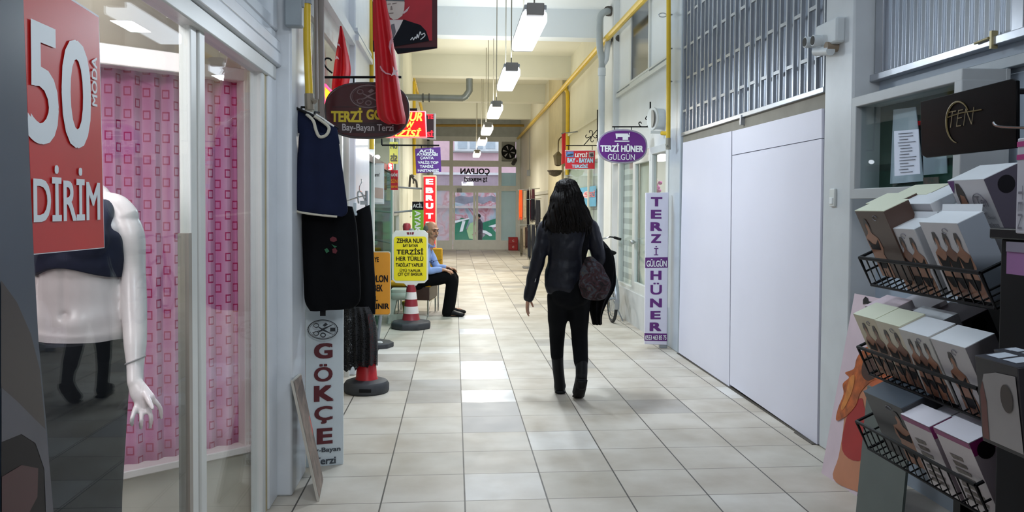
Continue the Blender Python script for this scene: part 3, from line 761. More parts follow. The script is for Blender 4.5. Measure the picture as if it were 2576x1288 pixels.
# ================================================================= left wall: pilaster fittings, shop glazing
# gas pipe with valve
T = thing('gas_pipe', 'yellow gas pipe with a grey end valve beside the white pillar', 'pipe', ay(775, 240, 4.55))
part(T, 'pipe', MB().tube([ay(771,-60,4.55), ay(773,120,4.55), ay(778,240,4.55)], 0.021, 12), YELP)
part(T, 'valve', MB().tube([ay(778,236,4.55), ay(779,276,4.55)], 0.026, 10).tube([ay(779,247,4.55), ay(793,256,4.53)], 0.014, 8), M('dull_brass_grey', '8a8070', 0.45, 0.4))
part(T, 'ring', MB().cyl(ay(772,0,4.55), ay(772,10,4.55), 0.026), GREYP)
T = thing('junction_box', 'small grey metal box high on the white pillar', 'box', ay(740, 40, 4.3))
part(T, 'body', MB().obox(ay(722,72,4.32), Vector((0.085,0,0)), Vector((0,-0.07,0)), Vector((0,0,0.21))), M('grey_box_paint', '8f979b', 0.45), 0.008)
part(T, 'lug', MB().obox(ay(757,20,4.28), Vector((0.018,0,0)), Vector((0,-0.02,0)), Vector((0,0,0.05))), GREYP, 0.003)
# second yellow pipe at the next pillar
solo('gas_pipe', 'yellow gas pipe running up behind the portrait banner', 'pipe', MB().tube([ay(932,-60,8.7), ay(933,120,8.7), ay(934,375,8.7)], 0.028, 12), YELP)
solo('drain_pipe', 'grey brown pipe up the first left shop front', 'pipe', MB().tube([ay(806,-60,5.6), ay(808,150,5.6), ay(808,420,5.6)], 0.022, 10).tube([ay(794,-60,5.4), ay(797,250,5.4)], 0.012, 8), M('taupe_pipe_paint', '8c827c', 0.5))
# bay 1 glazing
w4 = struct('window_4', MB().box(-0.96,-0.92,4.72,7.42,2.72,2.9).box(-0.96,-0.92,6.9,6.98,0.0,2.8).box(-0.96,-0.92,7.34,7.42,0,2.8).box(-0.96,-0.92,5.75,5.8,0,2.8), FRAME)
part(w4, 'pane', MB().box(-0.945,-0.938,4.75,7.4,0.1,2.75), GLASS, smooth=False)
struct('wall_bay', MB().box(-2.4,-2.3,4.42,8.25,0,4.5), M('warm_beige_shop_wall', 'd8cbb8', 0.7), smooth=False)
solo('led_strip', 'red glowing strip inside the first left shop window', 'light', MB().tube([ax(806,-14,-0.985), ax(843,62,-0.985)], 0.028, 8), M('red_led', 'ff1828', 0.4, emit=2.0, var=0.0))
# small neon piece in that window
T = thing('neon_sign', 'small yellow and pink neon glowing in the first left window', 'sign', ay(822, 260, 6.2))
part(T, 'tube', MB().tube(smoothpts([ay(px,py,6.2) for px,py in ((817,258),(815,214),(826,222),(838,236),(830,250),(818,258))],4,True), 0.007, 8, closed=True), M('pink_neon', 'ff2a50', 0.3, emit=7.0, var=0.0))
part(T, 'fill', slabY([(818,252),(817,218),(834,236)], 6.22, 0.02), M('amber_neon', 'ff9a20', 0.3, emit=3.0, var=0.0))
# bay 2: glass case shop
TEAL = glass_mat('green_tinted_glass', 'a9cfc6', 0.10, 0.05)
w5 = struct('window_5', MB().box(-0.97,-0.91,9.48,9.6,0,2.72).box(-0.97,-0.92,8.62,14.1,2.6,2.72).box(-0.97,-0.92,12.6,12.68,0,2.7).box(-0.97,-0.92,13.9,14.1,0,4.5), FRAME)
part(w5, 'pane', MB().box(-0.945,-0.938,8.62,12.6,0.05,2.0), TEAL, smooth=False)
part(w5, 'header', MB().box(-0.965,-0.915,8.62,12.6,1.98,2.06), BLACK)
struct('wall_bay', MB().box(-2.4,-2.3,8.35,14.0,0,4.5), M('pale_teal_shop_wall', 'bcd2cc', 0.7), smooth=False)
struct('wall_bay', MB().box(-0.97,-0.93,8.62,13.9,2.72,4.5), WALLW, smooth=False)
T = thing('wall_poster', 'white framed poster with a dark caption behind the teal glass', 'poster', ay(950, 460, 9.75))
part(T, 'frame', slabY([(932,411),(966,411),(966,513),(932,513)], 9.75, 0.02), M('poster_frame', 'cfd4d6', 0.4))
part(T, 'sheet', flatY([[(934,414),(964,414),(964,510),(934,510)]], 9.75, 0.003), M('poster_paper', 'e6e4e0', 0.6), smooth=False)
part(T, 'photo', flatY([[(934,470),(964,474),(964,500),(948,498),(934,494)]], 9.75, 0.005), M('sepia_photo_print', 'c3a99c', 0.6), smooth=False)
part(T, 'caption', lettering([('Tasarım?', 934, 435, 955, 444)], 9.75, 0.006), INKBLK, smooth=False)
T = thing('shop_counter', 'pale teal glass counter inside the second left shop', 'counter', (-1.6, 11.2, 0))
part(T, 'cabinet', MB().box(-2.2,-1.15,10.6,12.0,0,0.95), M('pale_teal_laminate', 'a8c8c2', 0.4), 0.01)
part(T, 'worktop', MB().box(-2.22,-1.1,10.55,12.05,0.95,1.0), M('light_worktop', 'd5dedb', 0.3), 0.006)
# interior lamps seen as bright dots
for px, py in ((930,391),(949,395)):
    p = ay(px, py, 9.6); p.x -= 0.02
    solo('spot_lamp', 'bright white spot lamp, %s, above the teal glass shop front' % ('nearer the pillar' if px == 930 else 'farther from the pillar'), 'light', MB().ell(ay(px,py,9.4+ (0.0 if px==930 else 1.2)), (0.035,0.035,0.028)), M('lit_spot', 'f4f8ff', 0.4, emit=10.0, var=0.0), group='shop spot lamps')
# mirrored yellow sign, red led signs
YM = 11.6
T = thing('shop_sign', 'yellow window sign with backwards grey letters deep in the left shop', 'sign', ay(988, 380, YM))
part(T, 'panel', slabY([(980,357),(1001,357),(1001,412),(980,412)], YM, 0.02), M('pale_yellow_sign', 'dcd66a', 0.5))
part(T, 'lettering', lettering([('UM',982,362,999,374),('SİS',982,386,999,406)], YM, 0.004, mirror=True, bold=0.04), M('grey_ink', '5a5c52', 0.5), smooth=False)
T = thing('neon_sign', 'tiny red neon sign on the dark header of the left shop', 'sign', ay(982, 418, 11.4))
part(T, 'panel', slabY(rrect(976,410,988,428,4), 11.4, 0.03), M('red_neon_panel', 'e01420', 0.4, emit=2.5, var=0.0))
part(T, 'lettering', lettering([('B',978,412,986,418),('3',978,419,986,427)], 11.4, 0.004, bold=0.03), M('pale_neon', 'ffd0c0', 0.4, emit=5.0, var=0.0), smooth=False)
T = thing('shop_sign', 'red window sign with orange and white wording below the yellow one', 'sign', ay(992, 450, 12.0))
part(T, 'panel', slabY([(983,428),(1001,428),(1001,478),(983,478)], 12.0, 0.02), M('bright_red_sign', 'cf2434', 0.45))
part(T, 'lettering', lettering([('GAİNE',984,434,1000,444)], 12.0, 0.004, bold=0.03), INKWHT, smooth=False)
part(T, 'wording', lettering([('SİNGER'[0:3],984,448,1000,460),('servis',984,465,1000,473)], 12.0, 0.004, bold=0.03), M('orange_ink', 'f08a20', 0.5), smooth=False)
T = thing('office_chair', 'dark chair inside the left shop behind the counter', 'chair', ay(990, 610, 12.2))
o_ = Vector((-1.35, 13.3, 0)); ORG[T.name] = o_.copy(); T.location = o_
part(T, 'seat', MB().box(o_.x-0.22,o_.x+0.2,13.1,13.52,0.42,0.5), BLKCLOTH, 0.02)
part(T, 'backrest', MB().box(o_.x-0.2,o_.x+0.2,13.5,13.56,0.62,1.25), BLKCLOTH, 0.03)
part(T, 'post', MB().cyl((o_.x,13.3,0.06),(o_.x,13.3,0.42),0.03).cyl((o_.x,13.53,0.45),(o_.x,13.53,0.7),0.02), GREYP)
part(T, 'base', MB().lathe([(0.02,0.08),(0.24,0.05),(0.25,0.0),(0.02,0.0)],(o_.x,13.3,0)), BLACK)
T = thing('moving_box', 'brown cardboard box stacked on the counter in the left shop', 'box', ay(990,640,12.0)); 
o_ = Vector((-1.35, 11.3, 1.0)); T.location = o_; ORG[T.name] = o_
part(T, 'carton', MB().box(-1.5,-1.2,11.2,11.5,1.0,1.16), M('brown_cardboard', 'a98a68', 0.8), 0.004)
part(T, 'tape', MB().box(-1.37,-1.33,11.195,11.505,1.0,1.163), M('parcel_tape', 'c9b48c', 0.3))
# far left fittings
solo('gas_pipe', 'long yellow gas pipe along the upper left wall running to the far end', 'pipe', MB().tube([Vector((-0.84,17.6,4.02)), ay(1022,140,18.5), ay(1043,205,19.5), Vector((-0.9,28.8,3.9))], 0.035, 10), YELP)
solo('gas_pipe', 'yellow gas pipe dropping down the far left pillar to the purple sign', 'pipe', MB().tube([ay(1041,205,17.3), ay(1042,330,17.3), ay(1043,440,17.3)], 0.035, 10), YELP)
T = thing('flue_pipe', 'grey flue pipe sticking out under the ceiling with an upturned elbow', 'pipe', ay(1050,245,14))
fp = [Vector((-0.95,14,ay(1050,245,14).z)), ay(1160,246,14), ay(1176,240,14), ay(1182,225,14), ay(1181,198,14)]
FLU = M('galvanised_grey_flue', '83867f', 0.4, 0.5)
part(T, 'duct', MB().tube([fp[0], ay(1165,247,14)], 0.055, 14), FLU)
part(T, 'elbow', MB().tube([ay(1163,247,14), ay(1171,243,14), ay(1181,228,14), ay(1181,198,14)], 0.057, 14), FLU)
part(T, 'clamp', MB().cyl(ay(1062,246,14), ay(1066,246,14), 0.072).cyl(ay(1078,246,14), ay(1081,246,14), 0.072), M('dark_clamp', '4c4e4a', 0.5))
solo('wall_speaker', 'grey box fitting above the grey shutter strip on the far left pillar', 'box', MB().box(-0.92,-0.84,16.4,16.7,1.3,1.5), WALLW, 0.01)
struct('trim_8', MB().box(-0.955,-0.915,12.7,13.9,1.35,1.95), M('grey_shutter_strip', '9a9d98', 0.5))
T = thing('water_tap', 'dark pipe fittings on the far left pillar over the small meter box', 'fitting', ay(1036,455,15.5))
part(T, 'elbow', MB().tube(smoothpts([ay(px,py,15.5) for px,py in ((1030,470),(1033,440),(1040,450),(1047,456),(1049,472))],4), 0.02, 8), M('dark_bronze', '3a3630', 0.5))
part(T, 'tap', MB().ell(ay(1037,443,15.45),(0.04,0.03,0.03)).tube([ay(1040,452,15.45), ay(1040,462,15.45)],0.015,8), M('dark_bronze', '3a3630', 0.5))
solo('meter_box', 'small pale meter box below the pipe fittings on the left', 'box', slabY([(1038,475),(1058,475),(1058,505),(1038,505)],15.4,0.12), M('pale_box', 'd8d4c2', 0.5), 0.01)
# ================================================================= big oval tailor sign
YO = 5.8
T = thing('oval_sign', 'dark maroon oval hanging sign with yellow lettering on the left', 'sign', ay(923, 208, YO))
part(T, 'rim', slabY(ovalpts(816,206,1030,349), YO+0.005, 0.05), M('dark_grey_rim', '3a3034', 0.3), 0.004)
part(T, 'panel', slabY(ovalpts(820,210,1026,344), YO, 0.06), M('maroon_sign_face', '46141a', 0.25, var=0.05), 0.002)
part(T, 'band', flatY([[(836,268),(1012,268),(1012,270),(836,270)],[(842,308),(1006,308),(1006,310),(842,310)],[(846,311),(1004,311),(996,335),(856,335)]], YO, 0.0015), M('dark_plum_band', '2c0e14', 0.3), smooth=False)
part(T, 'title_lettering', lettering([('TERZİ',833,271,912,307),('GÖKÇE',922,271,1012,307)], YO, 0.004, bold=0.045), M('yellow_letter', 'd8c02a', 0.4), smooth=False)
part(T, 'subtitle_lettering', lettering([('Bay-Bayan Terzi',861,313,990,334)], YO, 0.004, bold=0.02), M('grey_letter', 'b9b2b4', 0.4), smooth=False)
def tailor_emblem(T, cx, cy, rx, ry, Y, mat, eps):
    """oval stitched ring with scissors, comb, reel, button"""
    m = MB()
    def P(x, y): return ay(cx+x*rx, cy+y*ry, Y)+Vector((0,-eps,0))
    sc = rx*Y/F
    m.tube([P(math.cos(t),math.sin(t)) for t in [2*math.pi*i/48 for i in range(48)]], sc*0.035, 5, closed=True)
    m.tube([P(.9*math.cos(t),.9*math.sin(t)) for t in [2*math.pi*i/48 for i in range(48)]], sc*0.012, 4, closed=True)
    for i in range(30):
        t = 2*math.pi*i/30; m.tube([P(.98*math.cos(t),.98*math.sin(t)), P(1.05*math.cos(t),1.05*math.sin(t))], sc*0.02, 4)
    part(T, 'emblem_ring', m, mat)
    for sx, name in ((1, 'scissor_blade'), (-1, 'scissor_blade')):
        m = MB(); yy = -1 if sx > 0 else 1
        m.tube([P(-.28,-.25*yy), P(0.0,0.02*yy), P(.72,.55*yy)], [sc*.03,sc*.07,sc*.012], 6)
        m.tube([P(-.45+.17*math.cos(t),-.42*yy+.2*math.sin(t)) for t in [2*math.pi*i/18 for i in range(18)]], sc*0.03, 5, closed=True)
        part(T, name, m, mat)
    part(T, 'emblem_tools', MB().add([P(-.02,-.45),P(.2,-.72),P(.36,-.52),P(.14,-.3)],[(0,1,2,3)]).add([P(.5,-.2),P(.85,-.2),P(.85,.2),P(.5,.2)],[(0,1,2,3)])
         .tube([P(-.72,.35),P(-.2,.12)], sc*.02, 5).tube([P(.02+.16*math.cos(t),.58+.2*math.sin(t)) for t in [2*math.pi*i/16 for i in range(16)]], sc*.04, 5, closed=True), mat)
tailor_emblem(T, 926, 243, 44, 28, YO, M('faint_silver_ink', '7a6668', 0.4), 0.003)
T = thing('sign_bracket', 'thin black iron bar carrying the maroon oval sign', 'bracket', ay(900,193,YO))
part(T, 'bar', MB().tube([Vector((-0.96,YO+0.03,ay(812,193,YO).z)), ay(1010,194,YO+0.03)], 0.009, 8), BLACK)
part(T, 'hanger', MB().tube([ay(890,193,YO+0.03), ay(890,210,YO+0.03)], 0.006, 6).tube([ay(965,194,YO+0.03), ay(965,210,YO+0.03)], 0.006, 6), BLACK)
part(T, 'scroll', MB().tube(smoothpts([ay(px,py,YO+0.03) for px,py in ((836,184),(822,172),(815,158),(820,147),(830,148),(834,153))],5), 0.006, 6), BLACK)
# ================================================================= flags and portrait banner
def star(cx, cy, r, rot=0.0):
    return [(cx+(r if i%2==0 else r*0.4)*math.cos(rot+math.pi*i/5-math.pi/2), cy+(r if i%2==0 else r*0.4)*math.sin(rot+math.pi*i/5-math.pi/2)) for i in range(10)]
def crescent(cx, cy, r, a0, a1, off=(0.3,0.0), k=14, inner=0.82):
    o = [(cx+r*math.cos(a0+(a1-a0)*i/k), cy+r*math.sin(a0+(a1-a0)*i/k)) for i in range(k+1)]
    i_ = [(cx+off[0]*r+inner*r*math.cos(a0+(a1-a0)*i/k), cy+off[1]*r+inner*r*math.sin(a0+(a1-a0)*i/k)) for i in range(k+1)]
    return o+i_[::-1]
FLAG = M('red_flag_satin', 'c20d1c', 0.55, var=0.12, scale=5)
FLW = M('flag_white_print', 'e2c6cc', 0.6)
Y2 = 5.55
T = thing('flag', 'large red flag with white star hanging in front of the maroon oval sign', 'flag', ay(980, 0, Y2), 'red flags')
fr_ = cloth([(ay(a,y,Y2), ay(b,y,Y2), d) for y,a,b,d in ((-70,936,958,0.012),(0,938,970,0.014),(60,938,982,0.015),(130,942,993,0.016),(200,944,1003,0.016),(260,946,1013,0.016),(296,952,1020,0.016),(312,975,1019,0.012))], n=56, folds=2, amp=1.5, seed=3)
part(T, 'cloth', fr_, FLAG, ang=60)
part(T, 'emblem_star', flatY([[(988,165),(993,176),(1001,178),(996,184),(1003,196),(993,188),(984,191),(989,180)]], Y2-0.045), FLW, smooth=False)
part(T, 'emblem_crescent', flatY([[(987,92),(980,104),(978,118),(982,132),(985,140),(984,126),(985,112),(990,103)],[(955,168),(960,178),(970,186),(984,189),(984,186),(972,183),(963,175),(957,165)]], Y2-0.045), M('faint_flag_print', 'c98a94', 0.6), smooth=False)
Y1 = 6.4
T = thing('flag', 'narrow red flag hanging behind the left end of the maroon sign', 'flag', ay(858, 70, Y1), 'red flags')
part(T, 'cloth', cloth([(ay(a,y,Y1), ay(b,y,Y1), d) for y,a,b,d in ((66,855,860,0.008),(90,852,866,0.012),(120,847,872,0.014),(150,842,879,0.015),(180,838,882,0.015),(215,834,876,0.015),(235,834,870,0.012))], n=48, folds=2, amp=1.4, seed=8), FLAG, ang=60)
part(T, 'emblem', flatY([[(848,107),(854,112),(857,122),(854,116),(848,113)],[(846,140),(851,144),(853,150),(848,147),(843,150)]], Y1-0.05), FLW, smooth=False)
solo('flag', 'thin red flag strip on the right wall near the far bracket sign', 'flag', cloth([(ay(1413,338,16.0), ay(1423,334,16.0), 0.02),(ay(1413,375,16.0), ay(1423,372,16.0), 0.02),(ay(1412,414,16.0), ay(1422,410,16.0), 0.02)], n=20, folds=2, seed=4), FLAG, group='red flags', ang=60)
YB2 = 6.3
T = thing('portrait_banner', 'red portrait banner of a person in a dark suit hanging under the ceiling', 'banner', ay(1030, 60, YB2))
part(T, 'cloth', slabY([(936,-70),(1100,-66),(1100,121),(1094,122),(1000,136),(992,122),(938,130)], YB2+0.004, 0.012), M('dark_maroon_banner', '4a0f16', 0.6, var=0.08), smooth=False)
part(T, 'backdrop', flatY([[(938,-70),(1087,-70),(1087,102),(938,102)]], YB2, 0.0), M('crimson_print', 'b01226', 0.55, var=0.25, scale=3), smooth=False)
part(T, 'suit', flatY([[(985,118),(988,100),(1004,72),(1015,49),(1033,55),(1058,63),(1072,78),(1080,103),(1080,103)],[(994,122),(1098,118),(1098,121),(1000,135)]], YB2, 0.003), M('black_suit_print', '14171f', 0.6), smooth=False)
part(T, 'collar', flatY([[(978,50),(1014,50),(1010,66),(990,100),(978,90)]], YB2, 0.0025), M('pale_shirt_print', 'd8cfcc', 0.6), smooth=False)
part(T, 'tie', flatY([[(984,62),(992,60),(996,80),(990,98),(982,84)]], YB2, 0.0035), M('grey_tie_print', '6a666c', 0.6), smooth=False)
part(T, 'face', flatY([[(972,4),(976,28),(981,44),(990,50),(1001,48),(1012,40),(1017,24),(1018,6),(1010,-14),(980,-14)]], YB2, 0.0045), M('pale_face_print', 'd2c4ba', 0.6), smooth=False)
part(T, 'facial_features', flatY([[(975,10),(983,9),(983,11.5),(975,12.5)],[(987,9),(998,7),(998,9.5),(987,11.5)],[(979,33),(990,32),(990,34.5),(979,35.5)],[(983,16),(986,15),(988,25),(982,26)]], YB2, 0.006), M('brown_face_print', '8b7a72', 0.6), smooth=False)
part(T, 'hat', flatY([[(970,2),(1018,4),(1016,-14),(1004,-30),(978,-30),(970,-14)]], YB2, 0.007), M('grey_hat_print', '565c60', 0.6), smooth=False)
part(T, 'crescent_print', flatY([[(934,-6),(940,10),(948,22),(956,30),(962,18),(966,2),(968,-14),(940,-14)]], YB2, 0.002), M('pale_star_print', 'd8b8bc', 0.6), smooth=False)
part(T, 'emblem', flatY([[(1012,33),(1022,24),(1031,15),(1025,28),(1016,35)]], YB2, 0.002), M('pale_star_print', 'd8b8bc', 0.6), smooth=False)
def squig(pts, Y, r, eps): return MB().tube(smoothpts([ay(x,y,Y)+Vector((0,-eps,0)) for x,y in pts],4), r, 5)
sg = squig([(1033,101),(1038,95),(1040,101),(1045,93),(1047,98),(1050,86),(1052,96),(1057,80),(1060,88),(1066,84)], YB2, 0.0035, 0.006)
sg.tube(smoothpts([ay(x,y,YB2)+Vector((0,-0.006,0)) for x,y in ((1058,100),(1069,90),(1067,83))],4), 0.0035, 5)
part(T, 'signature', sg, INKWHT)
# ================================================================= red neon panel, dark sign behind
YN = 7.0
T = thing('neon_sign', 'glowing red neon panel with yellow white letters behind the oval sign', 'sign', ay(1030, 312, YN))
part(T, 'frame', slabY([(940,279),(1071,279),(1074,346),(940,346)], YN+0.01, 0.06), M('pink_lit_frame', 'ff8a90', 0.4, emit=0.8, var=0.0), 0.006)
part(T, 'panel', slabY([(942,282),(1068,282),(1071,343),(942,343)], YN, 0.05), M('glowing_red_face', 'e00410', 0.4, emit=0.75, var=0.0))
part(T, 'lettering', lettering([('NUR',1010,283,1062,304),('W',1022,306,1042,321),('TERZİSİ',954,322,1060,343)], YN, 0.006, bold=0.03, shear=0.25), M('neon_yellow', 'ffd24a', 0.4, emit=1.5, var=0.0), smooth=False)
part(T, 'bracket', MB().tube([Vector((-0.96,YN+.04,ay(950,276,YN).z)), ay(1050,276,YN+.04)], .012, 8).tube([ay(1040,276,YN+.04), ay(1040,284,YN+.04)], .008, 6), BLACK)
T = thing('lit_sign', 'dark sign box with red lettering and a white edge behind the neon panel', 'sign', ay(1085, 318, 8.2))
part(T, 'casing', slabY([(1060,286),(1096,285),(1096,351),(1060,348)], 8.2, 0.08), M('white_sign_edge', 'c9c2ba', 0.5), 0.006)
part(T, 'face', flatY([[(1060,288),(1091,287),(1091,348),(1060,345)]], 8.2, 0.004), M('dark_red_sign_face', '2a0d10', 0.4), smooth=False)
part(T, 'lettering', lettering([('TE',1074,288,1090,299),('Sİ',1074,328,1090,345)], 8.2, 0.008, bold=0.05), M('red_led', 'ff2030', 0.4, emit=6.0, var=0.0), smooth=False)
part(T, 'bracket', MB().tube([Vector((-0.96,8.24,ay(1060,300,8.24).z)), ay(1064,300,8.24)], .015, 8), BLACK)
# ================================================================= purple sign, lightbox, green sign
YP = 10.4
T = thing('purple_sign', 'square purple sign with six lines of white capitals, slightly tilted', 'sign', ay(1076, 402, YP))
part(T, 'panel', slabY([(1044,374),(1108,370),(1110,432),(1047,436)], YP, 0.03), M('purple_sign_face', '5d2d86', 0.4), 0.003)
part(T, 'lettering', lettering([('ACİL',1054,374,1096,384),('AYAKKABI',1048,385,1101,392),('ÇANTA',1057,394,1091,402),('VALİZ-TOP',1051,404,1103,412),('TAMİRİ',1056,414,1090,422),('HASTANESİ',1051,424,1104,432)], YP, 0.004, bold=0.04), INKWHT, smooth=False)
part(T, 'bracket', MB().tube([Vector((-0.9,YP+0.015,ay(1046,366,YP).z)), ay(1105,366,YP+0.015)],0.01,8).tube([ay(1060,366,YP+0.015),ay(1060,376,YP+0.015)],0.006,6).tube([Vector((-0.9,YP+0.015,ay(1046,366,YP).z)), Vector((-0.92,YP+0.015,2.95))],0.01,8), BLACK)
YE = 13.2
T = thing('light_box', 'tall narrow red lightbox sign with white capitals behind the seated man', 'sign', ay(1081, 640, YE))
part(T, 'casing', slabY([(1062,441),(1098,441),(1098,645),(1062,645)], YE+0.01, 0.12), M('cream_sign_casing', 'd8c8a8', 0.5), 0.008)
part(T, 'face', slabY([(1066,445),(1095,445),(1095,641),(1066,641)], YE, 0.02), M('lit_red_face', 'd8101c', 0.4, emit=0.55, var=0.04))
it = []
for s_, y0 in (('E',450),('B',472),('R',491),('U',511),('T',536),('E',558),('R',579),('Z',600),('İ',620)): it.append((s_,1071,y0,1090,y0+14) if s_ != 'İ' else (s_,1078,y0,1083,y0+14,{'bold':0.0}))
part(T, 'lettering', lettering(it, YE, 0.006, bold=0.06), M('lit_white_letter', 'fff0ec', 0.4, emit=1.3, var=0.0), smooth=False)
part(T, 'mount', MB().tube([Vector((-0.95,YE+0.08,1.8)), ay(1064,475,YE+0.08)],0.015,8).tube([Vector((-0.95,YE+0.08,0.9)), ay(1064,600,YE+0.08)],0.015,8), GREYP)
YV = 12.7
T = thing('green_sign', 'narrow green sign with a black top block left of the red lightbox', 'sign', ay(1050, 640, YV))
part(T, 'panel', slabY([(1037,528),(1065,528),(1065,650),(1037,650)], YV, 0.04), M('lime_sign_face', '7db52c', 0.4))
part(T, 'top_panel', slabY([(1037,507),(1065,507),(1065,528),(1037,528)], YV, 0.04), INKBLK)
part(T, 'top_lettering', lettering([('ACİL',1039,510,1063,522)], YV, 0.005, bold=0.02), INKWHT, smooth=False)
part(T, 'lettering', lettering([('AYAKKABI',1043,530,1058,626,{'rot':1})], YV, 0.005, bold=0.03), INKWHT, smooth=False)
part(T, 'mount', MB().tube([Vector((-0.95,YV+0.03,1.4)), ay(1040,530,YV+0.03)],0.015,8), GREYP)
# ================================================================= cones with signs
def cone_body(T, c, h, rb, rt, stripes, red, white, base_r, sides=8, sx=1.0):
    m = MB(); n = sides
    prof = [(base_r*0.97,0.0),(base_r,0.015),(base_r,0.06),(base_r*0.93,0.085),(rb*1.25,0.10),(rb*1.1,0.105)]
    m.rings([[c+Vector((r*math.cos(2*math.pi*(j+.5)/n)*1.0, r*math.sin(2*math.pi*(j+.5)/n), z)) for j in range(n)] for r,z in prof])
    part(T, 'base', m, RUBBER, 0.012)
    z0 = 0.095
    for i in range(stripes):
        a, b2 = z0+(h-z0)*i/stripes, z0+(h-z0)*(i+1)/stripes
        ra, rb_ = rb+(rt-rb)*i/stripes, rb+(rt-rb)*(i+1)/stripes
        part(T, 'band', MB().lathe([(ra,a),(rb_,b2)] if i else [(rb*1.2,0.085),(rb*1.02,0.11),(rb_,b2)], c, 32), red if i % 2 == 0 else white)
CR_ = M('maroon_cone_plastic', '8e2430', 0.4, var=0.06); CW_ = M('white_reflective_band', 'e2dcd8', 0.4)
cc = az(1034, 825); cc.z = 0
YC = cc.y
T = thing('sign_cone', 'maroon and white striped cone carrying a yellow sign, near the seated man', 'cone', cc)
hz = ay(1034,716,YC).z
cone_body(T, cc, hz, 0.105, 0.052, 5, CR_, CW_, 0.255)
part(T, 'plate', slabY([(995,580),(1067,579),(1077,588),(1077,703),(1068,712),(1052,713),(1040,727),(1030,727),(1016,713),(995,712),(986,703),(986,590)], YC-0.03, 0.02), M('white_plastic_plate', 'e3e2d8', 0.4), 0.003)
part(T, 'yellow_face', flatY([rrect(991,595,1073,706,7)], YC-0.03, 0.003), M('yellow_sign_face', 'f0dc1e', 0.4, var=0.03), smooth=False)
part(T, 'lettering', lettering([('ZEHRA NUR',998,600,1064,611),('BAY BAYAN',1014,614,1051,621),('TERZİSİ',998,624,1065,640),('HER TÜRLÜ',997,643,1065,656),('TADİLAT YAPILIR',996,659,1065,671),('ÜTÜ YAPILIR',1006,676,1058,684),('ÇIT ÇIT BASILIR',1001,686,1063,695)], YC-0.03, 0.006, bold=0.02), INKBLK, smooth=False)
part(T, 'post', MB().cyl(cc+Vector((0,0,hz-0.05)), cc+Vector((0,0.0,ay(1034,575,YC).z)), 0.03), GREYP)
part(T, 'post_tip', MB().lathe([(0.045,0),(0.05,0.06),(0.04,0.09),(0.001,0.1)], ay(1023,581,YC)+Vector((0,0.02,0)), 16), M('red_plastic_cap', '9a3238', 0.4))
part(T, 'logo', flatY([[(1023,584),(1029,584),(1030,590),(1025,590)],[(1031,584),(1034,584),(1034,590),(1032,590)],[(1036,584),(1042,584),(1040,590),(1036,590)]], YC-0.03, 0.004), M('maroon_print', '7a2030', 0.4), smooth=False)
part(T, 'bolt', MB().cyl(ay(1046,720,YC-0.04), ay(1046,720,YC-0.02), 0.008).cyl(ay(1022,721,YC-0.04), ay(1022,721,YC-0.02), 0.008), BLACK)
# red cone with lace skirt draped over it
c2 = az(922, 985); c2.z = 0
T = thing('traffic_cone', 'red cone with a heavy black rubber base under the lace drape', 'cone', c2)
m = MB(); prof = [(0.175,0.0),(0.182,0.02),(0.182,0.065),(0.165,0.09),(0.12,0.105)]
m.lathe(prof, c2, 40)
part(T, 'base', m, RUBBER, 0.006)
part(T, 'base_lug', MB().box(c2.x-0.04,c2.x+0.055,c2.y-0.187,c2.y-0.12,0.03,0.06), BLACK, 0.006).parent = T
part(T, 'cone', MB().lathe([(0.10,0.09),(0.085,0.12),(0.045,0.62),(0.04,0.63),(0.001,0.63)], c2, 32), M('red_cone_plastic', 'b3121e', 0.4, var=0.06))
part(T, 'pole', MB().cyl(c2+Vector((0,0,0.6)), c2+Vector((0,0,1.62)), 0.012), GREYP)
# orange sign partly behind the black clothes
Yg = 8.9
og = Vector((ay(955,700,Yg).x-0.05, Yg, 0))
T = thing('orange_sign', 'orange sign on a stand half hidden behind the hanging black clothes', 'sign', og)
part(T, 'panel', slabY(rrect(890,635,981,791,6), Yg, 0.02), M('orange_sign_face', 'd98f1e', 0.45, var=0.05), 0.003)
part(T, 'rim', MB().tube([ay(x,y,Yg+0.01) for x,y in rrect(889,634,982,792,6)], 0.007, 6, closed=True), M('pale_sign_rim', 'b7b29c', 0.4))
part(T, 'lettering', lettering([('FERMUAR YE',900,647,953,659),('TEK',906,672,940,685),('PANTOLON',896,692,976,710),('ETEK BEK',906,716,963,733),('OL',930,745,951,757),('ALINIR',925,763,979,777)], Yg, 0.005, bold=0.03), INKBLK, smooth=False)
part(T, 'stand', MB().tube([ay(958,788,Yg+0.03), Vector((og.x+0.02,Yg+0.03,0.02))],0.02,8), GREYP)
part(T, 'base', MB().lathe([(0.18,0.0),(0.18,0.05),(0.05,0.08),(0.001,0.08)], (og.x+0.02,Yg+0.03,0), 8), RUBBER, 0.01)
solo('shoe_heap', 'crumpled white and black rag on the floor below the orange sign', 'rag', fuse(MB().ell((og.x+0.05,Yg-0.05,0.04),(0.06,0.06,0.035)).ell((og.x+0.09,Yg-0.08,0.03),(0.035,0.035,0.028)),0.012,3), M('white_rag', 'c9c9c6', 0.9, var=0.6, scale=14), ang=60)
bpy.data.objects['shoe_heap'].name = 'floor_rag'
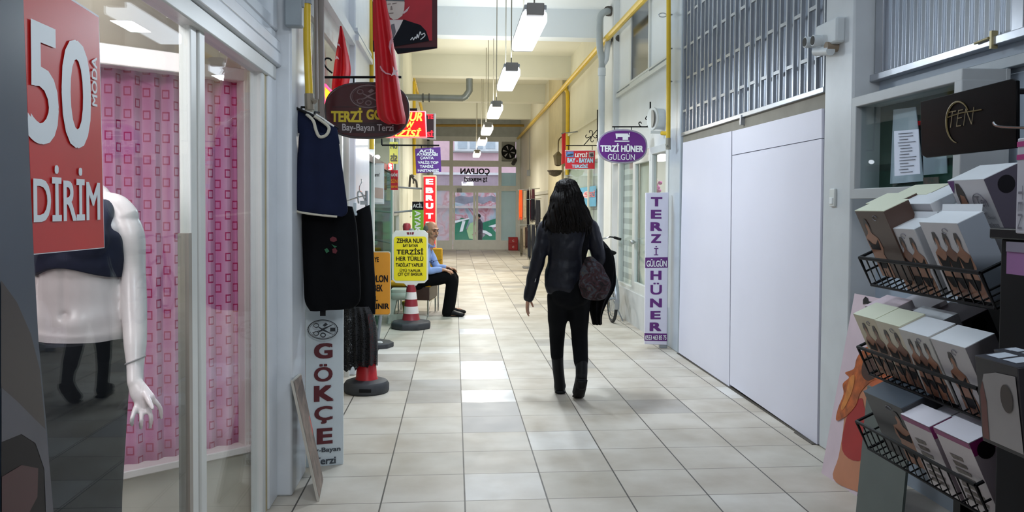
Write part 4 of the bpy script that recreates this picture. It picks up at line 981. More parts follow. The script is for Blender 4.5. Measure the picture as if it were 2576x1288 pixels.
# ================================================================= leaning sign boards
Yk = 4.82
T = thing('vertical_sign', 'tall white sign board with maroon capitals standing below the black clothes', 'sign', (-0.75, Yk, 0.0))
rk = math.radians(-14)
import itertools
def kfr(u, v): return Vector((-0.845+u*math.cos(rk)*0.98, Yk-0.02-u*math.sin(rk), v))
KW = 0.215
def kpoly(pts, e=0.0):
    n = Vector((math.sin(-rk), -math.cos(rk), 0)); return [kfr(u, v)+n*e for u, v in pts]
nk = Vector((-math.sin(rk)*-1*0, -1, 0))
part(T, 'board', MB().prism(kpoly([(0,0.0),(KW,0.0),(KW,1.52),(0,1.52)]), (0,0.03,0)), M('white_sign_board', 'c9d3d8', 0.35, var=0.03), 0.002)
def kbox(px0, py0, px1, py1):
    # pixel box -> (u, v) on the board
    def h(px, py):
        d = ray(px, py); n = Vector((math.sin(rk), math.cos(rk)/0.98*0.98, 0)); p0 = kfr(0, 0)
        t = (p0-O).dot(n)/d.dot(n); q = O+d*t
        return ((q.x+0.845)/(math.cos(rk)*0.98), q.z)
    a = h(px0, py1); b_ = h(px1, py0); return a[0], a[1], b_[0], b_[1]
kf = lambda u, v: kfr(u, v)+Vector((0,-0.004,0))
m = MB()
for s_, a, b_, c, d in (('G',790,862,837,903),('Ö',790,914,837,961),('K',790,968,840,1011),('Ç',791,1020,837,1067),('E',797,1075,837,1118)):
    m.text(s_, kf, *kbox(a,b_,c,d), bold=0.028 if s_ in 'ÖÇ' else 0.045)
part(T, 'lettering', m, M('maroon_ink', '5a1420', 0.4), smooth=False)
m = MB(); m.text('Bay-Bayan', kf, *kbox(772,1122,857,1144), bold=0.03); m.text('Terzi', kf, *kbox(790,1147,845,1170), bold=0.03)
part(T, 'subtitle', m, M('slate_ink', '3b434c', 0.4), smooth=False)
tailor_emblem(T, 812, 829, 37, 24, Yk-0.055, M('dark_slate_ink', '2c3036', 0.4), 0.0)
# picture board leaning in front, seen nearly edge on
T = thing('leaning_picture', 'worn picture board leaning by the foot of the white pillar', 'picture', (-0.72, 4.35, 0))
b0 = az(797,1262); b1 = Vector((b0.x-0.03, b0.y+0.33, 0)); t0 = Vector((-0.822, b0.y+0.0, 0.615)); t1 = Vector((-0.828, b0.y+0.26, 0.60))
n_ = (b1-b0).cross(t0-b0).normalized()
part(T, 'board', MB().prism([b0,b1,t1,t0], n_*0.012), M('pale_board_edge', 'b8b4aa', 0.6), smooth=False)
def lb(u, v, e=0.0): 
    p = (b0*(1-u)+b1*u)*(1-v)+(t0*(1-u)+t1*u)*v; s_ = n_ if n_.x > 0 else -n_
    return p+s_*(0.0135+e if n_.x > 0 else 0.0015+e)
part(T, 'print', MB().add([lb(.03,.01),lb(.97,.01),lb(.97,.99),lb(.03,.99)],[(0,1,2,3)]), M('faded_brown_print', '756358', 0.5, var=0.5, scale=14), smooth=False)
part(T, 'print_dress', MB().add([lb(.1,.38,.001),lb(.5,.34,.001),lb(.95,.5,.001),lb(.9,.62,.001),lb(.4,.56,.001)],[(0,1,2,3,4)]), M('faded_red_print', 'c05a54', 0.5, var=0.2), smooth=False)
part(T, 'print_shadow', MB().add([lb(.3,.66,.001),lb(.9,.7,.001),lb(.95,.96,.001),lb(.2,.9,.001)],[(0,1,2,3)]), M('dark_print_patch', '5a4a44', 0.5, var=0.4, scale=12), smooth=False)
# ================================================================= hanging clothes
YT = 4.5
def H(px, py, dy=0.0): 
    p = ay(px, py, YT); p.y += dy; return p
T = thing('clothes_rail', 'short black rail sticking out of the white pillar above the navy top', 'rail', H(735,270))
part(T, 'bar', MB().tube([H(730,266,-0.04), H(790,292,0.0), H(848,322,0.05)], 0.008, 8), BLACK)
part(T, 'hook', MB().tube([H(757,278,0), H(757,268,0.02), H(764,267,0.06)], 0.006, 6), BLACK)
part(T, 'hook', MB().tube([H(790,292,0), H(791,281,0.02), H(798,280,0.06)], 0.006, 6), BLACK)
NAVY = M('navy_cotton', '131a33', 0.9, var=0.1, scale=10, spec=0.2); LIN_ = M('ecru_lining', 'b9b4a4', 0.9, var=0.08)
T = thing('sleeveless_top', 'navy sleeveless top with pale lining hanging on the pillar', 'top', H(800,300))
rows = [(H(757,320,0),H(846,345,0),0.02),(H(752,345,0),H(853,362,0),0.03),(H(750,380,0),H(856,385,0),0.035),(H(745,420,0),H(862,425,0),0.035),(H(739,480,0),H(870,485,0),0.035),(H(737,515,0),H(875,532,0),0.035),(H(750,532,0),H(862,545,0),0.03)]
part(T, 'bodice', cloth(rows, n=44, folds=2, amp=0.3, seed=5), NAVY, ang=60)
part(T, 'strap', cloth([(H(742,272,0.01),H(773,288,0.01),0.006),(H(746,305,0),H(795,312,0),0.015),(H(750,335,0),H(812,350,0),0.02)], n=20, folds=1, amp=0.1, seed=2), NAVY)
part(T, 'strap', cloth([(H(826,312,0.02),H(847,322,0.02),0.006),(H(824,332,0),H(852,345,0),0.012),(H(806,352,0),H(855,362,0),0.02)], n=20, folds=1, amp=0.1, seed=3), NAVY)
part(T, 'back_panel', cloth([(H(768,285,.045),H(842,318,.045),.006),(H(760,320,.045),H(848,340,.045),.01),(H(756,350,.04),H(850,362,.04),.012)], n=20, folds=1, amp=.1, seed=7), NAVY)
part(T, 'neck_trim', MB().tube(smoothpts([H(772,288,-.01),H(790,305,-.025),H(797,328,-.03),H(806,345,-.035),H(820,343,-.03),H(828,332,-.025),H(826,318,-.01),H(800,298,0.0),H(778,286,0.0)],4), [0.0095]*32+[0.0095], 8) if False else
     MB().tube(smoothpts([H(772,288,-.01),H(790,305,-.025),H(797,328,-.03),H(806,345,-.035),H(820,343,-.03),H(828,332,-.025),H(826,318,-.01),H(800,298,0.0),H(778,286,0.0)],4), 0.0085, 8), LIN_)
part(T, 'hem_lining', MB().tube(smoothpts([H(737,512,-.02),H(741,525,-.03),H(754,533,-.032),H(800,540,-.035),H(850,545,-.032)],4), 0.006, 6).tube(smoothpts([H(741,290,0),H(740,360,-0.01),H(737,440,-.02),H(735,505,-.02)],4), 0.007, 6), LIN_)
part(T, 'hanger', MB().tube(smoothpts([H(748,278,.02),H(775,282,.02),H(800,292,.02),H(838,318,.02)],4), 0.007, 8), M('white_plastic_hanger', 'd8d6d0', 0.4))
BLKG = M('black_wool', '08090c', 0.95, var=0.2, scale=14, spec=0.15)
T = thing('black_skirt', 'long black skirt with a small rose print hanging below the navy top', 'skirt', H(820,545,0.12))
rows = [(H(752,505,.12),H(880,520,.12),0.04),(H(750,560,.12),H(890,565,.12),0.05),(H(752,640,.12),H(896,645,.12),0.055),(H(754,720,.12),H(900,720,.12),0.055),(H(757,765,.12),H(898,765,.12),0.05),(H(770,789,.12),H(880,782,.12),0.04)]
part(T, 'cloth', cloth(rows, n=44, folds=2, amp=0.25, seed=9), BLKG, ang=60)
part(T, 'rose_print', flatY([[(830,600),(837,595),(846,598),(848,605),(840,609),(831,606)],[(836,626),(844,624),(849,631),(845,638),(837,636)]], YT+0.055), M('dark_red_thread', '5a1a24', 0.8), smooth=False)
part(T, 'leaf_print', flatY([[(816,627),(823,624),(829,632),(821,637)],[(834,614),(842,618),(848,620),(842,624)]], YT+0.055), M('dark_green_thread', '1e5a3a', 0.8), smooth=False)
part(T, 'hanger_tab', slabY([(805,780),(819,780),(819,795),(805,795)], YT+0.1, 0.01), BLACK)
YL = c2.y
def L(px, py, dy=0.0):
    p = ay(px, py, YL); p.y += dy; return p
T = thing('black_trousers', 'black trousers clipped on a hanger right of the black skirt', 'trousers', L(905,520))
rows = [(L(868,545),L(930,515),0.03),(L(862,600),L(936,560),0.04),(L(862,680),L(941,660),0.045),(L(862,740),L(945,740),0.045),(L(866,786),L(944,790),0.04)]
part(T, 'cloth', cloth(rows, n=36, folds=2, amp=0.3, seed=12), BLKG, ang=60)
T = thing('clip_hanger', 'metal clip hanger holding the black trousers', 'hanger', L(900,500))
part(T, 'bar', MB().tube([L(868,508,-.04),L(900,497,-.04),L(920,492,-.04)], 0.006, 8), CHROME)
part(T, 'clip', MB().obox(L(891,538,-.06),Vector((0.024,0,0)),Vector((0,0.012,0)),Vector((0,0,0.09))).obox(L(884,542,-.062),Vector((0.052,0,0)),Vector((0,0.01,0)),Vector((0,0,0.02))), M('pale_blue_clip', 'b9c8d2', 0.35), 0.003)
part(T, 'clip', MB().tube(smoothpts([L(904,512,-.05),L(902,486,-.05),L(908,482,-.05),L(914,490,-.05),L(922,510,-.05)],4), 0.007, 6).obox(L(908,515,-.06),Vector((0.05,0,0)),Vector((0,0.014,0)),Vector((0,0,0.03))), CHROME)
part(T, 'hook', MB().tube(smoothpts([L(906,484,-.04),L(905,470,-.02),L(909,458,0.02),L(906,450,0.08)],4), 0.004, 6), CHROME)
T = thing('lace_shawl', 'black lace shawl draped over the red cone below the trousers', 'shawl', L(905,780))
rows = [(L(866,770),L(930,770),0.09),(L(861,820),L(946,815),0.12),(L(862,880),L(950,870),0.14),(L(866,925),L(950,912),0.14)]
lc = cloth(rows, n=60, folds=5, amp=0.2, seed=21)
for p in lc.v:
    if p.z < L(900,900).z: p.z += 0.05*noise.noise(Vector((p.x*30,p.y*30,0)))
part(T, 'lace', lc, lace_mat(), ang=60)
part(T, 'inner_cloth', cloth([(L(888,770),L(926,770),0.06),(L(886,840),L(932,840),0.095),(L(890,905),L(934,900),0.11)], n=30, folds=3, seed=5), BLKG, ang=60)
# ================================================================= people
def head(mb, c, s=1.0, face=Vector((0,-1,0)), nose=True):
    """skull, jaw, nose, brow, ears around c; face = direction looked at"""
    f = face.normalized(); r = f.cross(Vector((0,0,1))).normalized(); u = r.cross(f)
    R3 = Matrix((r, f, u)).transposed()
    def p(x, y, z): return c + (r*x + f*y + u*z)*s
    mb.ell(p(0,-.012,.02), (.076*s,.096*s,.10*s), rot=R3)
    mb.ell(p(0,.03,-.055), (.056*s,.062*s,.065*s), rot=R3)
    mb.ell(p(0,.062,-.098), (.026*s,.026*s,.022*s), rot=R3)            # chin
    mb.limb([p(0,.085,.018), p(0,.104,-.015), p(0,.112,-.032)], [.009*s,.012*s,.015*s], n=8)
    mb.limb([p(-.052,.068,.032), p(0,.09,.034), p(.052,.068,.032)], [.012*s,.013*s,.012*s], n=8)
    for e in (-1, 1):
        mb.ell(p(.077*e,-.01,-.008), (.012*s,.022*s,.034*s), rot=R3)
        mb.ell(p(.04*e,.066,-.02), (.024*s,.02*s,.02*s), rot=R3)       # cheeks
    mb.limb([p(-.022,.088,-.066), p(0,.096,-.064), p(.022,.088,-.066)], [.007*s,.009*s,.007*s], n=8)
    return p
def hand(mb, wrist, d, side, s=1.0, curl=0.5, palm_n=None, thumb=1):
    """palm, four fingers of different lengths, thumb; d = direction of the fingers, side = across the palm towards the thumb"""
    d = d.normalized(); side = (side-d*side.dot(d)).normalized(); n = palm_n or d.cross(side).normalized()
    def p(a, b, c_=0.0): return wrist + (d*a + side*b + n*c_)*s
    mb.limb([p(-.02,0), p(.02,0), p(.055,.0), p(.085,0)], [(.022*s,.017*s),(.032*s,.017*s),(.039*s,.015*s),(.036*s,.012*s)], n=14, ref=n)
    for k, (b, ln, w) in enumerate(((.032,.068,.0088),(.0105,.078,.009),(-.0115,.071,.0086),(-.033,.054,.0078))):
        cu_ = curl*(0.85+0.12*k); a0 = .082-0.006*abs(k-1.2)
        q = [p(a0-.012, b*.95)]; ang = 0.0; pos = Vector((a0, b, 0)); sp = b*0.18
        for j, fr2 in enumerate((.45,.32,.25)):
            ang += cu_*(.55 if j == 0 else .75)
            pos = pos+Vector((math.cos(ang)*ln*fr2, sp*fr2*.6, math.sin(ang)*ln*fr2)); q.append(p(*pos))
        mb.limb(q, [w*s*1.08, w*s, w*s*.92, w*s*.75], n=10, seg=3)
    mb.limb([p(.01,.026,.004), p(.038,.052,.014), p(.062,.062,.024), p(.084,.062,.036)], [.013*s,.0115*s,.0098*s,.0075*s], n=10, seg=3)
# ---------------- walking woman, seen from behind
WO = Vector((0.905, 6.45, 0)); WS = F/6.45*1.003
def w(px, py, dy=0.0): return Vector((WO.x+(px-1440)/WS, WO.y+dy, 1.5-(py-519)/WS))
T = thing('person', 'person walking away with long dark hair, black leather jacket, black trousers and boots', 'person', WO)
b = MB()
hc = w(1427,494,0.02)
hp = head(b, hc, 1.0, Vector((0.05,1,0)))
b.limb([w(1428,520,.0), w(1430,545,-.01), w(1432,565,-.005)], [.05,.052,.06], n=16)
TOR = [w(1438,748,0), w(1438,715,0), w(1436,670,.0), w(1434,620,-.01), w(1433,585,-.01), w(1431,560,-.005)]
b.limb(TOR, [(.155,.105),(.15,.10),(.125,.085),(.14,.095),(.16,.095),(.09,.06)], n=22)
LL = [w(1410,745,0), w(1410,800,.07), w(1411,842,.12), w(1412,895,.15), w(1416,945,.17), w(1418,972,.18)]
RL = [w(1462,745,0), w(1465,800,.06), w(1467,850,.07), w(1466,905,-.03), w(1465,945,-.09), w(1465,968,-.10)]
b.limb(LL, [.088,.072,.054,.046,.032,.03], n=16); b.limb(RL, [.088,.072,.054,.046,.032,.03], n=16)
b.limb([w(1416,975,.17), w(1420,985,.24), w(1422,985,.30)], [.028,.028,.02]); b.limb([w(1464,968,-.10), w(1462,982,-.03), w(1461,992,.02)], [.028,.028,.02])
LA = [w(1376,572,0), w(1364,620,-.01), w(1353,665,-.005), w(1343,710,.03), w(1334,752,.06)]
RA = [w(1488,570,0), w(1502,615,-.02), w(1512,655,.0), w(1502,668,.12), w(1488,672,.22)]
b.limb(LA, [.05,.044,.038,.034,.025]); b.limb(RA, [.05,.044,.038,.034,.025])
hand(b, w(1333,754,.06), Vector((-.08,.12,-1)), Vector((.35,1,0)), 0.92, 0.22, palm_n=Vector((1,-.3,0)).normalized())
hand(b, w(1487,672,.22), Vector((-.3,1,-.1)), Vector((-1,0,.2)), 0.92, 0.8, palm_n=Vector((0,-.1,-1)))
part(T, 'body', fuse(b, 0.0055, 3, 0.4), SKIN, ang=80)
# trousers
t_ = MB(); off = lambda R, o: [(r[0]+o, r[1]+o) if isinstance(r, tuple) else r+o for r in R]
t_.limb([w(1438,700,0), w(1438,725,0), w(1438,752,0)], [(.142,.105),(.158,.115),(.15,.11)], n=22)
t_.limb(LL[:4]+[w(1414,918,.16)], [.094,.080,.064,.054,.047], n=18); t_.limb(RL[:4]+[w(1466,920,-.05)], [.094,.080,.066,.058,.05], n=18)
t_.ell(w(1416,742,-.055), (.085,.07,.085)); t_.ell(w(1458,742,-.055), (.085,.07,.085))
part(T, 'trousers', fuse(t_, 0.009, 3, 0.4), M('black_stretch_denim', '08090c', 0.85, var=0.15, scale=25, spec=0.2), ang=80)
# boots
BOOT = M('black_boot_leather', '0a0a0d', 0.5, var=0.15, scale=18, spec=0.2, gloss=True)
t_ = MB(); t_.limb([w(1413,906,.155), w(1416,940,.17), w(1420,972,.18), w(1422,994,.185)], [.050,.046,.045,.046], n=18)
t_.limb([w(1422,990,.18), w(1424,990,.26), w(1427,997,.37)], [(.045,.05),(.047,.045),(.04,.032)], n=16)
bo = part(T, 'boot', fuse(t_, 0.007, 3), BOOT, ang=80)
xl = w(1422,0).x
part(bo, 'sole', MB().limb([Vector((xl,WO.y+.15,.016)), Vector((xl+.01,WO.y+.27,.014)), Vector((xl+.02,WO.y+.385,.014))], [(.043,.014),(.045,.012),(.036,.012)], ref=(0,0,1), n=16).limb([Vector((xl,WO.y+.165,.02)), Vector((xl,WO.y+.21,.02))], [(.038,.02),(.038,.02)], ref=(0,0,1), n=16), BLACK)
t_ = MB(); t_.limb([w(1467,902,-.03), w(1466,930,-.075), w(1464,952,-.105)], [.052,.047,.045], n=18)
t_.limb([w(1464,946,-.11), w(1462,974,-.055), w(1461,995,.03)], [(.046,.046),(.046,.046),(.042,.036)], n=16)
bo = part(T, 'boot', fuse(t_, 0.007, 3), BOOT, ang=80)
s0 = w(1463,950,-.162); s1 = w(1462,978,-.112); s2 = w(1461,1002,-.015)
part(bo, 'sole', MB().limb([s0, s1, s2, w(1461,1005,.03)], [(.043,.013),(.041,.012),(.047,.013),(.040,.012)], ref=(0,.85,-.5), n=16).limb([s0+Vector((0,-.012,-.012)), s0.lerp(s1,.6)+Vector((0,-.012,-.012))], [(.038,.016),(.036,.016)], ref=(0,.85,-.5), n=16), BLACK)
# jacket
t_ = MB()
t_.limb([w(1424,722,0), w(1426,690,0), w(1430,650,0), w(1431,610,-.005), w(1431,580,-.005), w(1430,556,-.005)], [(.158,.125),(.158,.12),(.148,.108),(.165,.112),(.19,.11),(.085,.07)], n=26)
t_.limb([w(1402,566,0)]+LA, [.062,.068,.060,.055,.05,.044]); t_.limb([w(1462,566,0)]+RA, [.062,.068,.060,.055,.05,.045])
t_.limb([w(1395,562,-.005), w(1431,553,-.01), w(1468,560,-.005)], [.05,.055,.05])
jk = fuse(t_, 0.008, 3, 0.4)
for p in jk.v:
    p += Vector((0, 1, 0))*0.008*noise.noise(p*16) + Vector((1,0,0))*0.006*noise.noise(p*14+Vector((3,1,2)))
LEA = M('black_leather', '11131e', 0.45, var=0.2, scale=30, bump=0.25, spec=0.3, gloss=True)
jo = part(T, 'jacket', jk, LEA, ang=80)
part(jo, 'cuff_zip', MB().tube([w(1350,700,-.03), w(1341,735,.01), w(1337,752,.03)], 0.0035, 6), CHROME)
# hair: thick wavy mass plus loose strands
h_ = MB()
h_.ell(w(1427,492,.005), (.098,.115,.118)); 
h_.limb([w(1427,470,-.01), w(1427,510,-.045), w(1429,540,-.065), w(1431,560,-.085), w(1432,577,-.085)], [(.09,.09),(.135,.10),(.175,.095),(.185,.075),(.15,.04)], n=28)
h_ = fuse(h_, 0.009, 4)
for p in h_.v:
    d = (p-w(1428,520)); a = math.atan2(d.y, d.x); p += Vector((d.x, d.y, 0)).normalized()*(0.008*math.sin(a*26+p.z*40)+0.012*noise.noise(p*13)) if d.length > 1e-6 else Vector()
rnd = random.Random(4)
for i in range(90):
    a = rnd.uniform(math.pi*0.95, math.pi*2.05); z0 = rnd.uniform(545, 572); R0 = rnd.uniform(.88, 1.04)
    pts = []; ph = rnd.uniform(0, 6)
    for k in range(7):
        t = k/6; py = z0-75+t*rnd.uniform(82, 100)
        ww = 0.112*math.sqrt(max(0.04, 1-(max(0, 498-py)/47)**2))+0.075*min(1, max(0, (py-500)/65)); wv = 0.010*math.sin(ph+t*9)
        pts.append(w(1428, py)+Vector((ww*R0*math.cos(a)+wv, -.03+(0.09+.03*t)*R0*math.sin(a)-.02*t+wv*.6, 0)))
    h_.tube(smoothpts(pts, 2), [0.0015+0.0065*math.sin(math.pi*(0.04+0.9*k/12)) for k in range(13)], 5)
part(T, 'hair', h_, M('dark_brown_hair', '0f0b09', 0.6, var=0.3, scale=30), ang=80)
# bag on her right side
T = thing('shoulder_bag', 'slouchy dark patterned shoulder bag hanging behind the walking person', 'bag', w(1490,755,-.2))
t_ = MB(); t_.limb([w(1478,650,-.13), w(1486,680,-.16), w(1491,710,-.17), w(1490,738,-.17)], [(.045,.03),(.10,.055),(.128,.065),(.105,.05)], n=26)
bg_ = fuse(t_, 0.008, 4)
for p in bg_.v: p += Vector((0,1,0))*0.012*noise.noise(p*11)+Vector((1,0,0))*0.008*noise.noise(p*9)
part(T, 'pouch', bg_, patchwork_mat(), ang=80)
part(T, 'strap', MB().tube(smoothpts([w(1468,665,-.14), w(1466,630,-.145), w(1474,595,-.13), w(1482,566,-.06), w(1484,561,.01), w(1487,600,.12)],4), [(.018,.006)]*21, 8), BLKCLOTH)
# coat over the arm
T = thing('coat', 'black coat draped over the walking person right arm', 'coat', w(1525,820,.1))
cr = [(w(1498,614,.09),w(1528,606,.09),.06),(w(1500,640,.08),w(1552,640,.08),.09),(w(1500,690,.08),w(1559,690,.08),.09),(w(1492,725,.08),w(1557,728,.08),.08),(w(1488,762,.08),w(1540,760,.08),.07),(w(1496,800,.08),w(1526,795,.08),.06),(w(1501,822,.08),w(1525,822,.08),.05)]
part(T, 'cloth', cloth(cr, n=40, folds=3, amp=0.3, seed=31), M('black_coat_cloth', '08080b', 0.95, var=0.2, scale=16, spec=0.15), ang=60)
part(T, 'lapel', cloth([(w(1515,625,-.0),w(1538,622,-.0),.012),(w(1520,670,-.02),w(1550,668,-.02),.015),(w(1518,715,-.01),w(1545,716,-.01),.012)], n=16, folds=1, seed=3), MATS['black_coat_cloth'])

# ---------------- seated man
MO = Vector((-0.3, 11.5, 0)); S2 = F/11.5*1.004
def g(px, py, dy=0.0): 
    p = ay(px, py, 11.5); p.y += dy; return p
# bench first
bc = az(1060, 786); bc.z = 0
BW = 0.74
T = thing('bench', 'low yellow upholstered bench with a dark brown apron and chrome legs', 'bench', (-0.62, 11.72, 0))
T.rotation_euler[2] = math.radians(-9); ORG[T.name] = Vector((0,0,0))
YEL = M('mustard_upholstery', 'd09a14', 0.75, var=0.1, scale=18)
part(T, 'seat', MB().box(-0.24-.02, 0.36, -0.34, 0.28, 0.40, 0.47), YEL, 0.025)
part(T, 'apron', MB().box(-0.24, 0.335, -0.33, 0.27, 0.22, 0.40), M('dark_brown_veneer', '3a2620', 0.4, var=0.15), 0.006)
part(T, 'backrest', MB().box(-0.26, 0.40, 0.31, 0.37, 0.42, 0.90), YEL, 0.02)
for x, y in ((-.22,-.31),(.315,-.31),(-.22,.25),(.315,.25)): part(T, 'leg', MB().cyl((x,y,0),(x,y,0.40),0.012), CHROME)
part(T, 'rail', MB().cyl((.315,-.31,.2),(.315,.25,.2),0.010), CHROME)
part(T, 'back_rail', MB().cyl((-.2,.34,0),(-.2,.34,.5),0.012).cyl((.34,.34,0),(.34,.34,.5),0.012), CHROME)
T = thing('person', 'elderly person sitting on the yellow bench in a light blue shirt with hands on knees', 'person', (-0.3, 11.45, 0))
b = MB()
fd = Vector((0.70,-0.70,-0.16))
hcm = g(1086,580,.0)
hpm = head(b, hcm, 1.03, fd)
b.limb([g(1086,598,0), g(1083,612,0.0), g(1079,624,0)], [.05,.052,.06], n=14)
TB = [g(1056,706,0), g(1056,690,0), g(1058,665,0), g(1063,640,0), g(1071,622,0)]
b.limb(TB, [(.125,.155),(.12,.15),(.115,.15),(.115,.165),(.06,.09)], n=20, ref=(0,1,0))
N1 = [g(1062,704,-.10), g(1095,699,-.13), g(1134,697,-.15), g(1134,735,-.14), g(1126,783,-.13)]
N2 = [g(1062,704,.09), g(1095,697,.10), g(1136,694,.10), g(1136,733,.10), g(1130,779,.10)]
for Q, e in ((N1,-.02),(N2,.02)):
    b.limb(Q, [.09,.082,.062,.052,.04], n=14, ref=(0,1,0)); z = Q[-1]; b.limb([z+Vector((-.03,0,-.01)), z+Vector((.09,e,-.02)), z+Vector((.17,e*2,-.03))], [.035,.036,.025])
A1 = [g(1071,630,-.16), g(1072,655,-.20), g(1078,678,-.21), g(1098,676,-.20), g(1115,676,-.19)]
A2 = [g(1076,628,.13), g(1088,652,.15), g(1098,672,.13), g(1111,674,.10), g(1124,674,.08)]
for Q in (A1, A2): b.limb(Q, [.052,.045,.040,.034,.026], n=12)
hand(b, g(1116,676,-.19), Vector((1,.05,-.25)), Vector((0,.8,.4)), 1.0, 0.4, palm_n=Vector((-.2,0,-1)).normalized())
hand(b, g(1125,674,.08), Vector((1,-.15,-.25)), Vector((0,-.8,.4)), 1.0, 0.4, palm_n=Vector((-.2,0,-1)).normalized())
part(T, 'body', fuse(b, 0.0065, 3, 0.4), M('weathered_skin', 'b58668', 0.5, var=0.1, scale=16), ang=80)
t_ = MB()
t_.limb([g(1056,706,0), g(1056,688,0), g(1058,662,0), g(1063,640,0), g(1070,624,0), g(1074,617,0)], [(.135,.165),(.138,.168),(.132,.165),(.13,.178),(.09,.125),(.06,.075)], n=22, ref=(0,1,0))
for Q in (A1, A2): t_.limb(Q[:4]+[Q[3]*0.35+Q[4]*0.65], [.062,.056,.05,.044,.038], n=14)
t_.limb([g(1083,614,.06), g(1089,620,-.02), g(1082,618,-.07)], [.018,.016,.018])
sh = fuse(t_, 0.009, 3, 0.4)
for p in sh.v: p += Vector((0.5,.6,.3))*0.010*noise.noise(p*12)
so = part(T, 'shirt', sh, M('light_blue_shirt', '8da6d8', 0.8, var=0.1, scale=12), ang=80)
part(so, 'collar', MB().tube(smoothpts([g(1077,609,.075), g(1090,612,.04), g(1093,621,-.03), g(1082,616,-.085), g(1074,609,-.06), g(1072,607,.03)],4,True), [(.012,.006)]*24, 6, closed=True), M('light_blue_shirt', '8da6d8', 0.8))
t_ = MB()
for Q in (N1, N2): t_.limb(Q, [.10,.097,.084,.082,.078], n=16, ref=(0,1,0))
t_.limb([g(1056,712,-.07), g(1056,712,.07)], [.12,.12])
part(T, 'trousers', fuse(t_, 0.009, 3, 0.4), M('black_suit_trousers', '08080b', 0.9, var=0.12, spec=0.2), ang=80)
for Q, e in ((N1,-.02),(N2,.02)):
    z = Vector((Q[-1].x, Q[-1].y, 0.0)); t_ = MB(); t_.limb([z+Vector((-.045,0,.045)), z+Vector((.05,e*.5,.05)), z+Vector((.15,e*1.5,.035)), z+Vector((.215,e*2,.028))], [(.04,.045),(.044,.048),(.045,.034),(.036,.024)], ref=(0,0,1)); t_.limb([z+Vector((-.03,0,.06)), z+Vector((-.01,0,.10))], [.045,.045])
    sh_ = part(T, 'shoe', fuse(t_, 0.007, 3), M('black_shoe_leather', '18181b', 0.35, var=0.1), ang=80)
    part(sh_, 'sole', MB().limb([z+Vector((-.055,0,.007)), z+Vector((.05,e*.5,.007)), z+Vector((.14,e*1.5,.007)), z+Vector((.205,e*2,.007))], [(.035,.007),(.04,.007),(.046,.007),(.03,.007)], ref=(0,0,1)), BLACK)
t_ = MB()
P_ = hpm
for e in (-1, 1):
    t_.ell(P_(.074*e,-.035,.012), (.022,.05,.058), rot=Matrix.Rotation(math.atan2(fd.y,fd.x)-math.pi/2,3,'Z'))
t_.ell(P_(0,-.088,.015), (.066,.036,.065), rot=Matrix.Rotation(math.atan2(fd.y,fd.x)-math.pi/2,3,'Z'))
t_.limb([P_(-.074,-.03,.04), P_(-.06,-.07,.075), P_(0,-.095,.085), P_(.06,-.07,.075), P_(.074,-.03,.04)], [.012]*5)
part(T, 'hair', fuse(t_, 0.008, 2), M('grey_hair', '6e6860', 0.7, var=0.3, scale=40), ang=80)
t_ = MB()
for e in (-1, 1): t_.limb([P_(.017*e,.099,.030), P_(.034*e,.09,.036), P_(.054*e,.072,.028)], [.005,.0055,.004], n=8)
part(T, 'eyebrows', t_, M('dark_grey_brow', '4a423c', 0.8))
for e in (-1, 1): part(T, 'eye', MB().ell(P_(.032*e,.082,.008), (.011,.011,.008)), M('dark_eye', '2a2220', 0.3))
part(T, 'moustache', MB().limb([P_(-.03,.094,-.052), P_(0,.107,-.047), P_(.03,.094,-.052)], [.006,.009,.006], n=8), M('grey_moustache', '7a6a5c', 0.8, var=0.3, scale=60))
part(T, 'mouth', MB().limb([P_(-.02,.1,-.066), P_(0,.106,-.066), P_(.02,.1,-.066)], [.004,.005,.004], n=8), M('lip', '8a5048', 0.5))
# glasses hanging from the shirt pocket cord
t_ = MB(); gp = [g(1078,650,-.20), g(1090,660,-.215)]
t_.tube([g(1079,618,-.10), g(1079,640,-.17), g(1078,652,-.21)], 0.003, 5)
for k in range(2):
    cx = g(1079+k*9,657-k*1.5,-.225); t_.tube([cx+Vector((.02*math.cos(t),0,.016*math.sin(t))) for t in [2*math.pi*i/16 for i in range(16)]], 0.003, 5, closed=True)
t_.tube([g(1090,655,-.225), g(1112,651,-.20)], 0.003, 5)
solo('spectacles', 'dark spectacles hanging from a cord on the seated person chest', 'glasses', t_, BLACK)
# pale plastic stool in front of the bench
so_ = (az(980,813)+az(1055,800))/2; so_.z = 0; so_ = Vector((-0.66, 10.86, 0))
T = thing('plastic_stool', 'pale grey green plastic stool standing in front of the yellow bench', 'stool', so_)
PST = M('pale_sage_plastic', 'b9c4b8', 0.4, var=0.04)
hw = 0.155; ht = 0.43
part(T, 'seat', MB().rings([[so_+Vector((x*s_,y*s_,z)) for x,y in rrect(-hw,-hw,hw,hw,0.04)] for s_, z in ((1.0,ht-.05),(1.0,ht-.01),(.96,ht),(0.3,ht-0.006))]), PST)
part(T, 'skirt_panel', MB().rings([[so_+Vector((x*s_,y*s_,z)) for x,y in rrect(-hw,-hw,hw,hw,0.04)] for s_, z in ((1.06,ht-.13),(1.0,ht-.04))], cap=False), PST).modifiers.new('t','SOLIDIFY').thickness = 0.006
for sx in (-1, 1):
    for sy in (-1, 1):
        p0 = so_+Vector((sx*hw*1.05, sy*hw*1.05, ht-.12)); p1 = so_+Vector((sx*hw*1.28, sy*hw*1.28, 0))
        part(T, 'leg', MB().prism([p0, p0+Vector((-sx*.09,0,0)), p1+Vector((-sx*.055,0,0)), p1], (0,-sy*.02,0)).prism([p0, p0+Vector((0,-sy*.09,0)), p1+Vector((0,-sy*.055,0)), p1], (-sx*.02,0,0)), PST, 0.003)
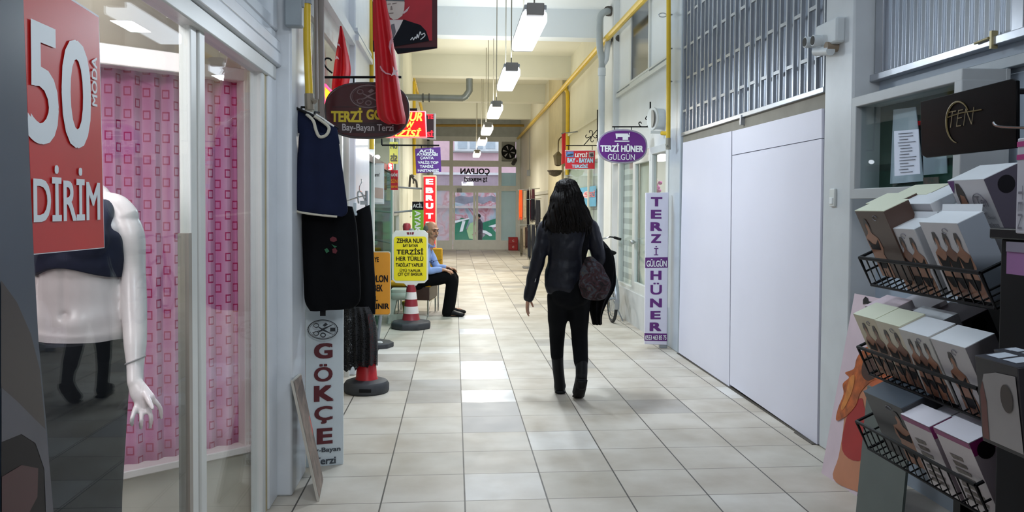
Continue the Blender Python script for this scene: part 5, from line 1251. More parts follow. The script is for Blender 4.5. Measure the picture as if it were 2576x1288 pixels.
part(T, 'stretcher', MB().box(so_.x-hw*1.2, so_.x+hw*1.2, so_.y-hw*1.22, so_.y-hw*1.22+.012, .03, .12), PST, 0.003)
yb = Vector((-0.60, 11.15, 0))
T = thing('bucket', 'yellow olive bucket on the floor behind the pale plastic stool', 'bucket', yb)
part(T, 'pail', MB().lathe([(.075,0),(.095,.22),(.1,.23),(.09,.23),(.07,.02),(.001,.02)], yb, 24), M('olive_yellow_plastic', 'a8952c', 0.5))
part(T, 'handle', MB().tube([yb+Vector((.095*math.cos(t),-.02-.03*math.sin(t),.22-.09*math.sin(t))) for t in [math.pi*i/12 for i in range(13)]], .004, 6), CHROME)
# ---------------- passer-by outside in the street
PO = Vector((ay(1206,560,31.6).x, 31.6, -0.47))
T = thing('person', 'person in dark clothes passing outside beyond the glass street door', 'person', PO)
def o(x, y, z): return PO+Vector((x,y,z))
b = MB(); hq = head(b, o(-.06,0,1.57), 1.0, Vector((-1,-.2,-.15)))
b.limb([o(-.04,0,1.5),o(0,0,1.38)], [.05,.06]); b.limb([o(0,0,.85),o(0,0,1.05),o(0,0,1.3),o(0,0,1.42)], [(.11,.15),(.11,.14),(.12,.17),(.07,.1)], ref=(0,1,0))
for sy in (-1, 1):
    b.limb([o(0,.09*sy,.86),o(-.05*sy,.09*sy,.46),o(.08*sy,.09*sy,.06)], [.08,.055,.04]); b.limb([o(.08*sy,.09*sy,.05),o(.08*sy-.16,.09*sy,.03)], [.04,.03])
    b.limb([o(0,.2*sy,1.36),o(.03,.23*sy,1.08),o(-.14,.22*sy,.95)], [.048,.04,.028]); hand(b, o(-.14,.22*sy,.95), Vector((-1,0,-.5)), Vector((0,-sy,.5)), 1, .4)
part(T, 'body', fuse(b, 0.009, 3), SKIN, ang=80)
t_ = MB(); t_.limb([o(0,0,.82),o(0,0,1.05),o(0,0,1.3),o(0,0,1.45)], [(.13,.17),(.125,.16),(.135,.19),(.07,.1)], ref=(0,1,0))
for sy in (-1,1): t_.limb([o(0,.2*sy,1.36),o(.03,.23*sy,1.08),o(-.11,.22*sy,.97)], [.06,.052,.042])
part(T, 'jacket', fuse(t_, 0.012, 3), M('dark_plum_jacket', '3a3038', 0.8), ang=80)
t_ = MB()
for sy in (-1,1): t_.limb([o(0,.09*sy,.86),o(-.05*sy,.09*sy,.46),o(.08*sy,.09*sy,.06)], [.095,.07,.055])
part(T, 'trousers', fuse(t_, 0.012, 3), M('dark_trousers', '26242a', 0.8), ang=80)
part(T, 'hair', MB().ell(o(-.045,0,1.61), (.1,.085,.085)), M('black_hair', '1a1614', 0.5), ang=80)
# ================================================================= pendant batten lamps
TUBE = M('lit_tube', 'f2f8ff', 0.4, emit=4.2, var=0.0); TUBEW = M('lit_tube_warm', 'fff6e6', 0.4, emit=5.0, var=0.0)
LBL = ['nearest of the hanging tube lamps, largest and brightest under the white ceiling', 'second nearest of the hanging tube lamps along the corridor', 'third nearest of the hanging tube lamps along the corridor',
       'fourth nearest hanging tube lamp, just before the far cross pipe', 'fifth nearest hanging tube lamp, close to the far glass front', 'farthest and smallest of the hanging tube lamps']
for i, yy in enumerate(LAMP_Y):
    o_ = Vector((0.60, yy, 2.93))
    T = thing('pendant_lamp', LBL[i], 'lamp', o_, 'hanging tube lamps')
    part(T, 'body', MB().box(.515,.685,yy,yy+1.25,2.985,3.02), M('grey_lamp_body', 'a9adb0', 0.4), 0.006)
    part(T, 'diffuser', MB().box(.505,.695,yy+.05,yy+1.2,2.89,2.985), TUBE if i < 2 else TUBEW, 0.02)
    part(T, 'end_cap', MB().box(.535,.665,yy-.02,yy+.05,2.94,3.03), M('grey_brown_lamp_cap', '8a8580', 0.5), 0.006)
    part(T, 'end_cap', MB().box(.515,.685,yy+1.2,yy+1.27,2.9,3.015), M('grey_lamp_body', 'a9adb0', 0.4), 0.006)
    cz = 4.58
    for y2 in (yy+.1, yy+1.1): part(T, 'cord', MB().cyl((.60,y2,3.0),(.60,y2,cz),0.006, n=6), M('lamp_cord', '8d8878', 0.6))
# ================================================================= right wall upper fittings
solo('gas_pipe', 'long yellow gas pipe running under the ceiling along the right wall', 'pipe', MB().tube([Vector((2.2,8.0,3.93)), Vector((2.2,12.3,3.96)), Vector((2.19,20.0,3.9)), Vector((2.17,28.9,3.86))], 0.045, 10), YELP)
solo('gas_pipe', 'thin yellow gas pipe crossing the corridor in front of the far glass front', 'pipe', MB().tube([Vector((-0.9,26.3,ay(1105,316,26.3).z)), Vector((2.17,26.3,ay(1330,316,26.3).z))], 0.04, 8), M('ochre_pipe_paint', '9a7a2a', 0.5))
T = thing('gas_pipe', 'yellow gas pipe with an end tap beside the metal grille on the right', 'pipe', ay(1681, 370, 8.6))
part(T, 'pipe', MB().tube([ay(1682,-60,8.6), ay(1682,150,8.6), ay(1681,350,8.6)], 0.024, 12), YELP)
part(T, 'tap', MB().tube([ay(1681,347,8.6), ay(1681,376,8.6)], 0.027, 10).tube([ay(1681,372,8.6), ay(1676,364,8.55)], 0.012, 8), M('dull_steel_tap', '9a978a', 0.4, 0.5))
part(T, 'elbow', MB().tube([ay(1681,336,8.6), ay(1664,335,8.66)], 0.022, 10), YELP)
for py in (37, 122, 205): part(T, 'clip', MB().tube([ay(1681,py,8.6), ay(1690,py,8.7)], 0.009, 6), GREYP)
solo('gas_pipe', 'yellow gas pipe dropping beside the red bracket sign on the right', 'pipe', MB().tube(smoothpts([ay(1421,212,17.2), ay(1424,228,17.2), ay(1428,240,17.2), ay(1428,330,17.2), ay(1427,440,17.2)],4), 0.04, 10), YELP)
T = thing('vent_pipe', 'white vent pipe rising beside the oval purple sign with a crooked top', 'pipe', Vector((2.13,12.1,0)))
WP = M('white_plastic_pipe', 'd4dade', 0.4, var=0.04)
q0 = ay(1514,180,12.1); q0r = q0.x
part(T, 'lower_pipe', MB().cyl((q0r,12.1,0.02),(q0r,12.1,q0.z),0.048), WP)
part(T, 'collar', MB().cyl((q0r,12.1,q0.z-.06),(q0r,12.1,q0.z+.05),0.058), WP)
part(T, 'upper_pipe', MB().tube(smoothpts([Vector((q0r,12.1,q0.z)), ay(1514,150,12.1), ay(1509,120,12.1), ay(1508,60,12.1), ay(1512,38,12.1), ay(1522,30,12.1), ay(1534,28,12.2)],4), 0.05, 14), M('grey_plastic_pipe', 'a9b0b2', 0.45))
part(T, 'wall_collar', MB().tube([ay(1530,28,12.15), ay(1538,28,12.3)], 0.075, 14), M('dark_pipe_gap', '55504a', 0.8))
part(T, 'branch', MB().tube(smoothpts([ay(1514,165,12.1), ay(1524,150,12.1), ay(1527,130,12.1), ay(1530,105,12.15)],4), 0.042, 12), WP)
# electrical trunking, vents
vt = ay(1656,300,9.4)
T = thing('wall_vent', 'round white vent stub on the right wall above the tall purple lettered sign', 'vent', vt)
part(T, 'duct', MB().tube([Vector((2.37,9.4,vt.z)), Vector((2.24,9.36,vt.z))], 0.12, 24), WP)
part(T, 'rim', MB().tube([Vector((2.245,9.36,vt.z)), Vector((2.225,9.355,vt.z))], 0.13, 24), FRAME)
part(T, 'grille', MB().tube([Vector((2.224,9.354,vt.z)), Vector((2.220,9.354,vt.z))], 0.10, 20), M('dusty_vent_grey', 'a49f96', 0.7))
part(T, 'flap', MB().box(2.2,2.34,9.30,9.34,vt.z-.17,vt.z-.14), FRAME)
T = thing('ring_hook', 'thin metal ring hook high on the right wall by the yellow pipe', 'hook', ay(1668,38,8.9))
part(T, 'ring', MB().tube([ay(1667+10*math.cos(t),38+5*math.sin(t),8.9) for t in [2*math.pi*i/20 for i in range(20)]], 0.006, 6, closed=True), CHROME)
part(T, 'stem', MB().tube([ay(1676,37,8.9), Vector((2.37,8.95,ay(1676,37,8.9).z))], 0.007, 6), CHROME)
# dark window high on the wall
w6 = struct('window_6', MB().box(2.335,2.365,10.0,10.07,3.15,4.1).box(2.335,2.365,11.06,11.14,3.15,4.1).box(2.335,2.365,10.0,11.14,3.13,3.19), FRAME)
part(w6, 'pane', MB().box(2.35,2.355,10.07,11.06,3.19,4.1), M('dark_window_glass', '30353a', 0.12, var=0.2), smooth=False)
solo('spot_lamp', 'small dark spot lamp under the yellow pipe by the vent pipe top', 'lamp', MB().tube([ay(1545,100,12.1), ay(1558,96,12.0)], 0.05, 12).tube([ay(1540,98,12.15), ay(1540,118,12.2), ay(1548,118,12.3)], 0.02, 8), M('dark_spot_metal', '4c4a48', 0.5))
# ================================================================= right shop front with blinds
BL = blinds_mat()
w7 = struct('window_7', MB().box(2.29,2.35,8.88,12.0,0.40,0.47).box(2.29,2.35,8.88,8.98,0.42,2.2).box(2.29,2.35,9.62,9.70,0.0,2.2).box(2.29,2.35,10.55,10.66,0.0,2.2).box(2.29,2.35,11.55,11.64,0.42,2.2).box(2.29,2.35,8.88,12.0,2.12,2.2), FRAME, bevel=0.006)
part(w7, 'pane', MB().box(2.315,2.32,8.95,9.65,0.45,2.15).box(2.315,2.32,10.62,11.6,0.45,2.15), GLASS, smooth=False)
part(w7, 'blind', MB().box(2.36,2.366,10.64,11.58,0.46,2.13), BL, smooth=False)
part(w7, 'blind', MB().box(2.36,2.366,9.66,10.56,0.2,2.13), M('translucent_cream_screen', 'dcd9ca', 0.6), smooth=False)
d2 = struct('door_2', MB().box(2.285,2.33,9.68,9.74,0.02,2.13).box(2.285,2.33,10.5,10.56,0.02,2.13).box(2.285,2.33,9.68,10.56,0.02,0.55).box(2.285,2.33,9.68,10.56,2.05,2.13), FRAME, bevel=0.005)
part(d2, 'handle', MB().ell((2.25,10.45,1.06),(.03,.03,.03)).cyl((2.25,10.45,1.06),(2.30,10.45,1.06),.012), ALU)
part(d2, 'pane', MB().box(2.305,2.31,9.74,10.5,0.55,2.05), GLASS, smooth=False)
T = thing('shop_lamp', 'bright round ceiling lamp inside the right shop behind the glass', 'lamp', ax(1654,397,2.75))
lp = ax(1654,397,2.75)
part(T, 'shade', MB().lathe([(.001,-.05),(.11,-.045),(.13,0),(.11,.045),(.001,.05)], lp, 20), M('lit_shop_lamp', 'fff6ea', 0.4, emit=6.0, var=0.0))
part(T, 'stem', MB().cyl(lp+Vector((0,0,.04)), Vector((lp.x,lp.y,4.4)), .01), GREYP)
fp_ = ax(1653,470,2.6)
T = thing('flower_pot', 'pink artificial flowers inside the right shop above the tall purple lettered sign', 'flowers', fp_)
for k in range(9): part(T, 'bloom', MB().ell(fp_+Vector((.03*math.sin(k*2.3),.06*math.cos(k*1.7),-.07+.02*k)), (.03,.03,.026), 8, 6), M('magenta_petal', 'b23aa0', 0.6) if k < 7 else M('white_petal', 'dcd0d4', 0.6))
part(T, 'shelf', MB().box(fp_.x-.1,2.66 if fp_.x<2.6 else fp_.x+1.7,fp_.y-.12,fp_.y+.12,fp_.z-.32,fp_.z-.30), FRAME)
part(T, 'vase', MB().lathe([(.001,-.3),(.05,-.3),(.06,-.1),(.04,-.09),(.001,-.1)], fp_, 16), M('plum_vase', '6a2a60', 0.4))
# next shop further along: window with blue poster
w8 = struct('window_8', MB().box(2.28,2.34,12.85,17.4,2.28,2.35).box(2.28,2.34,12.85,17.4,0.48,0.56).box(2.28,2.34,13.0,13.1,0.5,2.3).box(2.28,2.34,14.2,14.28,0.0,2.3).box(2.28,2.34,17.3,17.4,0.5,2.3), FRAMEC, bevel=0.006)
part(w8, 'pane', MB().box(2.31,2.316,12.9,17.35,0.55,2.3), GLASS, smooth=False)
part(w8, 'blind', MB().box(2.38,2.385,12.9,17.35,0.5,2.3), M('pale_green_screen', 'ccd3c8', 0.7), smooth=False)
T = thing('window_poster', 'light blue poster with pink lettering on the far right shop window', 'poster', ax(1490,500,2.3))
XW = 2.305
part(T, 'sheet', MB().prism([ax(px,py,XW) for px,py in ((1453,474),(1499,467),(1499,519),(1453,521))], (0.004,0,0)), M('sky_blue_poster', '4fa6cf', 0.5), smooth=False)
fx = lambda eps: (lambda u, v: Vector((XW-eps, u, v)))
def ltX(items, X, eps, mat, T, name, flip=True, **kw):
    m = MB()
    for s_, x0, y0, x1, y1 in items:
        a = ax(x0, y1, X); b_ = ax(x1, y0, X); zc0 = ax((x0+x1)/2, y1, X).z; zc1 = ax((x0+x1)/2, y0, X).z
        m.text(s_, lambda u, v: Vector((X-eps, u, v)), a.y, zc0, b_.y, zc1, **kw)
    return part(T, name, m, mat, smooth=False)
part(T, 'disc', MB().prism([ax(1476+9*math.cos(t),490+9*math.sin(t),XW-.004) for t in [2*math.pi*i/20 for i in range(20)]], (0.002,0,0)), M('pale_pink_ink', 'e8c6cc', 0.5), smooth=False)
ltX([('TERZİ',1480,478,1498,496),('5',1470,484,1482,496)], XW, .008, M('salmon_ink', 'd8707c', 0.5), T, 'lettering', bold=.03)
# dim things on the tan pillar
solo('flag_pole', 'thin short pole holding the red flag strip on the right wall', 'pole', MB().tube([ay(1412,336,16.0), Vector((2.38,16.02,ay(1412,330,16.0).z))], .012, 6), GREYP)
T = thing('wall_lantern', 'old metal lantern hanging on the tan pillar at the right', 'lantern', ay(1404,400,17.4))
part(T, 'cage', MB().lathe([(.02,.12),(.11,.03),(.10,.02),(.07,-.16),(.03,-.18),(.001,-.18)], ay(1404,396,17.3), 6), M('dull_bronze', '6a5f48', 0.5, 0.5))
part(T, 'arm', MB().tube(smoothpts([ay(1404,385,17.3), ay(1405,355,17.3), ay(1412,345,17.4)],4), 0.014, 6), M('dull_bronze', '6a5f48', 0.5, 0.5))
T = thing('wall_basket', 'dark wicker basket fixed on the tan pillar below the lantern', 'basket', ay(1394,433,17.4))
part(T, 'bowl', MB().lathe([(.03,-.10),(.12,-.06),(.15,.02),(.135,.02),(.10,-.04),(.001,-.07)], ay(1396,432,17.35), 16), M('dark_wicker', '4a3f30', 0.8, var=0.4, scale=40))
part(T, 'rim', MB().tube([ay(1396,431,17.35)+Vector((.15*math.cos(t),.15*math.sin(t),.01)) for t in [2*math.pi*i/20 for i in range(20)]], .015, 6, closed=True), M('dark_wicker', '4a3f30', 0.8))
sc_ = ax(1331,435,2.24)
T = thing('wall_socket', 'small grey fitting box on the far cream wall above the scarves', 'box', sc_)
part(T, 'body', MB().box(2.18,2.27,sc_.y-.12,sc_.y+.12,sc_.z-.09,sc_.z+.09), GREYP, 0.01)
part(T, 'cable', MB().tube([Vector((2.25,sc_.y,sc_.z+.09)), Vector((2.26,sc_.y,3.8))], .008, 6), GREYP)
T = thing('security_camera', 'small dark camera mounted beside the far extractor fan', 'camera', ay(1294,404,28.6))
part(T, 'body', MB().tube([ay(1291,412,28.5), ay(1296,403,28.7)], .07, 10), M('dark_camera_grey', '3c3c40', 0.4))
part(T, 'bracket', MB().tube([ay(1296,403,28.7), ay(1299,398,28.95)], .03, 8), GREYP)
# ================================================================= bracket signs on the right
Yh = 9.75
T = thing('oval_sign', 'purple oval hanging sign with a white sewing machine on the right', 'sign', ay(1566, 327, Yh))
part(T, 'rim', slabY(ovalpts(1503,325,1629,411,p=2.4), Yh+.005, .05), M('silver_sign_rim', '9a94a4', 0.3), 0.004)
part(T, 'panel', slabY(ovalpts(1507,329,1625,407,p=2.4), Yh, .055), M('violet_sign_face', '641f7c', 0.3, var=0.04), 0.002)
part(T, 'title_lettering', lettering([('TERZİ HÜNER',1510,361,1618,382)], Yh, .004, bold=0.045), INKWHT, smooth=False)
part(T, 'subtitle_lettering', lettering([('GÜLGÜN',1529,385,1597,402)], Yh, .004, bold=0.0), INKWHT, smooth=False)
part(T, 'sewing_machine', flatY([[(1548,336),(1580,336),(1580,339),(1584,339),(1584,345),(1580,345),(1580,352),(1566,352),(1566,345),(1553,345),(1553,349),(1550,349)],[(1546,354),(1583,354),(1583,356.5),(1546,356.5)],[(1582,334),(1584,334),(1584,338),(1582,338)]], Yh, .004), INKWHT, smooth=False)
T = thing('sign_bracket', 'black iron scroll bracket carrying the purple oval sign', 'bracket', ay(1635,320,Yh))
part(T, 'arm', MB().tube([ay(1540,319,Yh+.03), ay(1636,319,Yh+.03)], .008, 6), BLACK)
part(T, 'upright', MB().tube([ay(1636,256,Yh+.03), ay(1636,322,Yh+.03)], .009, 6).tube([ay(1636,290,Yh+.03), Vector((2.37,Yh+.03,ay(1636,290,Yh).z))], .009, 6), BLACK)
part(T, 'scroll', MB().tube(smoothpts([ay(x,y,Yh+.03) for x,y in ((1636,302),(1628,318),(1612,318),(1607,310),(1611,307),(1614,311))],4), .006, 6).tube(smoothpts([ay(x,y,Yh+.03) for x,y in ((1636,300),(1634,294),(1627,293),(1624,299),(1628,301))],4), .006, 6), BLACK)
part(T, 'hanger', MB().tube([ay(1546,319,Yh+.03), ay(1546,331,Yh+.03)], .005, 6).tube([ay(1588,319,Yh+.03), ay(1588,329,Yh+.03)], .005, 6), BLACK)
Yy = 13.3
T = thing('red_sign', 'small red hanging sign with white and pale blue lettering on the right', 'sign', ay(1460,378,Yy))
part(T, 'panel', slabY([(1422,379),(1497,379),(1496,425),(1422,425)], Yy, .03), M('scarlet_sign_face', 'c41f30', 0.4, var=0.04), 0.003)
part(T, 'border', MB().tube([ay(x,y,Yy+.01) for x,y in ((1422,379),(1497,379),(1496,425),(1422,425))], .008, 4, closed=True), INKWHT)
part(T, 'title_lettering', lettering([('LEYDİ',1446,383,1478,395,{'shear':.15})], Yy, .004, bold=0.04), INKWHT, smooth=False)
part(T, 'lettering', lettering([('BAY - BAYAN',1427,398,1492,409),('TERZİSİ',1438,412,1479,422)], Yy, .004, bold=0.05), M('pale_cyan_ink', 'a9d4ec', 0.5), smooth=False)
part(T, 'picture', flatY([[(1424,381),(1443,381),(1443,395),(1424,395)]], Yy, .003), M('blue_machine_picture', '5c8ac8', 0.5, var=0.4, scale=30), smooth=False)
part(T, 'picture', flatY([[(1481,382),(1494,382),(1494,396),(1481,396)]], Yy, .003), M('grey_machine_picture', '9c8f8c', 0.5, var=0.1), smooth=False)
part(T, 'picture_motif', flatY([[(1483,387),(1491,385),(1493,393),(1486,394)],[(1426,389),(1441,387),(1441,391),(1428,393)]], Yy, .005), M('dark_motif', '3a3438', 0.5), smooth=False)
T = thing('sign_bracket', 'black iron bracket with curls above the small red hanging sign', 'bracket', ay(1503,366,Yy))
part(T, 'arm', MB().tube([ay(1424,366,Yy+.02), ay(1505,366,Yy+.02)], .008, 6), BLACK)
part(T, 'upright', MB().tube([ay(1503,276,Yy+.02), ay(1503,368,Yy+.02)], .009, 6).tube([ay(1503,366,Yy+.02), Vector((2.37,Yy+.02,ay(1503,366,Yy).z))], .008, 6), BLACK)
part(T, 'stay', MB().tube([ay(1469,365,Yy+.02), ay(1503,326,Yy+.02)], .007, 6), BLACK)
part(T, 'scroll', MB().tube(smoothpts([ay(x,y,Yy+.02) for x,y in ((1487,343),(1476,347),(1473,342),(1477,339))],4), .006, 6).tube(smoothpts([ay(x,y,Yy+.02) for x,y in ((1490,342),(1490,330),(1483,329),(1483,334))],4), .006, 6).tube(smoothpts([ay(x,y,Yy+.02) for x,y in ((1488,344),(1486,354),(1491,357),(1493,352))],4), .006, 6).tube(smoothpts([ay(x,y,Yy+.02) for x,y in ((1490,341),(1497,347),(1502,344),(1500,340))],4), .006, 6), BLACK)
part(T, 'hanger', MB().tube([ay(1430,366,Yy+.02), ay(1430,379,Yy+.02)], .005, 6).tube([ay(1490,366,Yy+.02), ay(1490,379,Yy+.02)], .005, 6), BLACK)
# tall purple lettered sign
Yg2 = 8.72
T = thing('vertical_sign', 'tall narrow white sign with purple capitals standing at the right pillar', 'sign', (ay(1651,700,Yg2).x, Yg2, 0))
part(T, 'panel', slabY([(1625,485),(1682,484),(1678,868),(1622,866)], Yg2, .035), M('white_acrylic_sign', 'd9d7e6', 0.3, var=0.02), 0.004)
it = [('T',1637,496,1666,519),('E',1637,528,1664,550),('R',1636,559,1666,581),('Z',1637,589,1663,611),('İ',1645,619,1656,642,{'bold':0.0}),('H',1636,681,1664,704),('Ü',1636,711,1665,741,{'bold':0.022}),('N',1635,751,1665,773),('E',1636,782,1662,803),('R',1634,811,1664,833)]
part(T, 'lettering', lettering(it, Yg2, .004, bold=0.045), M('purple_ink', '5f2072', 0.4), smooth=False)
part(T, 'name_band', flatY([[(1623,648),(1680,647),(1680,673),(1623,674)],[(1621,838),(1678,839),(1678,858),(1621,857)]], Yg2, .002), M('purple_ink', '5f2072', 0.4), smooth=False)
part(T, 'band_lettering', lettering([('GÜLGÜN',1626,652,1677,671),('0553 463 85 75',1623,843,1676,855)], Yg2, .005, bold=0.02), INKWHT, smooth=False)
f0 = ay(1665,866,Yg2)
part(T, 'foot', MB().box(f0.x-.02,f0.x+.06,Yg2+.005,Yg2+.06,0.0,f0.z+.05), GREYP, 0.004)
# ================================================================= white boards, grille
XR = 2.295
pb = MB()
def board(pts, name, label):
    m = MB().prism([ax(px,py,XR) for px,py in pts], (0.02,0,0)); return solo(name, label, 'board', m, M('white_fibreboard', 'dcdbe8', 0.45, var=0.02, scale=1.5), smooth=False, group='white hoarding boards')
board([(1718,359),(1840,330),(1834,972),(1707,887)], 'hoarding_board', 'white hoarding board with a black gap at its foot, left of the seam')
board([(1842,392),(2067,349),(2055,1118),(1836,967)], 'hoarding_board', 'largest white hoarding board, beside the grey pillar with the socket')
board([(1842,330),(2067,273),(2067,347),(1842,390)], 'hoarding_board', 'long low white board directly under the metal grille')
struct('trim_9', MB().box(2.33,2.4,5.09,8.43,2.12,2.26), M('dusty_beam', '8f897c', 0.7))
struct('trim_10', MB().box(2.285,2.33,5.12,8.42,0,0.006).box(2.27,2.42,5.12,5.4,0,0.004), M('dark_floor_track', '4c463e', 0.6))
STEEL = M('galvanised_bar', 'a9adb4', 0.3, 0.6, var=0.08)
def grille(y0, y1, x, z0, z1, label, zig, n):
    T = thing('folding_grille', label, 'grille', (x, (y0+y1)/2, z0))
    for i in range(n+1):
        y = y0+(y1-y0)*i/n
        part(T, 'bar', MB().box(x-.011, x+.011, y-.009, y+.009, z0, z1), STEEL)
    for k, zz in enumerate(zig):
        for i in range(n):
            if i % 2 == k % 2:
                ya = y0+(y1-y0)*i/n; yb_ = y0+(y1-y0)*(i+1)/n
                part(T, 'rung', MB().box(x-.010, x+.010, ya, yb_, zz-.012, zz+.012), STEEL)
    part(T, 'bottom_rail', MB().box(x-.02, x+.02, y0-.02, y1+.02, z0-.02, z0+.015), STEEL, 0.003)
    part(T, 'stop_lug', MB().box(x-.03, x+.03, y0+(y1-y0)*.45, y0+(y1-y0)*.45+.03, z0-.08, z0), STEEL, 0.003)
    return T
grille(5.14, 8.40, 2.325, 2.25, 4.5, 'galvanised folding security grille above the white hoarding boards', (2.48, 2.80, 3.12, 3.44, 3.76), 27)
solo('roller_shutter', 'corrugated steel sheet closing the opening behind the folding grille', 'shutter', MB().box(2.375,2.395,5.1,8.42,2.2,4.55), corrugated_mat(), smooth=False)
COR = bpy.data.materials['corrugated_galvanised_steel']
solo('roller_shutter', 'corrugated steel sheet above the notice case at the right edge', 'shutter', MB().box(2.44,2.455,3.0,4.72,2.27,4.5), COR, smooth=False)
T = thing('steel_lintel', 'grey steel lintel rail under the corrugated sheet at the right edge', 'rail', (2.42,3.4,2.2))
part(T, 'rail', MB().box(2.40,2.455,1.6,4.72,2.235,2.275), STEEL, 0.004)
part(T, 'lower_rail', MB().box(2.41,2.455,1.6,4.70,2.12,2.17), M('grey_rail_paint', '8f979c', 0.4), 0.004)
part(T, 'post', MB().box(2.41,2.45,3.42,3.5,2.25,4.5).box(2.42,2.45,4.62,4.7,2.25,4.5), STEEL, 0.004)
part(T, 'bolt', MB().box(2.39,2.42,3.60,3.615,2.22,2.30).cyl((2.39,3.62,2.27),(2.39,3.72,2.265),.006), M('brassy_bolt', 'a89c74', 0.4, 0.5))
# twin lens device and socket on the pillar
e0 = ax(2098,98,2.3)
T = thing('emergency_light', 'white twin lamp emergency light fixed high on the grey white pillar', 'light', e0)
EM = M('white_fixture_plastic', 'c9ced0', 0.4, var=0.04)
def e_(px, py, dx=0.0): p = ax(px, py, 2.3); p.x -= dx; return p
a = e_(2072,120); b_ = e_(2126,80)
part(T, 'housing', MB().box(2.245,2.305,min(a.y,b_.y),max(a.y,b_.y),a.z-.02,a.z+.13), EM, 0.012)
for px, py in ((2067,107),(2088,103)):
    p = e_(px, py, .055)
    hd = part(T, 'lamp_head', MB().tube([p+Vector((.03,0,0)), p+Vector((-.04,0,0)), p+Vector((-.055,0,0))], [.03,.036,.034], 14), EM)
    part(hd, 'lens', MB().tube([p+Vector((-.05,0,0)), p+Vector((-.058,0,0))], .028, 14), M('dark_lens', '1c1c20', 0.2))
p = e_(2106,118,.04); part(T, 'cable_hole', MB().tube([p+Vector((.05,0,0)), p+Vector((-.03,0,0))], .03, 12), M('brown_stain', '8a7a68', 0.7))
part(T, 'lower_bar', MB().tube([e_(2072,130,.05), e_(2110,128,.05)], .028, 12), EM)
s1_ = ax(2098,497,2.3)
T = thing('wall_switch', 'small white double switch on the grey white pillar', 'switch', s1_)
part(T, 'plate', MB().box(2.285,2.302,s1_.y-.035,s1_.y+.035,s1_.z-.055,s1_.z+.055), FRAME, 0.006)
part(T, 'rocker', MB().box(2.278,2.288,s1_.y-.02,s1_.y+.02,s1_.z-.04,s1_.z+.0), M('white_rocker', 'e0e4e4', 0.3), 0.003)
# ================================================================= notice case
XN = 2.2
T = thing('notice_case', 'grey framed glass notice case with papers beside the right pillar', 'notice board', ax(2280,360,XN))
NF = M('grey_white_case_frame', 'a7abad', 0.4, var=0.04)
def n_(px, py, dx=0.0): p = ax(px, py, XN); p.x += dx; return p
ya, yb_ = n_(2140,400).y, n_(2418,300).y
zt, zb = 2.115, 1.555
m = MB().box(XN,XN+.22,yb_,ya,zt-.055,zt).box(XN,XN+.22,yb_,ya,zb,zb+.055).box(XN,XN+.22,ya-.05,ya,zb+.05,zt-.05).box(XN,XN+.22,yb_,yb_+.055,zb+.05,zt-.05).box(XN+.2,XN+.22,yb_,ya,zb,zt)
part(T, 'frame', m, NF, 0.004)
part(T, 'red_light_reflection' if False else 'baize', MB().box(XN+.14,XN+.19,yb_+.05,ya-.05,zb+.05,zt-.05), M('dark_green_baize', '23352f', 0.9, var=0.2, scale=20), smooth=False)
part(T, 'pane', MB().box(XN+.03,XN+.034,yb_+.05,ya-.05,zb+.05,zt-.05), GLASS, smooth=False)
PAP = M('white_paper', 'bcc5d0', 0.7, var=0.05)
pl = [((2190,275),(2243,268),(2262,455),(2182,462)), ((2258,284),(2313,279),(2318,435),(2262,440)), ((2345,395),(2415,390),(2413,432),(2345,437))]
for k, q in enumerate(pl):
    tag(solo('notice_paper', '', '', MB().prism([n_(px,py,.125) for px,py in q], (.004,0,0)), PAP, smooth=False), ['long white notice at the left inside the notice case', 'white notice in the middle of the case, behind the clipped sheet', 'wide low notice at the bottom right of the notice case'][k], 'paper', 'papers in the notice case')
def paper_lines(T, q, X, rows_, mat, rnd):
    m = MB()
    for r_ in range(rows_):
        t = (r_+1)/(rows_+1); 
        a = Vector(q[0]).lerp(Vector(q[3]), t); b = Vector(q[1]).lerp(Vector(q[2]), t)
        s0, s1 = .12+rnd.random()*.1, .5+rnd.random()*.4
        p0, p1 = a.lerp(b, s0), a.lerp(b, s1)
        m.tube([ax(p0.x,p0.y,X)+Vector((-.002,0,0)), ax(p1.x,p1.y,X)+Vector((-.002,0,0))], .0016, 4)
    return part(T, 'print_lines', m, mat)
rn = random.Random(3); GI = M('grey_print_ink', '6d7480', 0.6)
cq = [(2252,330),(2313,325),(2317,437),(2253,443)]
o1 = solo('clipped_paper', 'bright white printed sheet clipped on the outside of the notice case glass', 'paper', MB().prism([n_(px,py,-.006) for px,py in cq], (.003,0,0)), M('bright_paper', 'd4dcec', 0.6, var=0.02), smooth=False)
paper_lines(o1, cq, XN-.007, 14, GI, rn)
for ob in [x for x in bpy.data.objects if x.name.startswith('notice_paper')]:
    pass
o2 = solo('red_pamphlet', 'small dark red leaflet at the bottom of the notice case', 'leaflet', MB().prism([n_(px,py,.12) for px,py in ((2263,446),(2300,444),(2302,470),(2264,472))], (.004,0,0)), M('dark_red_leaflet', '5a2420', 0.6, var=0.5, scale=40), smooth=False)
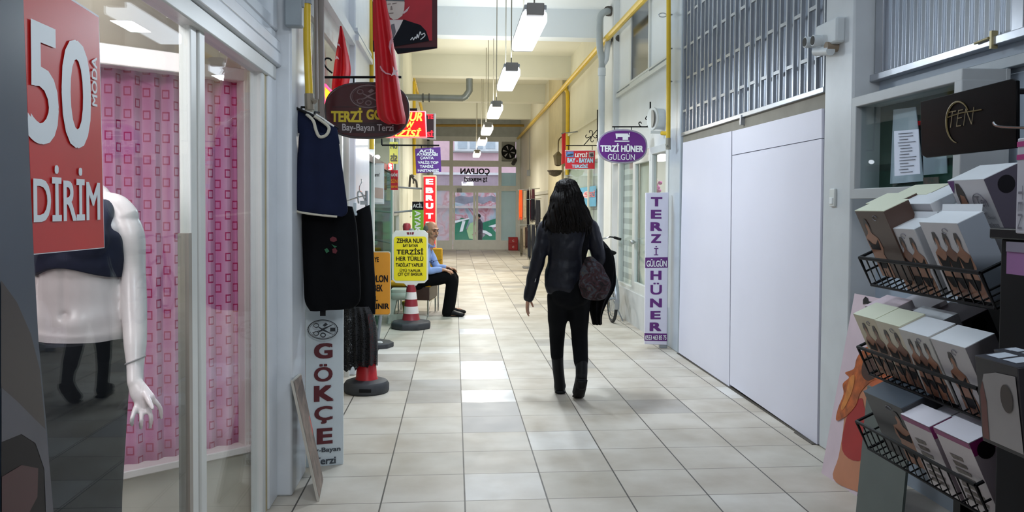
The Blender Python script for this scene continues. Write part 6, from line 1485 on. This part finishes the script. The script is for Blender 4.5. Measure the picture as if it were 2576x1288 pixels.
# ================================================================= bicycle
bx = 2.04
T = thing('bicycle', 'bicycle parked against the low right wall in front of the blinds', 'bicycle', (bx,10.75,0))
TY = M('black_tyre', '26262a', 0.8); BF = M('dark_bicycle_paint', '22242a', 0.35)
for yc in (10.72, 11.72):
    R_ = .29
    wp = part(T, 'wheel', MB().tube([Vector((bx+.01,yc+R_*math.cos(t),.31+R_*math.sin(t))) for t in [2*math.pi*i/36 for i in range(36)]], .021, 8, closed=True), TY)
    part(wp, 'rim', MB().tube([Vector((bx+.01,yc+.262*math.cos(t),.31+.262*math.sin(t))) for t in [2*math.pi*i/36 for i in range(36)]], .009, 6, closed=True), CHROME)
    m = MB()
    for i in range(18):
        t = 2*math.pi*i/18; m.tube([Vector((bx+.01+.02*(-1)**i,yc,.31)), Vector((bx+.01,yc+.26*math.cos(t),.31+.26*math.sin(t)))], .0018, 4)
    part(wp, 'spokes', m, CHROME); part(wp, 'hub', MB().cyl((bx-.04,yc,.31),(bx+.06,yc,.31),.018), GREYP)
bb = Vector((bx,11.12,.30)); st = Vector((bx,10.98,.78)); hd_ = Vector((bx,11.56,.82)); hd2 = Vector((bx,11.60,.66))
part(T, 'frame', MB().tube([bb,st],.017,8).tube([st+Vector((0,.02,-.06)),hd_],.017,8).tube([bb,hd2],.02,8).tube([bb,Vector((bx+.03,10.72,.31))],.011,6).tube([st,Vector((bx+.03,10.72,.31))],.010,6).tube([hd_+Vector((0,-.02,.06)),hd2],.021,8), BF)
part(T, 'fork', MB().tube([hd2, Vector((bx-.04,11.68,.45)), Vector((bx-.04,11.72,.31))],.012,6).tube([hd2, Vector((bx+.06,11.68,.45)), Vector((bx+.06,11.72,.31))],.012,6), BF)
sd = part(T, 'saddle', MB().limb([Vector((bx,10.84,.90)), Vector((bx,10.96,.905)), Vector((bx,11.12,.90))], [(.085,.035),(.07,.03),(.025,.022)], ref=(0,0,1)), BLACK, ang=80)
part(T, 'seat_post', MB().cyl(st, (bx,10.96,.88), .013), CHROME)
hb = Vector((bx,11.50,1.06))
part(T, 'handlebar', MB().tube([hd_, hb],.013,8).tube(smoothpts([hb+Vector((-.26,-.10,.01)), hb+Vector((-.16,-.02,.03)), hb, hb+Vector((.12,-.02,.03)), hb+Vector((.2,-.1,.01))],4),.012,8), CHROME)
for s_ in (-1, 1): part(T, 'grip', MB().cyl(hb+Vector((.17*s_,-.06,.02)), hb+Vector((.24*s_,-.14,.0)), .019), BLACK)
part(T, 'brake_lever', MB().tube([hb+Vector((.1,-.02,.02)), hb+Vector((.1,-.07,.03)), hb+Vector((.2,-.13,.02))],.008,6), BLACK)
part(T, 'mudguard', MB().tube([Vector((bx+.01,10.72+.33*math.cos(t),.31+.33*math.sin(t))) for t in [math.pi*(.35+.75*i/14) for i in range(15)]], [(.008,.03)]*15, 8, ref=(0,0,1)), M('silver_mudguard', '9a9ea2', 0.3, 0.7))
part(T, 'crank', MB().cyl((bx-.05,11.12,.30),(bx+.05,11.12,.30),.012).tube([bb+Vector((.05,0,0)),bb+Vector((.06,-.1,.13))],.01,6).tube([bb+Vector((-.05,0,0)),bb+Vector((-.06,.1,-.13))],.01,6), GREYP)
part(T, 'pedal', MB().box(bx+.06,bx+.15,10.98,11.05,.42,.44), BLACK, .004)
part(T, 'pedal', MB().box(bx-.15,bx-.06,11.19,11.26,.16,.18), BLACK, .004)
part(T, 'stand', MB().tube([Vector((bx+.04,10.85,.3)), Vector((bx+.16,10.75,.012))],.009,6), GREYP)
# ================================================================= scarf stand far right
YS = 20.3; sp = az(1330,674); sp = Vector((ay(1332,600,YS).x, YS, 0))
T = thing('clothes_stand', 'grey two tier display stand holding the scarves by the far right wall', 'stand', sp)
z1, z2 = ay(1332,476,YS).z, ay(1332,566,YS).z
part(T, 'pole', MB().cyl(sp+Vector((0,0,.03)), sp+Vector((0,0,z1+.05)), .018), CHROME)
part(T, 'base', MB().box(sp.x-.16,sp.x+.16,YS-.16,YS+.16,.0,.035), M('steel_base', '77787a', 0.4, 0.5), .006)
part(T, 'arm', MB().tube([ay(1303,478,YS), ay(1358,474,YS)], .012, 6), CHROME)
part(T, 'arm', MB().tube([ay(1305,566,YS), ay(1360,564,YS)], .012, 6), CHROME)
part(T, 'arm', MB().tube([ay(1322,502,YS-.05), ay(1362,500,YS-.05)], .012, 6), CHROME)
SCF = [(1305,1315,478,549,'ff5a1e','neon orange',0),(1316,1325,480,551,'a89a80','beige',0),(1325,1331,479,568,'1c1a1e','black',0),(1328,1337,478,552,'6a1230','crimson',.03),(1337,1346,476,552,'4a1a28','dark wine',0),(1335,1346,501,556,'1c1c24','charcoal',-.06),(1346,1360,503,568,'20222c','dark slate',-.06),
       (1308,1315,575,640,'4a4438','olive',0),(1315,1322,572,622,'8f8270','sand',0),(1320,1328,572,622,'3c2624','brown',.03),(1327,1336,566,648,'1c222e','midnight blue',-.03),(1336,1347,566,650,'1a1e2a','navy',-.03),(1347,1358,566,645,'22262e','steel grey',0)]
for x0, x1, y0, y1, c, nm, dy in SCF:
    tier = 'upper' if y0 < 560 and y1 < 570 else 'lower'
    T = thing('scarf', '%s scarf hanging on the %s tier of the far display stand' % (nm, tier), 'scarf', ay((x0+x1)/2, y0, YS+dy), 'scarves on the far stand')
    rr = [(ay(x0+1,y0,YS+dy), ay(x1-1,y0,YS+dy), .02), (ay(x0,(y0+y1)/2,YS+dy), ay(x1,(y0+y1)/2,YS+dy), .03), (ay(x0+.5,y1-3,YS+dy), ay(x1-.5,y1-3,YS+dy), .025)]
    mt_ = M('scarf_'+nm.replace(' ','_'), c, 0.8, var=0.15, scale=25)
    part(T, 'cloth', cloth(rr, n=20, folds=2, amp=.3, seed=int(x0)), mt_, ang=60)
    m = MB()
    for k in range(6):
        xx = x0+1+(x1-x0-2)*k/5; m.tube([ay(xx,y1-4,YS+dy), ay(xx+.6*math.sin(k*3+x0),y1+(2 if k%2 else 5),YS+dy)], .006, 4)
    part(T, 'fringe', m, mt_)
# ================================================================= lingerie rack on the right
TH = math.radians(25)
DN = Vector((math.cos(TH), 0, math.sin(TH)))      # depth into the rack
UP = Vector((-math.sin(TH), 0, math.cos(TH)))     # up along a tilted box
YV_ = Vector((0, 1, 0))
FR = Vector((-math.cos(TH), 0, -math.sin(TH)))    # out of a box front
RK = thing('display_rack', 'black wire display rack with three tilted baskets of lingerie boxes', 'rack', (1.95, 2.7, 0))
BW_ = M('black_wire', '17171a', 0.4, var=0.1)
DARK = M('black_rack_panel', '131316', 0.6, var=0.2)
def fy(px, py, X=1.5): return ax(px, py, X).y
rows_ = [(1.53, 1.315, 3.06, 2.33), (1.53, .975, 3.06, 2.33), (1.53, .69, 3.06, 2.33)]     # x, z of the rail top; far and near ends
for i, (x, z, y1, y0) in enumerate(rows_):
    m = MB()
    tp = Vector((x, 0, z)); bt = tp-UP*.115; 
    m.tube([tp+YV_*y1, tp+YV_*y0], .007, 6).tube([bt+YV_*y1, bt+YV_*y0], .005, 6)
    bk = bt+DN*.30
    m.tube([bk+YV_*y1, bk+YV_*y0], .005, 6)
    for y in (y1, y0):
        m.tube([tp+YV_*y, bt+YV_*y, bk+YV_*y, tp+DN*.3+YV_*y, tp+YV_*y], .006, 6)
        m.tube([tp-UP*.058+YV_*y, tp-UP*.058+DN*.3+YV_*y], .004, 6)
    n_b = 15
    for k in range(1, n_b):
        y = y0+(y1-y0)*k/n_b; m.tube([tp+YV_*y, bt+YV_*y, bk+YV_*y], .0032, 5)
    part(RK, 'basket', m, BW_)
part(RK, 'back_panel', MB().box(1.93,1.96,2.36,3.0,.05,1.5), DARK, .004)
part(RK, 'upright', MB().box(1.9,1.95,2.98,3.03,0,1.45), BW_, .004)
part(RK, 'upright', MB().box(1.9,1.95,2.33,2.38,0,1.45), BW_, .004)
part(RK, 'base', MB().box(1.62,2.0,2.25,3.02,0.0,.32), DARK, .006)
part(RK, 'hook', MB().tube([Vector((1.66,2.9,.34)), Vector((1.60,2.86,.335)), Vector((1.60,2.78,.335)), Vector((1.64,2.78,.34))], .005, 6).tube([Vector((1.66,2.8,.22)), Vector((1.59,2.76,.215)), Vector((1.59,2.68,.215)), Vector((1.64,2.68,.22))], .005, 6), BW_)
SKN = M('printed_skin', '9c6c52', 0.4, var=0.12, scale=20); SKN2 = M('printed_skin_dark', '7a5240', 0.4, var=0.12, scale=20)
HAIRP = M('printed_dark_hair', '2a2020', 0.4); LOGO = M('printed_grey_logo', '7d7c86', 0.4)
CRT = {}
def cartmat(c, nm): return M('carton_'+nm, c, 0.4, var=0.03)
def carton(P, wy, h, d, col, nm, label, lid=None, fig=None, group='boxed lingerie on the display rack', up=UP, dn=DN, spine=None, accent=None, open_flap=False, seal=True):
    """P = far top front corner; the box runs wy towards the camera, h down, d into the rack"""
    T = thing('lingerie_box', label, 'box', P-up*h, group)
    a = -YV_*wy
    mt = cartmat(col, nm)
    m = MB().obox(P-up*h, a, dn*d, up*h); part(T, 'carton', m, mt, .0015)
    lidm = cartmat(*lid) if lid else cartmat('dfe4e8', 'lid_white')
    part(T, 'lid', MB().obox(P-up*.0005, a, dn*d, up*.0025), lidm, smooth=False)
    def f(u, v, e=.0012): return P+a*u-up*h*(1-v)-dn*e
    def poly(pts, e=.0012): return [f(u, v, e) for u, v in pts]
    def addp(name, polys, mat, e=.0012):
        m = MB()
        for q in polys: q = poly(q, e); m.add(q, [tuple(range(len(q)))])
        part(T, name, m, mat, smooth=False)
    if fig:
        for k, cx in enumerate(fig):
            hw = .19 if len(fig) > 2 else .25
            addp('printed_figure', [[(max(.01,cx+x*hw),y) for x,y in ((-.3,.66),(-.85,.60),(-1.0,.45),(-.72,.36),(-.9,.24),(-.95,.01),(-.1,.01),(0,.14),(.1,.01),(.95,.01),(.9,.24),(.72,.36),(1.0,.45),(.85,.60),(.3,.66),(.17,.70),(.28,.80),(.0,.85),(-.28,.80),(-.17,.70))]], SKN if k % 2 == 0 else SKN2, .0010+.0001*k)
        addp('printed_hair', [[(cx+x*hw,y) for x,y in ((-.30,.66),(-.34,.80),(-.18,.88),(.18,.88),(.34,.80),(.30,.66),(.2,.78),(0,.82),(-.2,.78))] for cx in fig], HAIRP, .0020)
        addp('printed_garment', [[(max(.012,cx+x*hw),y) for x,y in ((-.75,.58),(-.2,.5),(.2,.5),(.75,.58),(.6,.42),(-.6,.42))] for cx in fig]+[[(max(.012,cx+x*hw),y) for x,y in ((-.85,.28),(.85,.28),(.3,.14),(-.3,.14))] for cx in fig], M('printed_black_lace', '1c1a1e', 0.5), .0021)
        m = MB().tube([f(.62+.07*math.cos(t), .90+.035*math.sin(t), .002) for t in [2*math.pi*i/18 for i in range(15)]], .0012, 4); part(T, 'logo', m, LOGO)
    if accent:
        addp('accent_band', [[(0,.93),(1,.93),(1,1),(0,1)]], M('magenta_print', '8a2468', 0.4), .0018)
        n2 = P+a; m = MB(); q = [n2-YV_*.0012+dn*d*s_-up*h*t_ for s_, t_ in ((0,0),(1,0),(1,.16),(0,.16))]; m.add(q, [(0,1,2,3)]); part(T, 'side_band', m, M('magenta_print', '8a2468', 0.4), smooth=False)
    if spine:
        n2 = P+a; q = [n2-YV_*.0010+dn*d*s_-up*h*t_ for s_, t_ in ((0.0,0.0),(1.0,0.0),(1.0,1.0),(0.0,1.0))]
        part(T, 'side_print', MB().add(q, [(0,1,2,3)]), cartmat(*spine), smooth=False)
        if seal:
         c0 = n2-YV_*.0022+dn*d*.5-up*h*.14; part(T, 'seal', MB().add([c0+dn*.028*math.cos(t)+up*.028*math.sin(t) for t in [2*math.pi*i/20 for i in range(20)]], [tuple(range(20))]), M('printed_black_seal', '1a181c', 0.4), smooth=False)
    if open_flap:
        part(T, 'flap', MB().obox(P+dn*d*.95, a, (up*.022+dn*.012), dn*.001), lidm, smooth=False)
    return T
def at(px, py, X): return ax(px, py, X)
# upper basket, front row (far to near)
def col_y(px, X): return ax(px, 600, X).y
WHT = ('c9c9cc', 'pearl_white')
P = at(2150,531,1.50); yN = at(2222,560,1.50).y
carton(P, P.y-yN, .27, .10, '4a352c', 'brown_print', 'brown photo box with a cream lid at the far end of the top basket', ('d8dcc4','cream'), [.22], spine=None)
P = at(2216,574,1.535); yN = at(2300,574,1.535).y
carton(P, P.y-yN, .25, .09, WHT[0], WHT[1], 'white box with three tanned figures, open lid, in the top basket', None, [.2,.5,.8], open_flap=True)
P = at(2312,560,1.525); yN = at(2408,560,1.525).y
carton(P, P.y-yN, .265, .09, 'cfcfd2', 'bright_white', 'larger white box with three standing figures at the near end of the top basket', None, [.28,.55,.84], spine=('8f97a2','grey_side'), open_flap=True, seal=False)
# behind the front row: stepped lids
off1 = DN*.105
for k, (px, py, pxe, X, c, lidc, lab, h) in enumerate([
    (2178,513,2248,1.59,('4a352c','brown_print'),('d8dcc4','cream'),'second cream lidded box behind the brown photo box',.27),
    (2248,492,2330,1.68,('4a352c','brown_print'),('d4d8c2','cream'),'third cream lidded box in the far back of the top basket',.27),
    (2252,514,2340,1.61,('c4c6ca','pearl_white2'),None,'white box behind the open boxes of the top basket',.25),
    (2318,490,2400,1.69,('c4c6ca','pearl_white2'),None,'white box at the back of the top basket under the face box',.25),
    (2330,535,2412,1.63,('2a282c','black_carton'),('b9bcc0','grey_lid'),'black sided box behind the three figure box',.26)]):
    P = at(px, py, X); yN = at(pxe, py, X).y
    carton(P, P.y-yN, h, .095, c[0], c[1], lab, lidc, None, spine=('1f1d22','black_side') if k == 4 else None)
# face box standing higher at the back
P = at(2384,456,1.60); yN = at(2474,456,1.60).y
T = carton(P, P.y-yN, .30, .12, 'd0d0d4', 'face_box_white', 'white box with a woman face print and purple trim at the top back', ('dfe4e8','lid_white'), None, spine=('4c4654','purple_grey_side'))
a = -YV_*(P.y-yN)
def ff(u, v, e): return P+a*u-UP*.30*(1-v)-DN*e
def addf(name, pts, mat, e): part(T, name, MB().add([ff(u,v,e) for u,v in pts], [tuple(range(len(pts)))]), mat, smooth=False)
addf('printed_face', [(.16,.40),(.13,.62),(.15,.80),(.24,.88),(.33,.80),(.34,.62),(.30,.50),(.44,.42),(.5,.36),(.1,.36)], SKN, .0014)
addf('printed_hair', [(.12,.68),(.13,.86),(.20,.97),(.29,.96),(.34,.86),(.35,.70),(.31,.82),(.2,.84)], HAIRP, .002)
addf('purple_corner', [(0,1),(.2,1),(.05,.85)], M('purple_print', '5a2a6c', 0.4), .002)
part(T, 'logo', MB().tube([ff(.66+.16*math.cos(t),.74+.11*math.sin(t),.002) for t in [2*math.pi*i/20 for i in range(17)]], .0015, 4).text('Ten', lambda u,v: ff(u,v,.002), .58,.70,.86,.82), LOGO, smooth=False)
part(T, 'caption', MB().text('seamless', lambda u,v: ff(u,v,.002), .48,.47,.92,.52).text('classic', lambda u,v: ff(u,v,.002), .7,.56,.92,.6), LOGO, smooth=False)
# middle basket
for k, (px, py, pxe, X, h, col, nm, lid, fig, lab, acc) in enumerate([
    (2146,790,2200,1.50,.24,'c9c0a4','sand_print',('dadccb','cream'),[.35,.8],'sand coloured photo box at the far end of the middle basket',False),
    (2200,806,2262,1.50,.24,'cfc9b4','ivory_print',('dadccb','cream'),[.3,.72],'ivory photo box second from the far end of the middle basket',False),
    (2260,828,2335,1.50,.24,'c8c8c4','grey_white_print',None,[.25,.5,.78],'grey white box with a group photo in the middle basket',False),
    (2340,852,2428,1.50,.26,'c4c2c4','pale_grey_print',None,[.45],'pale grey box with one figure at the near end of the middle basket',False)]):
    P = at(px, py, X); yN = at(pxe, py, X).y
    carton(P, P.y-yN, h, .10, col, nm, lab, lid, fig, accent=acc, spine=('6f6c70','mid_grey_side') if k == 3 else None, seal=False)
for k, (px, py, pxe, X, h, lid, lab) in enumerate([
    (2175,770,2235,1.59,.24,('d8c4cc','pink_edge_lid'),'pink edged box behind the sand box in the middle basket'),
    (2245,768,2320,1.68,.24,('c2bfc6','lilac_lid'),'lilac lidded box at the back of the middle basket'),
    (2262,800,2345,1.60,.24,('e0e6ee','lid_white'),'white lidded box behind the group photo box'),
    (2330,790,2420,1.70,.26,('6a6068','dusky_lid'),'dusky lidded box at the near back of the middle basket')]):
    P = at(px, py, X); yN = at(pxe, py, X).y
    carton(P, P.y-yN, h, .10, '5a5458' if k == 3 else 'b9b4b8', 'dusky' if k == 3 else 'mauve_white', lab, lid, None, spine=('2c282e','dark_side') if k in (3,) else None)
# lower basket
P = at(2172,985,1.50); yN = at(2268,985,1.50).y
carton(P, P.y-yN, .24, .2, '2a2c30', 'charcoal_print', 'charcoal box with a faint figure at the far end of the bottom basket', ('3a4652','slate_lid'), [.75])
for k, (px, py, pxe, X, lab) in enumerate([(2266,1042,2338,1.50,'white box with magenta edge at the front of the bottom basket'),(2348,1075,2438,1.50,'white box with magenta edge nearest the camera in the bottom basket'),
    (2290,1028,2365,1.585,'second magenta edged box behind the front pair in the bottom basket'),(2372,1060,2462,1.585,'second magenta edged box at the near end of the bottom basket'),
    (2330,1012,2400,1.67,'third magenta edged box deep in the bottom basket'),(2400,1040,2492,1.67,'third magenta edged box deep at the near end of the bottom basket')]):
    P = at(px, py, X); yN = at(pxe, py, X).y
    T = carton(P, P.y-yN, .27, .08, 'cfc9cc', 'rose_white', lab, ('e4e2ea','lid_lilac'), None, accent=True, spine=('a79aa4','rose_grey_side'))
    if k < 2:
        a = -YV_*(P.y-yN); m = MB()
        for j in range(7): m.add([P+a*u-UP*.27*(1-v)-DN*.0015 for u, v in ((.15+.02*j,.12+.09*j),(.75-.03*j,.14+.09*j),(.8-.04*j,.19+.09*j),(.2,.18+.09*j))], [(0,1,2,3)])
        part(T, 'printed_rose', m, M('printed_grey_rose', '6e6660', 0.4, var=0.35, scale=60), smooth=False)
# dark stack at the right edge: cartons with bra print
for k, (px, py, pxe, X, lab, fg) in enumerate([(2452,905,2560,1.33,'black box with a white bra photo low at the right edge',True),(2500,890,2600,1.45,'black box with pale labels behind the bra photo box',False)]):
    P = at(px, py, X); yN = at(pxe, py, X).y; P.z = 1.5-(P.y)*((py-519)/F)*1.0
    T = carton(P, P.y-yN, .22, .10, '232226', 'black_carton', lab, ('3a3c44','dark_lid'), None, up=Vector((-.12,0,.993)), dn=Vector((.993,0,.12)))
    a = -YV_*(P.y-yN); u_ = Vector((-.12,0,.993)); d_ = Vector((.993,0,.12))
    f = lambda u, v, e: P+a*u-u_*.22*(1-v)-d_*e
    if fg:
        part(T, 'photo', MB().add([f(u,v,.002) for u,v in ((.05,.05),(.08,.6),(.2,.82),(.5,.88),(.95,.9),(.98,.05))],[tuple(range(6))]), M('pale_bra_print', '9a9694', 0.4, var=0.1), smooth=False)
        part(T, 'photo_shadow', MB().add([f(u,v,.003) for u,v in ((.05,.05),(.08,.6),(.16,.74),(.22,.5),(.2,.05))],[tuple(range(5))]), M('brown_red_print', '6a3a34', 0.4), smooth=False)
        part(T, 'seal', MB().add([f(.72+.14*math.cos(t),.62+.16*math.sin(t),.004) for t in [2*math.pi*i/20 for i in range(20)]],[tuple(range(20))]), M('dark_seal', '3a302c', 0.4), smooth=False)
    for j in range(2): part(T, 'paper_label', MB().obox(P+a*(.1+.4*j)+d_*.02+u_*.003, a*.3, d_*.05, u_*.001), M('white_paper', 'bcc5d0', 0.7), smooth=False)
# header board with gold logo
T = thing('header_board', 'black display board with a gold ring logo at the upper right', 'sign', ax(2440,300,1.72))
XH = 1.72
bq = [(2315,256),(2545,198),(2557,203),(2557,372),(2330,397),(2318,390)]
part(T, 'board', MB().prism([ax(px,py,XH) for px,py in bq], (.012,0,0)), M('black_gloss_board', '08080a', 0.25, var=0.1, spec=0.06), .002)
GOLD = M('gold_foil', '6a5a34', 0.4, 0.3)
m = MB()
m.tube([ax(2412+30*math.cos(t),308+52*math.sin(t),XH)+Vector((-.002,0,0)) for t in [math.pi*(.55+1.25*i/24) for i in range(25)]], [.0015+.003*math.sin(math.pi*i/24) for i in range(25)], 5)
m.tube([ax(px,py,XH)+Vector((-.002,0,0)) for px,py in ((2384,296),(2400,290),(2420,284),(2446,280),(2470,276))], .0022, 5)
part(T, 'logo_ring', m, GOLD)
ab = ax(2388,322,XH); ac = ax(2452,292,XH)
part(T, 'logo_lettering', MB().text('TEN', lambda u,v: Vector((XH-.003,u,v)), ab.y, ab.z, ac.y, ac.z+.03, shear=.2, bold=-.025), GOLD, smooth=False)
part(T, 'hook', MB().tube(smoothpts([ax(px,py,XH)+Vector((-.02,0,0)) for px,py in ((2514,308),(2520,316),(2540,320),(2600,322))],4), .004, 6), CHROME)
part(T, 'bracket', MB().tube([ax(2440,230,XH)+Vector((.02,0,0)), Vector((2.0,ax(2440,230,XH).y,1.9)), Vector((2.43,ax(2440,230,XH).y,1.9))], .01, 6), BLACK)
# purple carton and other things at the right edge
P = at(2440,450,1.95); yN = at(2600,450,1.95).y
T = thing('carton', 'big dark purple carton behind the face box at the right', 'box', P)
part(T, 'carton', MB().obox(P-Vector((0,0,.42)), -YV_*(P.y-yN), Vector((.25,0,0)), Vector((0,0,.42))), M('deep_purple_carton', '3a1540', 0.5, var=0.06), .003)
part(T, 'lid', MB().obox(P+Vector((-.004,.004,-.03)), -YV_*(P.y-yN+.01), Vector((.26,0,0)), Vector((0,0,.034))), M('purple_lid', '4a1c52', 0.5), .003)
P = at(2559,370,1.30); yN = at(2640,370,1.30).y
T = thing('hanging_pack', 'white and pink hosiery pack hanging at the right edge', 'pack', P-Vector((0,0,.2)))
part(T, 'pack', MB().obox(P-Vector((0,0,.2)), -YV_*(P.y-yN), Vector((.02,0,0)), Vector((0,0,.22))), M('white_pack', 'c8c8d0', 0.4), .003)
part(T, 'pink_band', MB().obox(P-Vector((.001,0,.0)), -YV_*(P.y-yN), Vector((.002,0,0)), Vector((0,0,.012))).obox(P-Vector((.001,0,.03)), -YV_*(P.y-yN), Vector((.002,0,0)), Vector((0,0,.012))), M('pink_print', 'b02a7a', 0.4), smooth=False)
part(T, 'lettering', MB().text('TEN', lambda u,v: Vector((P.x-.002, P.y-.01-u, P.z-.19+v)), .0,.0,.015,.1, rot=1), LOGO, smooth=False)
P = at(2533,612,1.36); yN = at(2620,612,1.36).y
T = thing('price_card', 'mauve pink price card on the dark display at the right edge', 'card', P)
part(T, 'card', MB().obox(P-Vector((0,0,.075)), -YV_*(P.y-yN), Vector((.004,0,0)), Vector((0,0,.075))), M('mauve_card', '9a6a9c', 0.6), smooth=False)
part(T, 'clip', MB().obox(P-Vector((.002,0,.02)), -YV_*(P.y-yN)*.8, Vector((.007,0,0)), Vector((0,0,.024))), M('grey_card_clip', '8a8494', 0.4), smooth=False)
T = thing('display_cabinet', 'black cabinet block filling the lower right corner beyond the rack', 'cabinet', (1.75, 1.9, 0))
part(T, 'body', MB().box(1.50,2.38,1.2,2.2,0,1.42), DARK, .006)
part(T, 'top', MB().box(1.48,2.4,1.18,2.22,1.42,1.45), M('dark_top', '1c1a1e', 0.4), .004)
# side wire basket with hosiery behind
T = thing('wire_basket', 'black wire side basket with pale stockings behind the rack', 'basket', (1.80,2.31,.85))
m = MB()
for z in (.92,1.02,1.12,1.2): m.tube([Vector((1.66,2.31,z)), Vector((1.86,2.29,z+.01)), Vector((1.9,2.24,z+.01))], .004, 5)
for x in (1.68,1.74,1.8): m.tube([Vector((x,2.30,.9)), Vector((x,2.30,1.2))], .004, 5)
part(T, 'wires', m, BW_)
part(T, 'stockings', MB().box(1.68,1.84,2.25,2.29,.86,1.16), M('pale_grey_hosiery', '8a9098', 0.7), .01)
# poster leaning on the pillar foot
q0 = az(2078,1196); q1 = az(2152,1238)
xx = 2.10
b0 = Vector((2.08,4.56,0)); b1 = Vector((2.10,4.18,0)); t0 = ay(2172,738,4.60); t0 = Vector((2.275,4.60,t0.z)); t1 = t0+(b1-b0)*1.0
n0 = (b1-b0).cross(t0-b0).normalized(); n0 = n0 if n0.x < 0 else -n0
T = thing('leaning_poster', 'tall poster of a red haired model in a red swimsuit leaning by the right pillar', 'poster', b0)
part(T, 'board', MB().prism([b0,b1,t1,t0], -n0*.012), M('pinkish_white_print', 'd0bcc4', 0.4, var=0.06), smooth=False)
def lp_(u, v, e): return (b0*(1-u)+b1*u)*(1-v)+(t0*(1-u)+t1*u)*v+n0*e
def lpx(px, py, e):
    d = ray(px, py); t = (b0-O).dot(n0)/d.dot(n0); return O+d*t+n0*e
def lpoly(name, pts, mat, e): part(T, name, MB().add([lpx(x,y,e) for x,y in pts], [tuple(range(len(pts)))]), mat, smooth=False)
def smp(pts): return [(v.x, v.y) for v in smoothpts([(x, y, 0) for x, y in pts], 4, True)]
lpoly('printed_body', smp([(2128,1000),(2150,960),(2200,930),(2262,935),(2270,1060),(2262,1255),(2150,1234),(2097,1204),(2110,1150),(2122,1080)]), M('tanned_print', 'b87858', 0.4, var=0.08), .002)
lpoly('printed_swimsuit', smp([(2130,1055),(2150,1015),(2170,1002),(2178,1030),(2205,1050),(2212,1120),(2160,1160),(2120,1132)]), M('red_swimsuit_print', '9c1416', 0.4), .0035)
lpoly('printed_arm', smp([(2190,940),(2215,930),(2245,942),(2252,965),(2225,975),(2195,985)]), M('orange_skin_print', 'b8582c', 0.4, var=0.15, scale=20), .004)
lpoly('printed_hair', smp([(2168,885),(2186,872),(2212,884),(2236,902),(2243,928),(2216,950),(2190,962),(2166,988),(2156,1018),(2132,1046),(2106,1058),(2110,1028),(2124,992),(2122,966),(2138,950),(2128,938),(2150,928),(2156,905)]), M('copper_hair_print', 'a8521e', 0.4, var=0.45, scale=22), .005)
lpoly('printed_hair_shade', smp([(2176,905),(2200,890),(2228,908),(2234,930),(2208,948),(2184,958),(2170,940)]), M('dark_auburn_print', '3e1c10', 0.4, var=0.3, scale=20), .006)
lpoly('printed_hair_light', smp([(2140,952),(2152,944),(2150,970),(2140,1000),(2124,1030),(2118,1024),(2130,990)]), M('amber_hair_print', 'c87a34', 0.4, var=0.2, scale=20), .0062)
lpoly('printed_logo', [(2172,754),(2178,746),(2184,750),(2186,758),(2200,760),(2204,766),(2188,768),(2180,764),(2172,766)], INKBLK, .003)
# grey sign panel standing under the rack
solo('grey_panel', 'plain grey green panel standing in front of the rack foot', 'panel', MB().prism([az(2150,1320), az(2258,1400), Vector((az(2258,1400).x+.06,az(2258,1400).y+.02,.62)), Vector((az(2150,1320).x+.06,az(2150,1320).y+.02,.66))], (.012,0,0)), M('grey_green_panel', '5c6460', 0.5, var=0.06), smooth=False)
